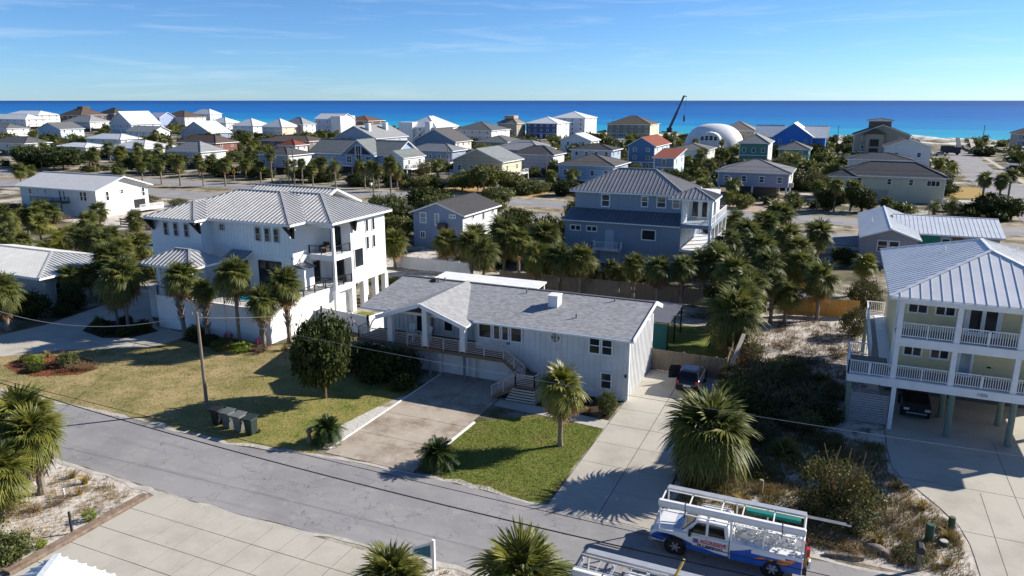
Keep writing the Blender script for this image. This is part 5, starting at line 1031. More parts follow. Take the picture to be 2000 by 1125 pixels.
def shrub(x, y, r, h, forms, kind, ry=None, name='shrub'):
    rr = random.Random(int(x * 53 + y * 131 + r * 17)); o = bpy.data.objects.new(name, rr.choice(forms)); col.objects.link(o); o.location = (x, y, 0); o.rotation_euler = (0, 0, rr.uniform(0, 6.28)); o.scale = (r, ry or r, h)
    o['category'] = 'shrub'; o['group'] = 'shrubs'; PLANTS.append((o, kind, x, y)); return o
def tree(x, y, r, h, forms, kind, base=.35, rt=.12, bark=None):
    rr = random.Random(int(x * 53 + y * 131)); e = empty('tree', (x, y, 0)); b = MB(); zb = h * base; P = [(x, y, -.05), (x + .03, y, zb * .6), (x - .02, y + .03, zb)]; b.tube(P, [rt * 1.3, rt, rt * .85], 8)
    for k in range(7):
        a = k * 2.4; s = rr.uniform(.5, .85); b.tube([(x, y, zb * .9), (x + math.cos(a) * r * s * .5, y + math.sin(a) * r * s * .5, zb + (h - zb) * .3), (x + math.cos(a) * r * s, y + math.sin(a) * r * s, zb + (h - zb) * rr.uniform(.4, .8))], [rt * .6, rt * .4, rt * .15], 5)
    b.build('trunk', bark or BARKB, e); o = inst('crown', rr.choice(forms), e, (x, y, zb * .8), (0, 0, rr.uniform(0, 6.28)), (r, r, h - zb * .8)); e['category'] = 'tree'; e['group'] = 'broadleaf trees'; PLANTS.append((e, kind, x, y)); return e
# ---- near palms, every frond its own piece
FRONT = [(-51.1, 45.1, 5.3, 1.75, 1), (-48.0, 44.7, 4.5, 1.2, 1), (-45.0, 45.2, 6.0, 1.75, 0), (-42.2, 45.0, 4.15, 1.5, 1), (-41.5, 47.3, 5.1, 1.75, 1), (-59.2, 45.0, 3.8, 1.9, 0), (-57.7, 44.8, 4.9, 2.2, 0), (-67.0, 40.0, 3.6, 1.9, 1), (-36.7, 22.2, 3.3, 1.7, 1), (-38.6, 22.9, 3.6, 1.9, 1), (-36.4, 19.9, 2.3, 1.8, 1), (-14.6, 21.3, 1.7, 1.7, 0), (-9.7, 23.3, 1.9, 2.1, 0), (-6.9, 59.7, 3.4, 2.7, 0)]
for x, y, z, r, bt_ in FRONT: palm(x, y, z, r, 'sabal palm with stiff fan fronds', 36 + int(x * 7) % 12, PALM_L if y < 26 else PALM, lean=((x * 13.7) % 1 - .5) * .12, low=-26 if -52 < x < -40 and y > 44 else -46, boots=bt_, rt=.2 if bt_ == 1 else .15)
palm(-13.8, 38.4, 3.7, 1.55, 'sabal palm with yellowing drooping fronds', 38, PALM_Y, boots=0, dead=20, rt=.15, low=-22)
palm(-5.1, 37.9, 2.6, 2.6, 'broad sabal palm with a heavy round crown', 60, boots=1, dead=20, rt=.24, low=-38)
PXL = [(-113.3, 70.5, 2.4, 1.7), (-114.1, 73.6, 2.9, 1.6), (-112.8, 74.2, 3.1, 1.5), (-115.6, 78.5, 2.7, 2.0), (-97.0, 61.6, 2.2, 1.6), (-68.5, 51.8, 4.2, 2.0), (-72.4, 56.5, 4.0, 1.7), (-70.0, 48.5, 2.9, 1.5), (-69.0, 49.9, 2.9, 1.4), (-80.2, 60.3, 3.6, 1.7), (-85.8, 62.3, 3.2, 1.8), (-82.5, 63.1, 3.6, 1.8), (-91.4, 56.1, 2.8, 1.5), (-86.2, 57.1, 2.6, 1.3), (-112.0, 69.0, 4, 1.6), (-106, 70, 2.6, 1.7), (-101, 74, 2.8, 1.8), (-96, 78, 2.6, 1.8), (-104, 64, 2.4, 1.6), (-76, 62, 3.4, 1.7), (-71, 66, 3.2, 1.8), (-65.5, 58.5, 3.4, 1.7), (-109, 82, 2.8, 1.9), (-120, 80, 2.6, 2.0), (-126, 76, 2.6, 2.0), (-90, 67, 2.8, 1.7)]
PXM = [(-42.5, 76.8, 3.7, 1.9), (-37.4, 73.4, 4.3, 2.1), (-34.2, 70, 4.3, 1.9), (-35.2, 77.5, 5.0, 2.7), (-32.3, 75.1, 4.8, 2.0), (-28.8, 71.4, 4.0, 1.9), (-26.6, 72.4, 3.8, 1.8), (-24.1, 72.5, 3.9, 1.9), (-23.2, 73.9, 2.1, 1.2), (-21.3, 74.3, 2.9, 1.0), (-19.9, 74.2, 2.4, 1.3), (-18.2, 71.8, 3.9, 1.4), (-15.5, 70.6, 4.1, 1.8), (-13.3, 71.6, 4.2, 1.5), (-12.0, 74.9, 4.2, 1.8), (-11.3, 79.0, 4.4, 1.8), (-48.9, 75.4, 3.3, 2.0), (-31, 80, 4.6, 2.2), (-39.5, 79, 4.2, 2.1), (-52.5, 70.5, 3.0, 1.9), (-55.5, 79, 3.2, 1.9)]
PXR = [(-7.1, 103.4, 5.3, 2.5), (-8.1, 96.6, 5.3, 2.1), (-9.6, 90.2, 5.0, 2.1), (-5.0, 90.3, 4.8, 2.1), (-1.9, 98.6, 4.0, 2.2), (-10.8, 84.2, 4.8, 1.9), (-7.3, 81.2, 4.8, 2.1), (-5.6, 73.7, 4.6, 1.9), (-8.1, 68.3, 4.8, 2.0), (-2.9, 77.2, 4.3, 1.8), (-0.8, 72.7, 4.0, 2.0), (-3.5, 70.3, 2.8, 1.6), (-6.6, 62.6, 4.2, 1.8), (-10.3, 75.2, 4.4, 2.0), (-6.5, 66.4, 4.4, 1.8), (-4.7, 69.8, 4.0, 1.3), (-3.6, 85, 4.4, 1.9), (-12.5, 104, 4.2, 1.8)]
for L, kd in ((PXL, 'sabal palm'), (PXM, 'sabal palm'), (PXR, 'sabal palm')):
    for x, y, z, r in L: palm(x, y, z, r, kd)
palm(3.2, 84.5, 3.4, 1.5, 'yellowish sabal palm', mats=CROWNY)
for x, y, z, r in ((-48.2, 66.5, 2.4, 2.0), (-88.5, 60.5, 3.0, 2.6), (15.9, 152.4, 1.4, 1.7), (18.8, 153.0, 1.8, 2.0), (-106.0, 140.1, 5.7, 2.2), (27.2, 230.9, 2.2, 2.2), (-19.4, 149.2, 1.8, 1.8)): palm(x, y, z, r, 'feathery date palm', mats=CROWNP)
FARP = [(-164.5, 137.4, 3.3, 1.8), (-152.6, 132.8, 4.7, 2.0), (-145.0, 131.5, 5.7, 2.1), (-140.0, 133.8, 4.7, 1.8), (-135.1, 135.9, 5.0, 2.3), (-196.2, 148.3, 4.9, 2.6), (-199.1, 149.3, 4.4, 2.1), (-140.1, 148.2, 3.9, 1.9), (-223.6, 175.1, 4.5, 3.0), (-198.8, 159.3, 4.5, 3.1), (-214.7, 179.1, 4.5, 2.6), (-196.4, 171.3, 5, 2.4), (-195.0, 180.5, 4.5, 2.5), (-200.5, 179.0, 4.5, 2.2), (-164.4, 130.5, 3.0, 2.5), (-174.6, 112.7, 4, 2.3), (-177.8, 117.2, 3.5, 2.0), (-185.4, 199.6, 4.5, 2.4), (-238.7, 255.9, 4.5, 2.8), (-327.5, 294.2, 4.5, 2.7), (-296.4, 258.0, 4.5, 2.7), (-311.1, 199.6, 3.5, 2.6),
  (-130.8, 147.2, 6.6, 1.8), (-113.8, 141.8, 4.1, 1.6), (-119.2, 152.3, 4.7, 2.3), (-101.8, 145.6, 4.5, 1.6), (-89.6, 131.1, 6.4, 1.9), (-86.0, 132.2, 7.0, 2.2), (-94.1, 166.7, 4.0, 1.8), (-82.0, 153.5, 2.2, 1.6), (-75.6, 152.2, 3.5, 1.8), (-69.2, 147.2, 2.8, 1.6), (-133.2, 145.9, 4, 1.8), (-120.2, 145.9, 5, 1.6), (-205.4, 258.3, 4.5, 2.4), (-174.2, 230.0, 4.5, 2.9), (-92.0, 144.1, 4.5, 2.0), (-70.9, 145.5, 4, 1.6), (-226.9, 272.8, 4, 2.0), (-259.2, 396.3, 3.5, 2.0), (-254.9, 398.2, 3.5, 2.0), (-98.6, 146.5, 4.2, 1.8), (-158, 150, 4.4, 2.0), (-170, 152, 4, 2.1), (-181, 150, 4.6, 2.2), (-150.5, 153, 4.2, 2),
  (-41.0, 219.0, 3.3, 1.7), (-38.2, 224.7, 4.5, 2.7), (-80.5, 301.6, 4, 3.7), (-74.3, 340.1, 4, 2.3), (-71.2, 341.5, 4, 2.6), (-64.5, 308.1, 4, 2.1), (-43.7, 300.9, 4, 1.6), (-54.3, 302.9, 4, 1.9), (-96.3, 294.6, 4, 1.8), (-3.7, 150.4, 4.1, 2.0), (-0.7, 148.1, 4.7, 2.0), (2.1, 151.1, 4.0, 2.1), (5.3, 151.7, 1.5, 1.6), (8.1, 152.9, 1.5, 1.6), (-7.8, 151.4, 1.6, 1.5), (23.3, 154.5, 6.3, 1.9), (25.9, 154.8, 6.1, 1.8), (28.0, 159.3, 6.7, 1.7), (56.3, 387.8, 3.6, 2.2), (23.0, 223.3, 4, 2.0), (30.5, 118, 2.4, 1.6), (32, 122, 2.8, 1.7), (27.6, 108.5, 2.2, 1.5), (22, 100, 2.6, 1.7)]
for x, y, z, r in FARP: palm(x, y, z + .3, r * .88, 'sabal palm', mats=CROWNF if y > 160 else CROWN, boots=0)
# ---- sagos, magnolia, garden plants
for x, y, z, r, k in ((-19.2, 33.1, .55, 1.3, 'dark feathery sago cycad'), (-26.75, 33.2, .5, 1.15, 'dark feathery sago cycad')):
    e = palm(x, y, z, r, k, mats=CROWNS, boots=2, rt=.2); e['category'] = 'cycad'; e.name = 'sago_cycad'
B_MAG = bushes(L_DARK, 1, 330, 26, .058, 6, spread=.17)
mg = tree(-31.2, 38.7, 2.25, 5.7, B_MAG, 'dark magnolia tree with dense glossy round crown', .24, .1); mg.name = 'magnolia_tree'
for (x, y, r, h, f, k) in [(-29.6, 43.0, 1.6, 2.4, B_DARK, 'dark shrub'), (-31.5, 44.0, 1.5, 2.3, B_DARK, 'dark shrub'), (-28.2, 44.3, 1.3, 2.2, B_DARK, 'dark shrub'), (-27.2, 42.2, 1.0, 1.3, B_DARK, 'dark shrub'), (-33.4, 43.6, 1.3, 1.9, B_DARK, 'dark shrub'),
    (-12.55, 43.9, .62, 1.55, B_MID, 'clipped upright evergreen shrub'), (-14.6, 44.6, .45, .6, B_GRASS, 'pale grass tuft'), (-13.7, 43.7, .45, .55, B_GRASS, 'pale grass tuft'), (-13.0, 43.2, .4, .35, B_DRY, 'brown dry shrub'), (-15.6, 44.2, .5, .5, B_OLIVE, 'olive shrub'),
    (-45.5, 43.9, 1.1, .8, B_MID, 'low green shrub'), (-43.8, 44.0, 1.0, .7, B_LIME, 'lime green shrub'), (-47.4, 44.2, .8, .9, B_DARK, 'dark shrub'), (-49.5, 44.8, .8, .8, B_DARK, 'dark shrub'), (-42.0, 44.6, .9, .8, B_DRY, 'brown dry shrub'), (-40.6, 45.6, .9, .8, B_GRASS, 'tawny grass tuft'), (-39.2, 46.3, .9, .8, B_GRASS, 'tawny grass tuft'), (-46.2, 45.2, .45, 1.1, B_PINK, 'pink flowering shrub'), (-43.2, 45.6, .4, .9, B_PINK, 'pink flowering shrub'), (-50.2, 45.4, .7, 1.0, B_MID, 'low green shrub'),
    (-57.5, 35.3, .6, .6, B_OLIVE, 'olive shrub'), (-56.0, 35.0, .75, .8, B_LIME, 'lime green shrub'), (-54.6, 36.3, .5, .8, B_PINK, 'pink flowering shrub'), (-53.6, 36.0, .8, 1.0, B_MID, 'low green shrub'), (-52.2, 35.6, .9, .75, B_DRY, 'brown dry shrub'), (-54.8, 34.1, .8, .45, B_DARK, 'dark low shrub'), (-56.8, 36.6, .5, .8, B_GRASS, 'pale grass tuft'), (-51.2, 36.0, .6, .6, B_DRY, 'brown dry shrub'),
    (-59.8, 43.6, .9, .8, B_DARK, 'dark shrub'), (-58.2, 43.0, .9, .6, B_DARK, 'dark shrub'), (-56.4, 43.3, .8, .6, B_DARK, 'dark shrub'), (-55.6, 44.6, .8, 1.0, B_DARK, 'dark shrub'), (-59, 45.6, .7, .8, B_DARK, 'dark shrub'), (-61.2, 44.6, .8, .9, B_PALM, 'low fan-leaved shrub'),
    (-69, 43.5, 1.7, 2.4, B_DARK, 'dark shrub'), (-71.5, 42.2, 1.8, 2.6, B_DARK, 'dark shrub'), (-74.5, 43.4, 1.8, 2.6, B_DARK, 'dark shrub'), (-68, 47, 1.4, 2.2, B_DARK, 'dark shrub'), (-66.8, 45.2, 1.0, 1.2, B_DARK, 'dark shrub'), (-77, 41, 1.8, 2.5, B_DARK, 'dark shrub'), (-68.6, 36.6, 1.0, .9, B_DARK, 'dark shrub'),
    (-64, 60, 1.6, 2.2, B_MID, 'bushy green shrub'), (-67, 62, 1.8, 2.4, B_MID, 'bushy green shrub'), (-62.5, 64.5, 1.7, 2.0, B_OLIVE, 'olive shrub'), (-72, 60, 1.8, 2.2, B_MID, 'bushy green shrub'), (-75, 66, 2.0, 2.0, B_OLIVE, 'olive shrub'), (-82, 66, 2.0, 2.2, B_MID, 'bushy green shrub'), (-90, 72, 2.2, 2.0, B_OLIVE, 'olive shrub'), (-98, 68, 2.0, 1.6, B_OLIVE, 'olive shrub'), (-105, 76, 2.2, 1.8, B_MID, 'bushy green shrub'), (-112, 66, 2.0, 1.6, B_OLIVE, 'olive shrub'), (-94, 62, 1.8, 1.5, B_MID, 'bushy green shrub'), (-118, 73, 2.2, 1.8, B_OLIVE, 'olive shrub'), (-86, 78, 2.2, 1.8, B_OLIVE, 'olive shrub'), (-100, 84, 2.2, 1.6, B_DRY, 'tawny dry shrub'), (-122, 84, 2.4, 1.2, B_DRY, 'tawny dry shrub'), (-131, 83, 2.6, 1.6, B_OLIVE, 'olive shrub'), (-138, 86, 2.6, 1.8, B_MID, 'bushy green shrub'),
    (-58, 71, 1.7, 2.0, B_MID, 'bushy green shrub'), (-60, 78, 2.2, 2.4, B_MID, 'bushy green shrub'), (-58, 86, 2.6, 2.6, B_DARK, 'dark shrub'), (-61, 95, 2.8, 3.2, B_MID, 'bushy green shrub'), (-57, 104, 2.6, 3.0, B_MID, 'bushy green shrub'), (-64, 103, 3, 3.4, B_DARK, 'dark shrub'), (-46.5, 68.5, .9, .9, B_MID, 'low green shrub'), (-44.8, 68.8, .9, .8, B_MID, 'low green shrub'), (-43.2, 69.2, 1, 1.0, B_OLIVE, 'olive shrub'),
    (-33, 84, 2.4, 3.4, B_DARK, 'dark shrub'), (-36, 88, 2.6, 3.8, B_MID, 'bushy green shrub'), (-37, 96, 2.6, 4.2, B_MID, 'bushy green shrub'), (-35, 103, 2.4, 4.0, B_DARK, 'dark shrub'), (-41, 90, 2.6, 2.8, B_MID, 'bushy green shrub'), (-44, 84, 2.2, 2.2, B_OLIVE, 'olive shrub'), (-38, 82, 2.2, 3.0, B_DARK, 'dark shrub'), (-30, 77, 2.0, 2.6, B_DARK, 'dark shrub'), (-26, 77, 1.8, 2.2, B_DARK, 'dark shrub'), (-22, 78, 1.8, 2.0, B_DARK, 'dark shrub'), (-17, 76, 1.8, 2.4, B_DARK, 'dark shrub'),
    (-11, 88, 2.2, 3.6, B_MID, 'bushy green shrub'), (-8, 86, 2.2, 3.6, B_DARK, 'dark shrub'), (-6, 78, 2.0, 3.4, B_MID, 'bushy green shrub'), (-9, 72, 2.0, 3.2, B_DARK, 'dark shrub'), (-4, 92, 2.2, 3.4, B_MID, 'bushy green shrub'), (-9, 100, 2.4, 3.8, B_MID, 'bushy green shrub'), (-2, 84, 1.8, 2.8, B_MID, 'bushy green shrub'), (1.2, 101, 1.6, 2.0, B_DARK, 'dark shrub'), (-6.6, 71, 1.2, 2.4, B_LIME, 'lime green shrub'), (3.2, 78, 1.6, 3.2, B_OLIVE, 'olive shrub'), (2.4, 68.5, 1.3, 2.6, B_OLIVE, 'olive shrub'),
    (-5.6, 56.2, 1.3, 1.9, B_DRY, 'bare twiggy shrub'), (-5.4, 60, 1.3, 1.8, B_DRY, 'bare twiggy shrub'), (-4.2, 54.6, 1.3, 1.5, B_OLIVE, 'olive shrub'), (-3.0, 56.2, .9, 1.2, B_LIME, 'lime green shrub'), (-2.6, 53.4, 1.3, 1.2, B_OLIVE, 'olive shrub'), (0.2, 55.2, 1.2, 1.1, B_PALM, 'low fan-leaved shrub'), (-1.0, 59.8, 1.2, .8, B_DRY, 'tawny dry shrub'), (-3, 62.5, 1.2, .8, B_DRY, 'tawny dry shrub'), (1.2, 62, 1.2, .8, B_DRY, 'tawny dry shrub'), (1.8, 57.5, .8, .9, B_GRASS, 'tawny grass tuft'),
    (-4.6, 50.2, 1.6, 1.9, B_OLIVE, 'olive shrub'), (-2.6, 48.6, 1.7, 1.9, B_WISP, 'wispy olive shrub'), (-4.8, 46.6, 1.5, 1.6, B_DARK, 'dark shrub'), (-0.6, 50.8, 1.5, 1.6, B_WISP, 'wispy olive shrub'), (-0.8, 46.4, 1.4, 1.4, B_OLIVE, 'olive shrub'), (-3.0, 44.0, 1.3, 1.2, B_OLIVE, 'olive shrub'), (-1.4, 42.3, 1.1, 1.3, B_PALM, 'low fan-leaved shrub'), (-5.9, 52.2, .8, 1.8, B_OLIVE, 'olive shrub'),
    (1.5, 37.0, 1.9, 3.0, B_WISP, 'large wispy olive shrub'), (-3.6, 52.4, 1.7, 2.0, B_WISP, 'wispy olive shrub'), (-1.8, 54.9, 1.4, 1.6, B_OLIVE, 'olive shrub'), (-1.2, 49.0, 1.6, 1.7, B_OLIVE, 'olive shrub'), (-4.9, 48.4, 1.5, 1.8, B_MID, 'bushy green shrub'), (-3.2, 46.2, 1.5, 1.5, B_DARK, 'dark shrub'), (.6, 48.2, 1.2, 1.3, B_DARK, 'dark shrub'), (-5.2, 44.4, 1.1, 1.4, B_OLIVE, 'olive shrub'), (.8, 52.6, 1.2, 1.2, B_OLIVE, 'olive shrub'), (-5.2, 58.2, 1.2, 1.5, B_OLIVE, 'olive shrub'), (-2.2, 57.6, 1.2, 1.2, B_OLIVE, 'olive shrub'), (-4.4, 42.6, 1.1, 1.0, B_OLIVE, 'olive shrub'), (.9, 44.6, .9, .9, B_OLIVE, 'olive shrub'), (2.4, 44, .8, .6, B_DRY, 'brown dry shrub'), (2.6, 39.8, .9, .6, B_DRY, 'brown dry shrub'), (-2.4, 39.6, .9, .6, B_OLIVE, 'olive shrub'), (2.0, 35.6, 1.3, 1.4, B_OLIVE, 'olive shrub'), (.4, 36.2, 1.0, 1.2, B_OLIVE, 'olive shrub'), (3.2, 34.9, .9, .7, B_GRASS, 'tawny grass tuft'), (6.3, 36.6, .7, .7, B_GRASS, 'tawny grass tuft'), (5.4, 39.2, .8, .6, B_GRASS, 'tawny grass tuft'), (4.3, 40.9, .7, .5, B_GRASS, 'tawny grass tuft'), (-4.0, 36.6, .9, .6, B_GRASS, 'tawny grass tuft'), (-3.0, 36.2, .7, .5, B_GRASS, 'tawny grass tuft'), (2.0, 33.6, .8, .4, B_DRY, 'brown dry shrub'), (4.6, 34.2, .8, .5, B_OLIVE, 'olive shrub'), (6.0, 34.2, .7, .5, B_GRASS, 'tawny grass tuft'), (.6, 34.0, .8, .4, B_DRY, 'brown dry shrub'), (3.8, 37.0, .8, .5, B_DRY, 'brown dry shrub'),
    (-32.6, 17.6, 1.1, 1.2, B_MID, 'bushy green shrub'), (-34.6, 17.2, 1.3, 1.5, B_MID, 'bushy green shrub'), (-33.0, 16.0, 1.0, 1.0, B_MID, 'bushy green shrub'), (-35.6, 23.8, .6, .7, B_GRASS, 'tawny grass tuft'), (-34.8, 22.9, .5, .6, B_GRASS, 'tawny grass tuft'), (-34.9, 21.9, .5, .4, B_DRY, 'brown dry shrub'), (-35.3, 20.9, .5, .45, B_DRY, 'brown dry shrub'), (-36.8, 24.0, .6, .6, B_GRASS, 'tawny grass tuft'), (-32.1, 21.4, .35, .55, B_LIME, 'small yellow-green shrub'), (-32.0, 18.9, .3, .45, B_LIME, 'small yellow-green shrub')]:
    shrub(x, y, r, h, f, k, name='grass_tuft' if f is B_GRASS else 'shrub')
# ---- trees and scrub along and beyond the boulevard
for (x, y, r, h, f, k) in [(-73, 150, 4.2, 6.0, B_MID, 'live oak'), (-68, 152, 3.6, 4.6, B_MID, 'live oak'), (-79, 151, 3.2, 3.4, B_MID, 'spreading green tree'), (-60, 128.5, 3.4, 4.0, B_MID, 'spreading green tree'), (-66, 113, 4.2, 5.4, B_DARK, 'dark spreading tree'), (-62, 109, 3.6, 4.6, B_MID, 'spreading green tree'), (-36, 109, 3.0, 5.2, B_MID, 'spreading green tree'), (24.5, 152.5, 3.4, 4.0, B_DARK, 'dark spreading tree'), (27.5, 151.5, 2.6, 3.4, B_DARK, 'dark spreading tree'), (4, 150.5, 2.4, 4.4, B_DARK, 'dark spreading tree'), (-1.5, 149.6, 2.4, 4.2, B_DARK, 'dark spreading tree'), (-212, 150, 7.5, 6.5, B_DARK, 'dark spreading tree'), (-224, 153, 7.0, 6.5, B_DARK, 'dark spreading tree'), (-236, 158, 7.0, 6.0, B_DARK, 'dark spreading tree'), (-184, 153, 5, 5.0, B_DARK, 'dark spreading tree'), (-175, 156, 5, 5.4, B_DARK, 'dark spreading tree')]:
    tree(x, y, r, h, f, k, .22, .2)
for (x, y, r, h, f, k) in [(-88, 150, 2.8, 3.0, B_MID, 'spreading green tree'), (-96, 152, 3.0, 3.4, B_DARK, 'dark spreading tree'), (-108, 151, 3.0, 3.0, B_DARK, 'dark spreading tree'), (-126, 152, 3.2, 3.2, B_MID, 'spreading green tree'), (-138, 152, 3.4, 3.4, B_DARK, 'dark spreading tree'), (-146, 156, 3.4, 3.6, B_MID, 'spreading green tree'), (-158, 155, 4, 4.2, B_DARK, 'dark spreading tree'), (-54, 152, 3.0, 3.4, B_DARK, 'dark spreading tree'), (-46, 155, 3.2, 3.6, B_MID, 'spreading green tree'), (-36, 152, 2.6, 2.6, B_MID, 'spreading green tree'), (-30, 156, 2.8, 3.0, B_DARK, 'dark spreading tree'), (-56, 118.0, 2.6, 3.0, B_MID, 'spreading green tree'), (-70, 106, 3.4, 4.4, B_MID, 'spreading green tree'), (-76, 101, 3.2, 4.0, B_DARK, 'dark spreading tree'), (-80, 92, 3.2, 3.6, B_MID, 'spreading green tree'), (-72, 84, 3, 3.4, B_DARK, 'dark spreading tree'), (-66, 76, 2.6, 3.2, B_MID, 'spreading green tree'), (-46, 106, 2.8, 3.6, B_DARK, 'dark spreading tree'), (-27, 108, 2.6, 3.4, B_MID, 'spreading green tree'), (-15, 108, 2.6, 3.6, B_MID, 'spreading green tree')]:
    tree(x, y, r, h, f, k, .2, .16)
sr = random.Random(5)
def free(x, y, m=1.5):
    for hx, hy, w, s in HOUSES:
        if abs(x - hx) < w / 2 + m and abs(y - hy) < max(w, 12) / 2 + m: return False
    if 111 < y < 146 or (28 < x < 48 and y > 140): return False
    return True
def seen(x, y):
    a = math.degrees(math.atan2(x, y)) + 23.8; return -37 < a < 37
LOWB = leafcloud(rd, 46, 12, .17, spread=.3)
farb = MB()
def add_far(x, y, r, h):
    a = sr.uniform(0, 6.28); ca, sa = math.cos(a), math.sin(a); o = len(farb.v)
    farb.v += [(x + (p[0] * ca - p[1] * sa) * r, y + (p[0] * sa + p[1] * ca) * r, p[2] * h) for p in LOWB.v]; farb.f += [tuple(o + i for i in q) for q in LOWB.f]; farb.m += [sr.randrange(2)] * len(LOWB.f)
for (y0, y1, n_, rmin, rmax, hm) in ((147, 165, 26, 1.6, 3.2, 2.6), (178, 196, 34, 2.2, 4.0, 3.2), (200, 235, 44, 2.4, 4.6, 3.6), (236, 300, 44, 2.6, 5.2, 3.8), (148, 163, 70, .9, 2.2, 1.7), (178, 240, 150, 1.4, 3.2, 2.4), (240, 300, 90, 2.6, 5.2, 3.6), (300, 400, 130, 2.6, 5.5, 3.4), (400, 450, 60, 2, 4, 1.8)):
    k = 0; tries = 0; mass = n_ >= 60
    while k < n_ and tries < 4000:
        tries += 1; y = sr.uniform(y0, y1); a = R(sr.uniform(-36, 36) - 23.8); x = math.tan(a) * y
        if abs(x) > 900 or not seen(x, y) or not free(x, y): continue
        r = sr.uniform(rmin, rmax); f, kd = sr.choice(((B_MID, 'bushy green shrub'), (B_DARK, 'dark shrub'), (B_MID, 'bushy green shrub'), (B_OLIVE, 'olive shrub'), (B_DARK, 'dark shrub'))); k += 1
        if mass: add_far(x, y, r, hm * sr.uniform(.7, 1.25))
        else: shrub(x, y, r, hm * sr.uniform(.7, 1.25), f, kd)
    for i in range(min(n_, 70) // 5):
        y = sr.uniform(y0, y1); a = R(sr.uniform(-36, 36) - 23.8); x = math.tan(a) * y
        if seen(x, y) and free(x, y): palm(x, y, sr.uniform(2.6, 4.6), sr.uniform(1.7, 2.5), 'sabal palm', mats=CROWNF, boots=0)
tag(farb.build('scrub', [L_MID, L_DARK]), 'mass of far scrub between the houses towards the beach', 'scrub', kind='stuff')
for x, y, r in ((-160, 111.5, 3.0), (-150, 109.5, 3.2), (-112, 109, 3.0), (-104, 108, 2.6), (-48, 108.5, 3.0), (-42, 106, 2.6), (-118, 106, 2.0), (-128, 107, 2.6)): shrub(x, y, r, 1.4, B_OLIVE, 'olive shrub')
# ---- loose scrub and litter on the sand: nobody could count it
def scrub(name, label, P, count, mat, h, avoid=()):
    bb = MB(); xs = [p[0] for p in P]; ys = [p[1] for p in P]; rr = random.Random(int(xs[0] * 7)); cl = []
    while len(cl) < count // 16:
        x, y = rr.uniform(min(xs), max(xs)), rr.uniform(min(ys), max(ys))
        if in_poly(x, y, P): cl.append((x, y, rr.uniform(.15, .55)))
    for k in range(count):
        cx_, cy_, s = rr.choice(cl); x, y = rr.gauss(cx_, s), rr.gauss(cy_, s)
        if not in_poly(x, y, P): continue
        for j in range(3):
            a = rr.uniform(0, 6.28); l = rr.uniform(*h); tl = rr.uniform(.2, .9); dx, dy = math.cos(a), math.sin(a); w = .012
            bb.face([(x - dy * w, y + dx * w, .01), (x + dy * w, y - dx * w, .01), (x + dx * l * tl, y + dy * l * tl, .01 + l * (1 - tl * .55))])
    return tag(bb.build(name, mat), label, 'scrub', kind='stuff')
RY = [(-6.2, 33.0), (7.0, 33.3), (6.9, 35.5), (6.7, 37.8), (5.0, 41.1), (4.0, 42.8), (3.9, 46.3), (-2, 47), (-6.2, 44)]
scrub('scrub', 'dry grass and scrub scattered over the sand by the truck', RY, 12000, L_GOLD, (.12, .42)); scrub('scrub', 'olive scrub in the sand yard by the truck', [(p[0] + .01, p[1]) for p in RY], 9000, L_OLIVE, (.1, .4)); scrub('scrub', 'brown dry stems in the sand yard by the truck', [(p[0] - .02, p[1]) for p in RY], 6000, L_DRY, (.1, .35))
scrub('scrub', 'dry weeds in the corner yard under the near palms', [(-40, 16), (-31.8, 16), (-32, 24.3), (-40, 24.5)], 2600, L_GOLD, (.1, .35)); scrub('scrub', 'dry weeds on the sand behind the yellow house', [(-6, 54), (3.2, 54), (3.2, 73), (-6, 72)], 5000, L_DRY, (.15, .5)); scrub('scrub', 'weeds on the sand verge beside the sign', [(-15.4, 19), (-8, 19), (-8, 25.2), (-15, 24.9)], 1200, L_GOLD, (.1, .3))
# ================================================================== fences
def board_fence(label, pts, mat, h=1.8, w=.14, name='fence', postm=None, skip=None):
    r = empty(name, (*pts[0], 0), label, 'fence'); pl = MB().box(0, -.012, .04, w - .008, .012, h).mesh('plank', mat)
    for (x0, y0), (x1, y1) in zip(pts[:-1], pts[1:]):
        L = math.dist((x0, y0), (x1, y1)); a = math.atan2(y1 - y0, x1 - x0); n_ = int(L / w); d = ((x1 - x0) / L, (y1 - y0) / L); nx, ny = -d[1], d[0]
        for i in range(n_): o = inst('plank', pl, r, (x0 + d[0] * i * w, y0 + d[1] * i * w, rng.uniform(-.02, .02)), (rng.uniform(-.012, .012), 0, a))
        q = MB()
        for z in (.4, h - .35): q.beam((x0 + nx * .04, y0 + ny * .04, z), (x1 + nx * .04, y1 + ny * .04, z), .05, .09)
        q.build('rail', postm or mat, r)
        for i in range(int(L / 2.4) + 1):
            t = min(i * 2.4, L); MB().box(x0 + d[0] * t - .05 + nx * .11, y0 + d[1] * t - .05 + ny * .11, 0, x0 + d[0] * t + .05 + nx * .11, y0 + d[1] * t + .05 + ny * .11, h + .05).build('post', postm or mat, r)
    return r
def panel_fence(label, pts, h=1.75, step=2.0):
    r = empty('vinyl_fence', (*pts[0], 0), label, 'fence')
    for (x0, y0), (x1, y1) in zip(pts[:-1], pts[1:]):
        L = math.dist((x0, y0), (x1, y1)); n_ = max(1, round(L / step)); P = [Vector((x0, y0, 0)).lerp(Vector((x1, y1, 0)), i / n_) for i in range(n_ + 1)]
        for i in range(n_): q = MB(); q.beam(P[i] + Vector((0, 0, h * .5)), P[i + 1] + Vector((0, 0, h * .5)), .05, h * .96); q.build('panel', TRIM, r)
        for p in P: q = MB(); q.box(p.x - .07, p.y - .07, 0, p.x + .07, p.y + .07, h + .08); q.build('post', TRIM, r)
    return r
board_fence('weathered plank gate and fence closing the long driveway', [(-11.9, 53.5), (-6.3, 53.3)], FENCEW, 1.65)
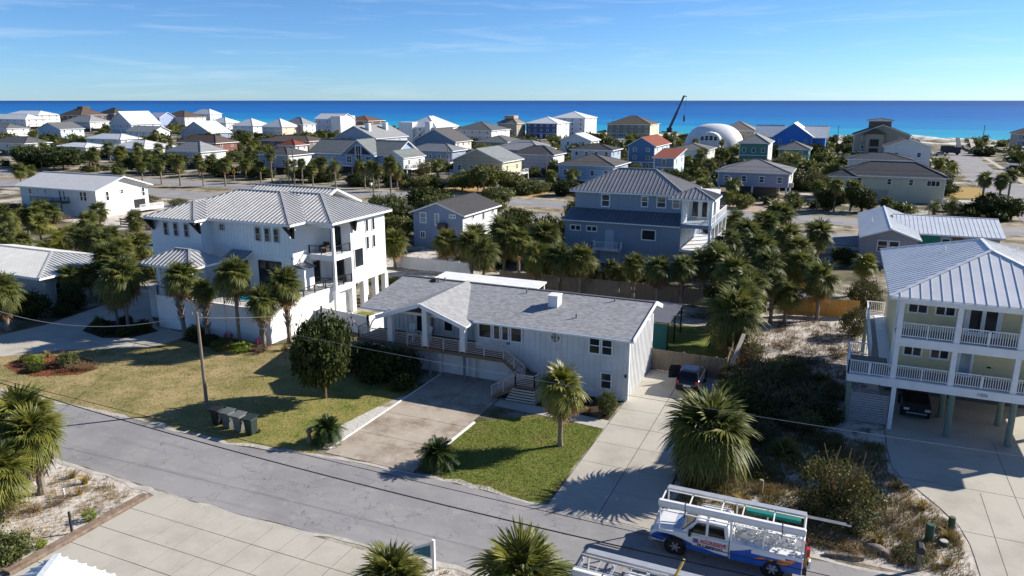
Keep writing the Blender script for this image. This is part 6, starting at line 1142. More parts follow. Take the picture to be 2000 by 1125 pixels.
board_fence('weathered side fence running back behind the driveway gate', [(-6.3, 53.3), (-6.6, 62), (-6.8, 72.8)], FENCEW, 1.7)
board_fence('long weathered back fence below the slate blue house', [(-33.5, 72.6), (-20, 73.2), (-7.0, 73.2)], FENCEW, 1.75)
board_fence('new golden cedar fence at the back of the sand yard', [(-3.6, 73.2), (2.8, 74.8)], CEDAR, 1.75, postm=GREYPOST)
panel_fence('white vinyl fence between the villa and the ranch house', [(-42.4, 54.6), (-42.2, 52.6), (-36.6, 51.8), (-36.2, 54)]); panel_fence('white vinyl fence behind the patio cover', [(-49.5, 76.4), (-38.5, 75.8)], 1.5)
r = empty('rail_fence', (-101, 86, 0), 'weathered grey fence behind the white villa', 'fence')
for i in range(9):
    x = -108 + i * 2.4; MB().box(x - .08, 84.9, 0, x + .08, 85.06, 1.25).build('post', GREYPOST, r)
    if i < 8:
        for z in (.25, .65, 1.05): q = MB(); q.box(x, 84.86, z - .14, x + 2.4, 84.9, z + .14); q.build('rail', wood('pale_plank', (.42, .39, .35), .15), r)
# leaning grey board at the corner of the side fence
q = MB(); q.prism([(-6.5, 52.2, .0), (-6.2, 52.2, 0), (-5.6, 57.6, 2.3), (-5.9, 57.6, 2.3)], (.05, -.05, .16)); tag(q.build('leaning_board', wood('pale_plank', (.42, .39, .35), .15), loc=(-6.5, 52.2, 0)), 'long weathered plank leaning beside the side fence', 'plank')
# ================================================================== vehicles
WPAINT = plain('truck_white', (.72, .73, .74), .25, .5, .05); TIRE = plain('tyre', (.015, .015, .016), .8); RIM = plain('rim', (.45, .45, .46), .3, .5, .2, 6, .6); ALU = plain('aluminium', (.6, .6, .6), .35, .5, .15, 3, .5)
TBLUE = plain('wrap_blue', (.01, .09, .42), .3, .5, .2, 2); TDEEP = plain('wrap_deep_blue', (.01, .03, .16), .3, .5, .2, 2); ORANGE = plain('wrap_orange', (.75, .22, .04), .35, .5, .25, 6); TRED = plain('lamp_red', (.45, .02, .02), .3, .5); TEAL = plain('teal_tarp', (.01, .2, .17), .6, .2, .3, 4)
def wheel(par, x, y, r=.39, w=.26, out=-1):
    t = MB(); n_ = 22; prof_ = [(r * .62, -w / 2), (r * .95, -w / 2), (r, -w * .3), (r, w * .3), (r * .95, w / 2), (r * .62, w / 2)]
    for i in range(n_):
        a = 2 * math.pi * i / n_
        for (q, s) in prof_: t.v.append((x + q * math.cos(a), y + s, r + q * math.sin(a)))
    m_ = len(prof_)
    for i in range(n_):
        for j in range(m_ - 1): t.f.append((i * m_ + j, ((i + 1) % n_) * m_ + j, ((i + 1) % n_) * m_ + j + 1, i * m_ + j + 1)); t.m.append(0)
    wh = MB(); wh.tube([(x, y - w * .3, r), (x, y + w * .3, r)], r * .63, 20); ty = t.build('wheel', TIRE, par); wh.build('rim', plain('rim_dark', (.08, .08, .08), .4), ty); sp = MB()
    for k in range(6): a = k * math.pi / 3; sp.beam((x, y + out * w * .34, r), (x + math.cos(a) * r * .58, y + out * w * .34, r + math.sin(a) * r * .58), r * .2, .03, 0, (0, 1, 0))
    sp.tube([(x, y + out * w * .28, r), (x, y + out * w * .4, r)], r * .2, 12); sp.build('spokes', RIM, ty)
CARGLASS = glass('car_glass', (.006, .007, .008))
def truck(ox, oy, label, graphics=True):
    """crew-cab service truck, nose towards -X, near side at y=oy; ladder rack full length"""
    def bev(o, w=.05): m_ = o.modifiers.new('bevel', 'BEVEL'); m_.width = w; m_.segments = 3; m_.limit_method = 'ANGLE'; m_.angle_limit = R(25); return o
    T = empty('service_truck', (ox + 3.3, oy + .95, 0), label, 'truck'); X = lambda x: ox + x; y0, y1 = oy, oy + 1.94
    b = MB()
    hood = [(.12, .48), (.05, .75), (.1, .98), (.3, 1.08), (1.35, 1.16), (1.42, 1.12), (1.42, .42), (1.62, .42), (3.55, .42), (3.55, 1.12)]
    lower = [(.1, .5), (.03, .72), (.06, .96), (.22, 1.07), (1.4, 1.17), (3.5, 1.17), (3.5, .42), (1.66, .42), (1.58, .7), (1.34, .86), (1.0, .86), (.76, .7), (.66, .5)]
    b.prism([(X(x), y0, z) for x, z in lower], (0, 1.94, 0)); bev(b.build('body', WPAINT, T), .06)
    c = MB(); cab = [(1.38, 1.16), (2.0, 1.82), (2.15, 1.87), (3.3, 1.87), (3.42, 1.82), (3.5, 1.16)]
    lo = [(X(x), y0 + .06 + (z - 1.16) * .14, z) for x, z in cab]; hi = [(X(x), y1 - .06 - (z - 1.16) * .14, z) for x, z in cab]; k = len(c.v); c.v += lo + hi; n_ = len(cab)
    c.f += [tuple(range(n_ - 1, -1, -1)), tuple(range(n_, 2 * n_))] + [(i, (i + 1) % n_, n_ + (i + 1) % n_, n_ + i) for i in range(n_)]; c.m += [0] * (n_ + 2); bev(c.build('cab', WPAINT, T), .07)
    def side(poly, nm, mat, off=.012):
        for yy, sg in ((y0, -1), (y1, 1)):
            q = MB(); q.prism([(X(x), (yy + (-sg) * (.06 + max(0, z - 1.16) * .14) if z > 1.16 else yy) + sg * off, z) for x, z in poly], (0, -sg * .01, 0)); q.build(nm, mat, T)
    side([(1.72, 1.25), (2.07, 1.76), (2.46, 1.78), (2.46, 1.25)], 'side_window', CARGLASS); side([(2.58, 1.25), (2.58, 1.78), (3.22, 1.76), (3.32, 1.25)], 'side_window', CARGLASS)
    q = MB(); q.prism([(X(1.44), y0 + .14, 1.24), (X(1.44), y1 - .14, 1.24), (X(1.93), y1 - .2, 1.77), (X(1.93), y0 + .2, 1.77)], (-.03, 0, .02)); q.build('windscreen', CARGLASS, T)
    q = MB(); q.box(X(3.52), y0 - .02, .42, X(6.55), y0 + .5, 1.22); q.box(X(3.52), y1 - .5, .42, X(6.55), y1 + .02, 1.22); q.box(X(3.52), y0 + .5, .6, X(6.5), y1 - .5, .72); q.box(X(3.52), y0 + .5, .72, X(3.6), y1 - .5, 1.25); bev(q.build('service_body', WPAINT, T), .03)
    # wheel arches read as dark openings
    for xw in (1.17, 5.35):
        for yy, sg in ((y0, -1), (y1, 1)):
            q = MB(); q.tube([(X(xw), yy + sg * .024, .42), (X(xw), yy - sg * .2, .42)], .5, 20); q.build('wheel_arch', plain('arch_black', (.012, .012, .013), .9), T)
            wheel(T, X(xw), yy + sg * .02 - sg * .1, .4, .27, sg)
    q = MB(); q.box(X(-.06), y0 + .05, .42, X(.1), y1 - .05, .62); q.build('bumper', RIM, T); q = MB(); q.box(X(6.5), y0 + .05, .42, X(6.72), y1 - .05, .58); q.build('bumper', BLACK, T)
    for yy in (y0 + .08, y1 - .4): q = MB(); q.box(X(.0), yy, .78, X(.08), yy + .32, .98); q.build('headlight', plain('lamp_clear', (.6, .62, .63), .1, .6), T); q = MB(); q.box(X(6.55), yy + (.0 if yy > oy + 1 else 0), .7, X(6.6), yy + .14, 1.05); q.build('tail_lamp', TRED, T)
    for yy, sg in ((y0, -1), (y1, 1)): q = MB(); q.box(X(1.75), yy + (-.24 if sg < 0 else .04), 1.2, X(1.87), yy + (-.04 if sg < 0 else .24), 1.48); q.build('wing_mirror', BLACK, T)
    for xx in (2.52, 3.5): side([(xx, .5), (xx + .02, .5), (xx + .02, 1.14), (xx, 1.14)], 'door_gap', BLACK, .006)
    for xx in (2.3, 3.25): side([(xx, .99), (xx + .16, .99), (xx + .16, 1.03), (xx, 1.03)], 'door_handle', BLACK, .02)
    # ladder rack
    zr = 2.25; q = MB()
    for yy in (y0 + .06, y1 - .06):
        q.beam((X(.35), yy, zr), (X(6.5), yy, zr), .06); q.beam((X(.35), yy, zr - .18), (X(6.5), yy, zr - .18), .05)
        for xx in (.4, 3.55, 4.9, 6.45): q.beam((X(xx), yy, 1.1 if xx > 1 else 1.0), (X(xx), yy, zr), .06)
    for xx in (.35, 1.6, 3.0, 3.9, 5.2, 6.5): q.beam((X(xx), y0 + .06, zr), (X(xx), y1 - .06, zr), .05)
    q.build('ladder_rack', WHITE, T)
    q = MB(); q.box(X(.3), y0 + .0, zr + .035, X(6.55), y0 + .24, zr + .3); bev(q.build('pipe_box', WHITE, T), .06); q = MB(); q.box(X(.4), y1 - .36, zr + .035, X(6.5), y1 - .02, zr + .12); q.build('pipe_tray', ALU, T)
    for xx in (1.5, 5.6): q = MB(); q.box(X(xx), y0 - .02, zr - .3, X(xx) + .03, y0 + .26, zr + .32); q.build('strap', BLACK, T)
    rr = random.Random(9); pm = plain('fittings', (.6, .6, .6), .4, .4, .5, 9)
    q = MB()
    for k in range(170):
        xx, yy, z = X(rr.uniform(3.65, 6.4)), rr.uniform(y0 + .1, y1 - .1), rr.uniform(1.15, 1.42); a = rr.uniform(0, 6.28); l = rr.uniform(.06, .22); q.tube([(xx, yy, z), (xx + math.cos(a) * l, yy + math.sin(a) * l, z + rr.uniform(-.04, .04))], rr.uniform(.02, .05), 5)
    tag(q.build('pipe_fittings', pm, T), kind='stuff')
    if graphics:
        lay = .017
        side([(.06, .76), (.3, .95), (.75, .98), (1.4, .9), (2.0, .72), (2.9, .55), (3.5, .5), (3.5, .43), (1.68, .43), (1.6, .72), (1.35, .88), (1.0, .88), (.72, .7), (.6, .55), (.1, .6)], 'blue_swoosh', TBLUE, .008)
        side([(.3, .82), (.6, .95), (1.1, .96), (1.5, .84), (1.7, .62), (1.62, .72), (1.35, .9), (1.0, .9), (.7, .74)], 'deep_swoosh', TDEEP, .012)
        for yy, sg in ((y0 - .02, -1), (y1 + .02, 1)):
            for nm, mt_, poly, o_ in (('blue_panel', TBLUE, [(3.56, .44), (3.56, .84), (4.1, 1.0), (4.5, 1.17), (5.0, 1.08), (6.5, 1.04), (6.5, .44)], .006), ('orange_flame', ORANGE, [(4.55, .72), (4.9, .88), (5.3, .78), (5.7, .95), (6.3, 1.08), (6.1, .86), (5.75, .7), (5.3, .86), (4.9, .78)], .012), ('blank_panel', WPAINT, [(4.45, .96), (5.85, .96), (5.85, 1.16), (4.45, 1.16)], .018)):
                q = MB(); q.prism([(X(x), yy + sg * o_, z) for x, z in poly], (0, -sg * .004, 0)); q.build(nm, mt_, T)
        q = MB(); q.box(X(1.92), y0 - .02, .66, X(3.44), y0 - .014, 1.09); q.build('sign_panel', plain('panel_white', (.7, .68, .68), .4), T)
        q = MB(); q.box(X(1.95), y0 - .026, .84, X(2.18), y0 - .021, 1.05); q.build('sign_emblem', plain('emblem_purple', (.2, .1, .25), .4, var=.5, scale=14), T)
        lettering(T, 'AGGRESSIVE', (X(2.81), y0 - .028, .955), (R(90), 0, 0), .25, plain('letter_red', (.5, .02, .03), .4), bold=.007, sx=.82); lettering(T, 'PLUMBING', (X(2.7), y0 - .028, .755), (R(90), 0, 0), .19, plain('letter_navy', (.01, .015, .09), .4), bold=.006, sx=1.2)
        q = MB(); q.prism([(X(1.0), y0 + .3, 1.15), (X(1.3), y0 + .3, 1.17), (X(1.3), y1 - .3, 1.17), (X(1.0), y1 - .3, 1.15)], (0, 0, .004)); q.build('hood_stripe', plain('wrap_pale', (.3, .4, .6)), T)
        q = MB(); q.box(X(4.0), y1 - .75, zr - .12, X(6.3), y1 - .5, zr + .02); q.build('tarp', TEAL, T)
        q = MB(); q.tube([(X(5.0), y1 - .3, zr + .05), (X(8.3), y1 - .15, zr - .05)], .04, 6); q.tube([(X(5.0), y1 - .22, zr + .06), (X(8.1), y1 - .05, zr - .03)], .03, 6); q.build('long_pipe', ALU, T)
        for xx, zz, mm in ((6.62, .9, plain('tool_yellow', (.6, .4, .1))), (6.7, .75, WHITE), (6.64, 1.3, TRED)): q = MB(); q.box(X(xx), y0 + .25, zz - .1, X(xx) + .14, y0 + .5, zz + .25); q.build('rear_fitting', mm, T)
    else:
        q = MB()
        for k in range(9): q.beam((X(.5 + k * .62), y0 + .45, zr + .12), (X(.5 + k * .62), y1 - .6, zr + .12), .035)
        q.beam((X(.3), y0 + .45, zr + .12), (X(6.2), y0 + .45, zr + .12), .07, .1); q.beam((X(.3), y1 - .6, zr + .12), (X(6.2), y1 - .6, zr + .12), .07, .1); q.build('ladder', ALU, T)
        q = MB(); q.beam((X(4.0), y1 - .5, zr + .1), (X(4.25), y1 - .2, zr + .75), .08); q.build('yellow_bar', plain('tool_yellow', (.6, .4, .1)), T)
    return T
truck(-6.42, 30.2, 'white and blue plumbing truck with ladder rack and red lettering, parked nose left'); truck(-8.3, 23.75, 'white rack-topped work truck cut off by the bottom edge', False)
# dark hatchback in the long driveway, door open
C = empty('parked_car', (-8.45, 51.2, 0), 'dark hatchback in the long driveway with a door open', 'car'); CP = plain('car_dark', (.015, .018, .03), .2, .6); x0, x1 = -9.25, -7.65
pf = [(49.45, .35), (49.4, .75), (49.6, 1.02), (49.85, 1.08), (52.1, 1.05), (53.05, .9), (53.15, .55), (53.1, .35)]
def bevo(o, w): m_ = o.modifiers.new('bevel', 'BEVEL'); m_.width = w; m_.segments = 3; m_.limit_method = 'ANGLE'; m_.angle_limit = R(25); return o
q = MB(); q.prism([(x0, y, z) for y, z in pf], (1.6, 0, 0)); bevo(q.build('body', CP, C), .09)
q = MB(); cb = [(49.62, 1.03), (50.0, 1.5), (50.3, 1.56), (51.4, 1.55), (52.25, 1.05)]; lo = [(x0 + .05 + (z - 1.03) * .3, y, z) for y, z in cb]; hi = [(x1 - .05 - (z - 1.03) * .3, y, z) for y, z in cb]; q.v = lo + hi; q.f = [(0, 1, 2, 3, 4), (9, 8, 7, 6, 5)] + [(i, (i + 1) % 5, 5 + (i + 1) % 5, 5 + i) for i in range(5)]; q.m = [0] * 7; bevo(q.build('cabin', CP, C), .07)
q = MB(); q.prism([(x0 + .2, 49.63, 1.1), (x1 - .2, 49.63, 1.1), (x1 - .28, 49.92, 1.46), (x0 + .28, 49.92, 1.46)], (0, -.02, .015)); q.build('rear_window', CARGLASS, C)
for s, xx in ((-1, x0), (1, x1)): q = MB(); q.prism([(xx - s * .06 + s * .012, 50.2, 1.12), (xx - s * .16 + s * .012, 50.35, 1.46), (xx - s * .16 + s * .012, 51.3, 1.46), (xx - s * .06 + s * .012, 51.9, 1.12)], (s * .01, 0, 0)); q.build('side_window', CARGLASS, C)
for xx in (x0 + .02, x1 - .24): q = MB(); q.box(xx, 49.38, .78, xx + .22, 49.5, .98); q.build('tail_lamp', TRED, C)
q = MB(); q.box(-8.7, 49.37, .6, -8.2, 49.42, .72); q.build('number_plate', WHITE, C); q = MB(); q.box(x0 + .05, 49.36, .35, x1 - .05, 49.45, .55); q.build('bumper', BLACK, C)
for y in (50.2, 52.4):
    for xx in (x0 + .04, x1 - .04):
        q = MB(); q.tube([(xx - .1, y, .31), (xx + .1, y, .31)], .31, 16); w_ = q.build('wheel', TIRE, C); q = MB(); q.tube([(xx - .11, y, .31), (xx + .11, y, .31)], .18, 12); q.build('rim', RIM, C if False else w_)
q = MB(); q.prism([(x0 - .02, 51.5, .4), (x0 - .85, 51.15, .4), (x0 - .85, 51.15, 1.0), (x0 - .75, 51.2, 1.4), (x0 - .1, 51.46, 1.4), (x0 - .02, 51.5, 1.0)], (.02, .06, 0)); q.build('open_door', CP, C)
# dark car in the shade under the yellow house
C2 = empty('parked_car', (5.9, 55, 0), 'black car in the shade under the yellow stilt house', 'car'); q = MB(); q.prism([(5.1, y - 2.0 + 3.5, z) for y, z in pf], (1.6, 0, 0)); q.build('body', CP, C2)
q = MB(); q.prism([(5.25, 51.6, 1.03), (5.25, 52.2, 1.5), (5.25, 53.2, 1.5), (5.25, 53.8, 1.03)], (1.3, 0, 0)); q.build('cabin', CARGLASS, C2)
for xx in (5.15, 6.35): q = MB(); q.box(xx, 50.86, .72, xx + .3, 50.92, .86); q.build('headlight', plain('lamp_clear', (.6, .62, .63), .1, .6), C2)
q = MB(); q.box(5.3, 50.84, .5, 6.5, 50.9, .58); q.build('bumper', RIM, C2)
for y in (51.7, 53.9):
    for xx in (5.14, 6.66): q = MB(); q.tube([(xx - .1, y, .31), (xx + .1, y, .31)], .31, 14); q.build('wheel', TIRE, C2)
# ================================================================== street furniture and small things
BG = [plain('bin_black', (.02, .022, .022), .5), plain('bin_grey_green', (.11, .13, .125), .5), plain('bin_grey', (.16, .165, .16), .5), plain('bin_green', (.03, .045, .042), .5)]
for i, (x, y, lb) in enumerate(((-34.75, 32.45, 'black wheeled bin at the left end of the row by the lawn'), (-33.75, 32.35, 'grey-green wheeled bin, second from the left in the row'), (-32.75, 32.25, 'pale grey wheeled bin, third from the left in the row'), (-31.8, 32.2, 'dark green wheeled bin at the right end of the row'))):
    r = empty('wheeled_bin', (x, y, 0), lb, 'bin', 'wheeled bins by the kerb'); m_ = BG[i]; q = MB(); k = len(q.v)
    lo, hi = .24, .31; q.v = [(x - lo, y - lo, .05), (x + lo, y - lo, .05), (x + lo, y + lo, .05), (x - lo, y + lo, .05), (x - hi, y - hi, 1.05), (x + hi, y - hi, 1.05), (x + hi, y + hi, 1.05), (x - hi, y + hi, 1.05)]; q.f = [(3, 2, 1, 0), (4, 5, 6, 7), (0, 1, 5, 4), (1, 2, 6, 5), (2, 3, 7, 6), (3, 0, 4, 7)]; q.m = [0] * 6; bevo(q.build('body', m_, r), .04)
    q = MB(); q.prism([(x - .37, y - .4, 1.07), (x + .37, y - .4, 1.07), (x + .37, y + .36, 1.16), (x - .37, y + .36, 1.16)], (0, 0, .05)); q.box(x - .3, y - .43, 1.0, x + .3, y - .39, 1.06); q.build('lid', m_, r)
    q = MB(); q.tube([(x - .3, y + .46, 1.0), (x + .3, y + .46, 1.0)], .03, 6); q.build('handle', m_, r)
    for s in (-.3, .3): q = MB(); q.tube([(x + s - .04, y + .34, .12), (x + s + .04, y + .34, .12)], .12, 10); q.build('wheel', BLACK, r)
def upole(x, y, h, label, arm=True, lean=0):
    r = empty('utility_pole', (x, y, 0), label, 'pole'); q = MB(); q.tube([(x, y, -.1), (x + lean, y, h)], [.12, .085] if y < 60 else [.16, .11], 9); q.build('pole', GREYPOST, r)
    if arm: q = MB(); q.beam((x + lean - .5, y, h - .25), (x + lean + .5, y, h - .25), .09); q.build('cross_arm', GREYPOST, r)
    for d in (-.4, .4): q = MB(); q.tube([(x + lean + d, y, h - .22), (x + lean + d, y, h - .05)], .04, 6); q.build('insulator', RIM, r)
    return r
upole(-37.17, 33.91, 6.75, 'slim weathered utility pole on the tan lawn', False); upole(-214, 144.9, 10.5, 'utility pole with lamp arm left of the boulevard'); upole(-122.5, 143.8, 9.2, 'twin utility pole with lamp before the grey stilt house'); upole(-121.3, 144.3, 8.6, 'shorter twin pole beside the boulevard lamp', False)
for x, y, h, lb in ((-62, 160, 8.5, 'utility pole before the pale blue deck house'), (-31, 260, 9, 'dark utility pole behind the sea green house'), (-3, 330, 10, 'dark pole right of the royal blue house'), (47, 330, 11, 'dark pole beside the beach street'), (56, 300, 9, 'dark pole at the right by the blue cottage'), (-48, 232, 9, 'pole beside the low grey-roofed house'), (-118, 405, 11, 'mast before the grey-green beachfront house'), (-164, 330, 11, 'mast beside the white stepped beach house'), (-245, 205, 9, 'pole among the left palms'), (-104, 190, 8, 'pole by the white deck')): upole(x, y, h, lb, h > 9.5)
for x, y, z, dx in ((-214, 144.9, 4.8, 2.2), (-122.5, 143.8, 4.2, 2.0)):
    r = empty('street_lamp', (x, y, z), f'lamp arm on the utility pole at {"left" if x < -200 else "centre left"}', 'lamp'); q = MB(); q.beam((x, y - .2, z), (x + dx, y - .4, z + .35), .07); q.build('arm', RIM, r); q = MB(); q.box(x + dx - .1, y - .6, z + .28, x + dx + .6, y - .2, z + .42); q.build('lamp_head', RIM, r)
def wire(name, label, a, c, sag, rad, mat, n_=24):
    q = MB(); a, c = Vector(a), Vector(c); q.tube([a.lerp(c, i / n_) - Vector((0, 0, sag * 4 * (i / n_) * (1 - i / n_))) for i in range(n_ + 1)], rad, 5, 0, False); return tag(q.build(name, mat, loc=tuple(a)), label, 'wire')
CABLE = plain('black_cable', (.012, .012, .012), .7); CABLEG = plain('grey_cable', (.3, .3, .31), .5)
wire('overhead_wire', 'thick black overhead cable crossing above the near street', (-52, 18, 10.5), (24, 18, 9.6), 2.15, .02, CABLE, 40)
wire('overhead_wire', 'thin black overhead wire above the near street', (-52, 20, 7.9), (24, 20, 7.6), .55, .012, CABLE, 40)
wire('overhead_wire', 'pale sagging service cable left of the utility pole', (-37.1, 33.9, 6.7), (-66, 33.9, 6.0), 2.1, .022, CABLEG); wire('overhead_wire', 'thin pale wire running right from the utility pole', (-37.1, 33.9, 6.6), (30, 33.9, 6.6), .85, .011, CABLEG, 40)
wire('guy_wire', 'thin guy wire from the pole down to the villa', (-37.1, 33.9, 5.6), (-50.8, 46.1, 2.6), .3, .012, CABLEG); wire('overhead_wire', 'service drop from the pole to the ranch house', (-37.1, 33.9, 6.4), (-32.6, 45.9, 4.6), .3, .01, CABLEG)
for k, (z, yy) in enumerate(((8.9, 143.8), (8.2, 143.8), (7.4, 144))): wire('boulevard_wire', f'{("upper", "middle", "lower")[k]} wire strung along the boulevard poles', (-214, yy, z + .8), (60, yy, z), 1.2, .018, CABLE, 40)
def wpost(x, y, h, r_, label, mat=None): q = MB(); q.tube([(x, y, 0), (x, y, h * .96), (x, y, h)], [r_, r_, r_ * .8], 10); return tag(q.build('wooden_post', mat or wood('stump_wood', (.3, .24, .12), .3), loc=(x, y, 0)), label, 'post')
wpost(-2.25, 37.4, .8, .12, 'short round wooden post behind the truck rack'); wpost(3.6, 37.8, .75, .12, 'short wooden post beside the wispy shrub'); wpost(6.5, 37.7, .6, .16, 'mossy round post at the apron edge', plain('moss_post', (.09, .11, .06), .9)); wpost(-31.85, 20.3, 1.15, .06, 'thin dark post in the corner yard', plain('dark_post', (.03, .03, .035))); wpost(-35.3, 22.4, .5, .05, 'small pale post under the near palms', WHITE)
r = empty('utility_pedestal', (5.4, 35.95, 0), 'green utility pedestal in the scrub', 'pedestal'); GP = plain('pedestal_green', (.045, .09, .055), .5); q = MB(); q.tube([(5.4, 35.95, 0), (5.4, 35.95, .85)], .19, 14); q.build('body', GP, r); q = MB(); q.tube([(5.4, 35.95, .85), (5.4, 35.95, .93)], [.21, .17], 14); q.build('cap', GP, r)
r = empty('access_cover', (6.0, 35.9, 0), 'low green access box with pale round lid', 'cover'); q = MB(); q.tube([(6.0, 35.9, 0), (6.0, 35.9, .22)], .2, 14); q.build('body', GP, r); q = MB(); q.tube([(6.0, 35.9, .22), (6.0, 35.9, .27)], .18, 14); q.build('lid', CONC, r)
r = empty('mailbox', (4.75, 33.3, 0), 'dark mailbox on a pale post at the bottom right', 'mailbox'); MB().box(4.68, 33.23, 0, 4.82, 33.37, .95).build('post', GREYPOST, r); q = MB(); q.prism([(4.6, 33.05, .95), (4.9, 33.05, .95), (4.9, 33.05, 1.18), (4.83, 33.05, 1.27), (4.67, 33.05, 1.27), (4.6, 33.05, 1.18)], (0, .5, 0)); q.build('box', plain('mail_dark', (.03, .035, .045)), r)
r = empty('mailbox', (-27.75, 32.7, 0), 'small carved grey post beside the left sago', 'mailbox'); q = MB(); q.tube([(-27.75, 32.7, 0), (-27.75, 32.7, .6), (-27.75, 32.7, .75), (-27.75, 32.7, .95)], [.16, .1, .2, .08], 9); q.build('post', GREYPOST, r)
q = MB(); rk = random.Random(4)
for (dx, dy, s) in ((0, 0, .42), (.4, -.25, .32)):
    k = len(q.v); n_ = 9
    for j in range(5):
        for i in range(n_): a = 6.283 * i / n_; rr_ = s * math.cos(j / 4 * 1.4) * rk.uniform(.85, 1.15); q.v.append((3.1 + dx + math.cos(a) * rr_ * 1.2, 34.2 + dy + math.sin(a) * rr_ * .7, s * .75 * math.sin(j / 4 * 1.5)))
    for j in range(4):
        for i in range(n_): q.f.append((k + j * n_ + i, k + j * n_ + (i + 1) % n_, k + (j + 1) * n_ + (i + 1) % n_, k + (j + 1) * n_ + i)); q.m.append(0)
    q.f.append(tuple(k + 4 * n_ + i for i in range(n_))); q.m.append(0)
tag(q.build('rock', ground_mat('rock_grey', [((.1, .085, .07), 3, 8, .45, .65)], (.25, .21, .17)), smooth=True, loc=(3.1, 34.2, 0)), 'weathered grey rock in the scrub behind the mailbox', 'rock')
q = MB(); q.beam((1.0, 32.9, .08), (2.6, 33.2, .1), .22, .16); tag(q.build('timber', GREYPOST, loc=(1.0, 32.9, 0)), 'short weathered timber lying behind the truck', 'timber')
r = empty('street_sign', (-14.9, 24.75, 0), 'white-framed blue-green board sign beside the bottom palm', 'sign'); MB().box(-14.72, 24.7, 0, -14.6, 24.82, 1.5).build('post', TRIM, r); q = MB(); q.prism([(-15.75, 24.72, .55), (-14.72, 24.72, .55), (-14.72, 24.72, 1.4), (-15.75, 24.72, .85)], (0, .06, 0)); q.build('frame', TRIM, r); q = MB(); q.prism([(-15.62, 24.70, .62), (-14.8, 24.70, .62), (-14.8, 24.70, 1.22), (-15.62, 24.70, .8)], (0, .02, 0)); q.build('board', plain('sign_teal', (.05, .2, .28), .4, var=.6, scale=14), r)
q = MB(); q.box(-31.75, 17, 0, -31.3, 24.2, .16); tag(q.build('kerb', ground_mat('brown_edging', [((.14, .1, .08), 3, 8, .4, .7)], (.27, .2, .15))), 'raised brown edging between corner yard and driveway', kind='structure')
# yellow road signs, a white statue-like figure board and mailboxes along the boulevard
for x, y, z, lb in ((-139.5, 143.5, 2.6, 'orange diamond road sign before the pale stilt house, left one'), (-129.5, 151, 2.6, 'yellow crossing sign right of the pale stilt house')):
    r = empty('road_sign', (x, y, 0), lb, 'sign'); q = MB(); q.beam((x, y, 0), (x, y, z), .08); q.build('post', RIM, r); q = MB(); q.prism([(x - .75, y - .08, z), (x, y - .08, z - .75), (x + .75, y - .08, z), (x, y - .08, z + .75)], (0, .03, 0)); q.build('plate', plain('sign_orange', (.75, .3, .02), .5), r); q = MB(); q.prism([(x - .2, y - .09, z - .3), (x + .15, y - .09, z - .3), (x + .2, y - .09, z + .1), (x, y - .09, z + .35), (x - .15, y - .09, z + .1)], (0, .008, 0)); q.build('symbol', BLACK, r)
for x, y, h, lb in ((-127, 146, 1.2, 'small white A-board on the far verge'), (-186, 112.2, 1.2, 'white mailbox left of the white gabled house'), (-136, 113.8, 1.2, 'white mailbox beside the boulevard path'), (-101, 147, 1.2, 'white marker by the boulevard verge'), (-68.5, 147.5, 2.2, 'slender white marker on the ochre yard'), (-81, 150.5, 1.6, 'white box beside the cream deck house')):
    r = empty('roadside_box', (x, y, 0), lb, 'mailbox'); MB().box(x - .06, y - .06, 0, x + .06, y + .06, h).build('post', WHITE, r); MB().box(x - .25, y - .4, h * .6, x + .25, y + .3, h).build('box', TRIM, r)
for x, y, cc_, lb in ((-40, 138, (.5, .5, .52), 'silver car on the far carriageway'), (-206, 186, (.02, .02, .03), 'dark car under the left stilt house'), (-150, 160, (.4, .41, .42), 'grey car under the grey shingled stilt house'), (-14, 166.5, (.03, .03, .035), 'dark car under the lavender stilt house'), (33, 320, (.45, .46, .47), 'pale car on the beach street'), (46.5, 262, (.04, .05, .08), 'dark car parked by the golden lawn'), (-28, 160, (.45, .45, .45), 'pale car left of the lavender stilt house')):
    r = empty('parked_car', (x, y, 0), lb, 'car'); m_ = plain('car_' + lb.split()[0] + str(int(x)), cc_, .25, .6); q = MB(); q.prism([(x - 2.2, y - .9, .35), (x + 2.2, y - .9, .35), (x + 2.25, y - .9, .8), (x + 1.3, y - .9, .95), (x - 1.9, y - .9, .95), (x - 2.25, y - .9, .75)], (0, 1.8, 0)); q.build('body', m_, r)
    q = MB(); q.prism([(x - 1.7, y - .78, .95), (x + 1.0, y - .78, .95), (x + .4, y - .78, 1.45), (x - 1.3, y - .78, 1.45)], (0, 1.56, 0)); q.build('cabin', GLASS, r)
    q = MB(); q.box(x - 1.25, y - .72, 1.45, x + .35, y + .72, 1.49); q.build('car_roof', m_, r)
    for dx in (-1.4, 1.4):
        for dy in (-.85, .85): q = MB(); q.tube([(x + dx, y + dy - .1, .33), (x + dx, y + dy + .1, .33)], .33, 12); q.build('wheel', TIRE, r)
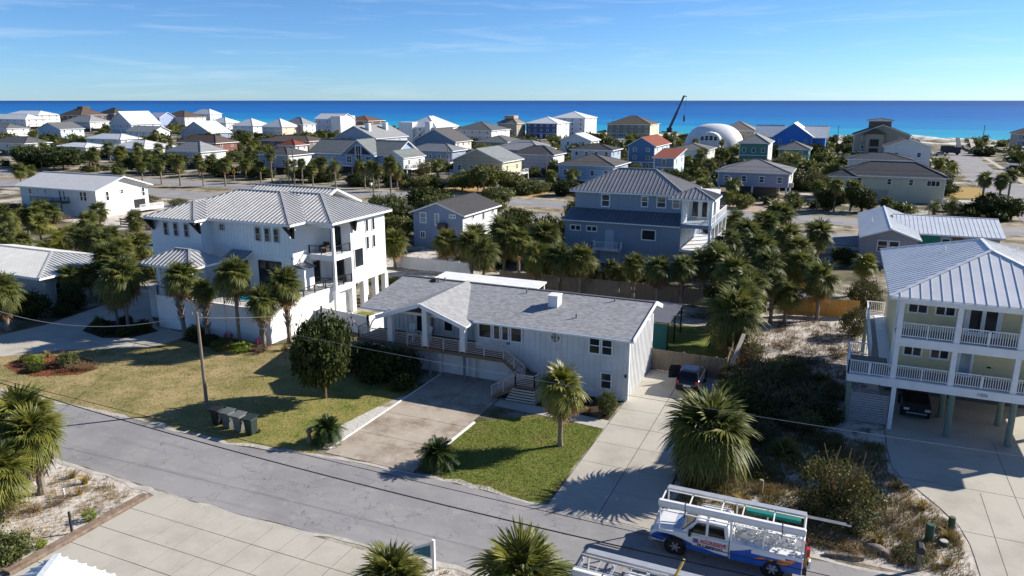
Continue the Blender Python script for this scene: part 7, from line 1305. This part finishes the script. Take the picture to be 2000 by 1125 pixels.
# crane boom on the beach, conveyor and lorry at the end of the street
CR = empty('crane', (-96, 452, 0), 'dark blue telescopic crane with raised boom on the beach', 'crane'); CB = plain('crane_blue', (.015, .03, .09), .5)
q = MB(); q.beam((-97, 452, 3.2), (-91.5, 446, 13.5), 1.0, 1.2); q.beam((-91.5, 446, 13.5), (-87, 441, 22.4), .7, .9); q.build('boom', CB, CR); q = MB(); q.beam((-87.3, 441, 22.5), (-85.4, 440.4, 22.2), .8, .5); q.build('boom_head', CB, CR)
q = MB(); q.tube([(-85.5, 440.4, 22), (-86.3, 441, 6.5)], .07, 5); q.build('hoist_rope', BLACK, CR); q = MB(); q.box(-86.7, 440.6, 8.2, -85.7, 441.4, 11.4); q.build('hook_block', CB, CR); q = MB(); q.box(-101, 450, .9, -92, 453, 2.0); q.box(-98, 450.4, 2.0, -95, 452.6, 4.2); q.build('chassis', CB, CR)
for k in range(4): q = MB(); q.tube([(-100 + k * 2.3, 449.8, .6), (-100 + k * 2.3, 450.2, .6)], .6, 12); q.build('wheel', TIRE, CR)
CV = empty('conveyor', (43, 352, 0), 'inclined conveyor and sand screen at the end of the beach street', 'conveyor'); DGY = plain('machine_dark', (.05, .055, .06), .7)
for dx in (0, 5): q = MB(); q.beam((42.5 + dx, 352, 1.2), (46.5 + dx, 396, 3.4), 1.6, .5); q.build('belt', CONC if dx else DGY, CV); q = MB(); q.beam((45 + dx, 384, 0), (45.6 + dx, 386, 2.8), .3); q.beam((43 + dx, 360, 0), (43.2 + dx, 361, 2), .3); q.build('support', DGY, CV)
LO = empty('lorry', (36.5, 328, 0), 'dark lorry parked at the end of the beach street', 'truck'); MB().box(33.5, 326.6, .8, 37.8, 329.4, 3.4).build('load_box', DGY, LO); MB().box(38.0, 326.7, .6, 40, 329.3, 3.0).build('cab', plain('lorry_cab', (.03, .035, .045), .4), LO)
for dx in (34.2, 35.6, 39): q = MB(); q.tube([(dx, 326.5, .5), (dx, 327, .5)], .5, 12); q.build('wheel', TIRE, LO)
r = empty('dumpster', (45.5, 338, 0), 'dark site container beside the conveyor', 'container'); MB().box(44, 337, 0, 47, 339, 1.6).build('body', DGY, r); MB().box(43.9, 336.9, 1.6, 47.1, 339.1, 1.75).build('rim', RIM, r)
# ================================================================== labels of the plants, by what they stand beside
def azim(x, y): return math.degrees(math.atan2(x, y))
def where(x, y):
    best = min(HOUSES, key=lambda h: math.hypot(x - h[0], y - h[1]) - h[2] * .4); hx, hy, w, s = best
    if y < hy - 5 and abs(x - hx) < w * .75: rel = 'in front of'
    elif y > hy + 5 and abs(x - hx) < w * .75: rel = 'behind'
    else: rel = 'left of' if x < hx else 'right of'
    ws = s.split()[:7]
    return f'{rel} the {" ".join(ws)} house' if 'house' not in ws and 'cottage' not in ws else f'{rel} the {" ".join(ws)}'
SPEC = {'corner': lambda x, y: x < -30 and y < 25, 'truck': lambda x, y: -6.6 < x < 7.5 and y < 47, 'bottom': lambda x, y: -16 < x < 0 and y < 25, 'median': lambda x, y: 126 < y < 138, 'verge': lambda x, y: 138 <= y < 158}
TXT = {'corner': 'in the near left corner yard', 'truck': 'in the sand yard behind the plumbing truck', 'bottom': 'at the bottom edge by the work truck', 'median': 'in the boulevard median', 'verge': 'along the far side of the boulevard'}
groups = {}
for o, kd, x, y in PLANTS:
    w_ = next((TXT[k] for k, f in SPEC.items() if f(x, y)), None) or where(x, y); groups.setdefault((kd, w_), []).append((azim(x, y), o))
ORD = ['first', 'second', 'third', 'fourth', 'fifth', 'sixth', 'seventh', 'eighth', 'ninth', 'tenth', 'eleventh', 'twelfth', 'thirteenth', 'fourteenth', 'fifteenth', 'sixteenth', 'seventeenth', 'eighteenth', 'nineteenth', 'twentieth'] + [f'{i}th' for i in range(21, 99)]
for (kd, w_), L in groups.items():
    L.sort(key=lambda t: t[0])
    for i, (a, o) in enumerate(L):
        lb = f'{kd} {w_}' + ('' if len(L) == 1 else f', {ORD[i]} from left'); o['label'] = lb if len(lb.split()) <= 16 else ' '.join(lb.split()[:16])
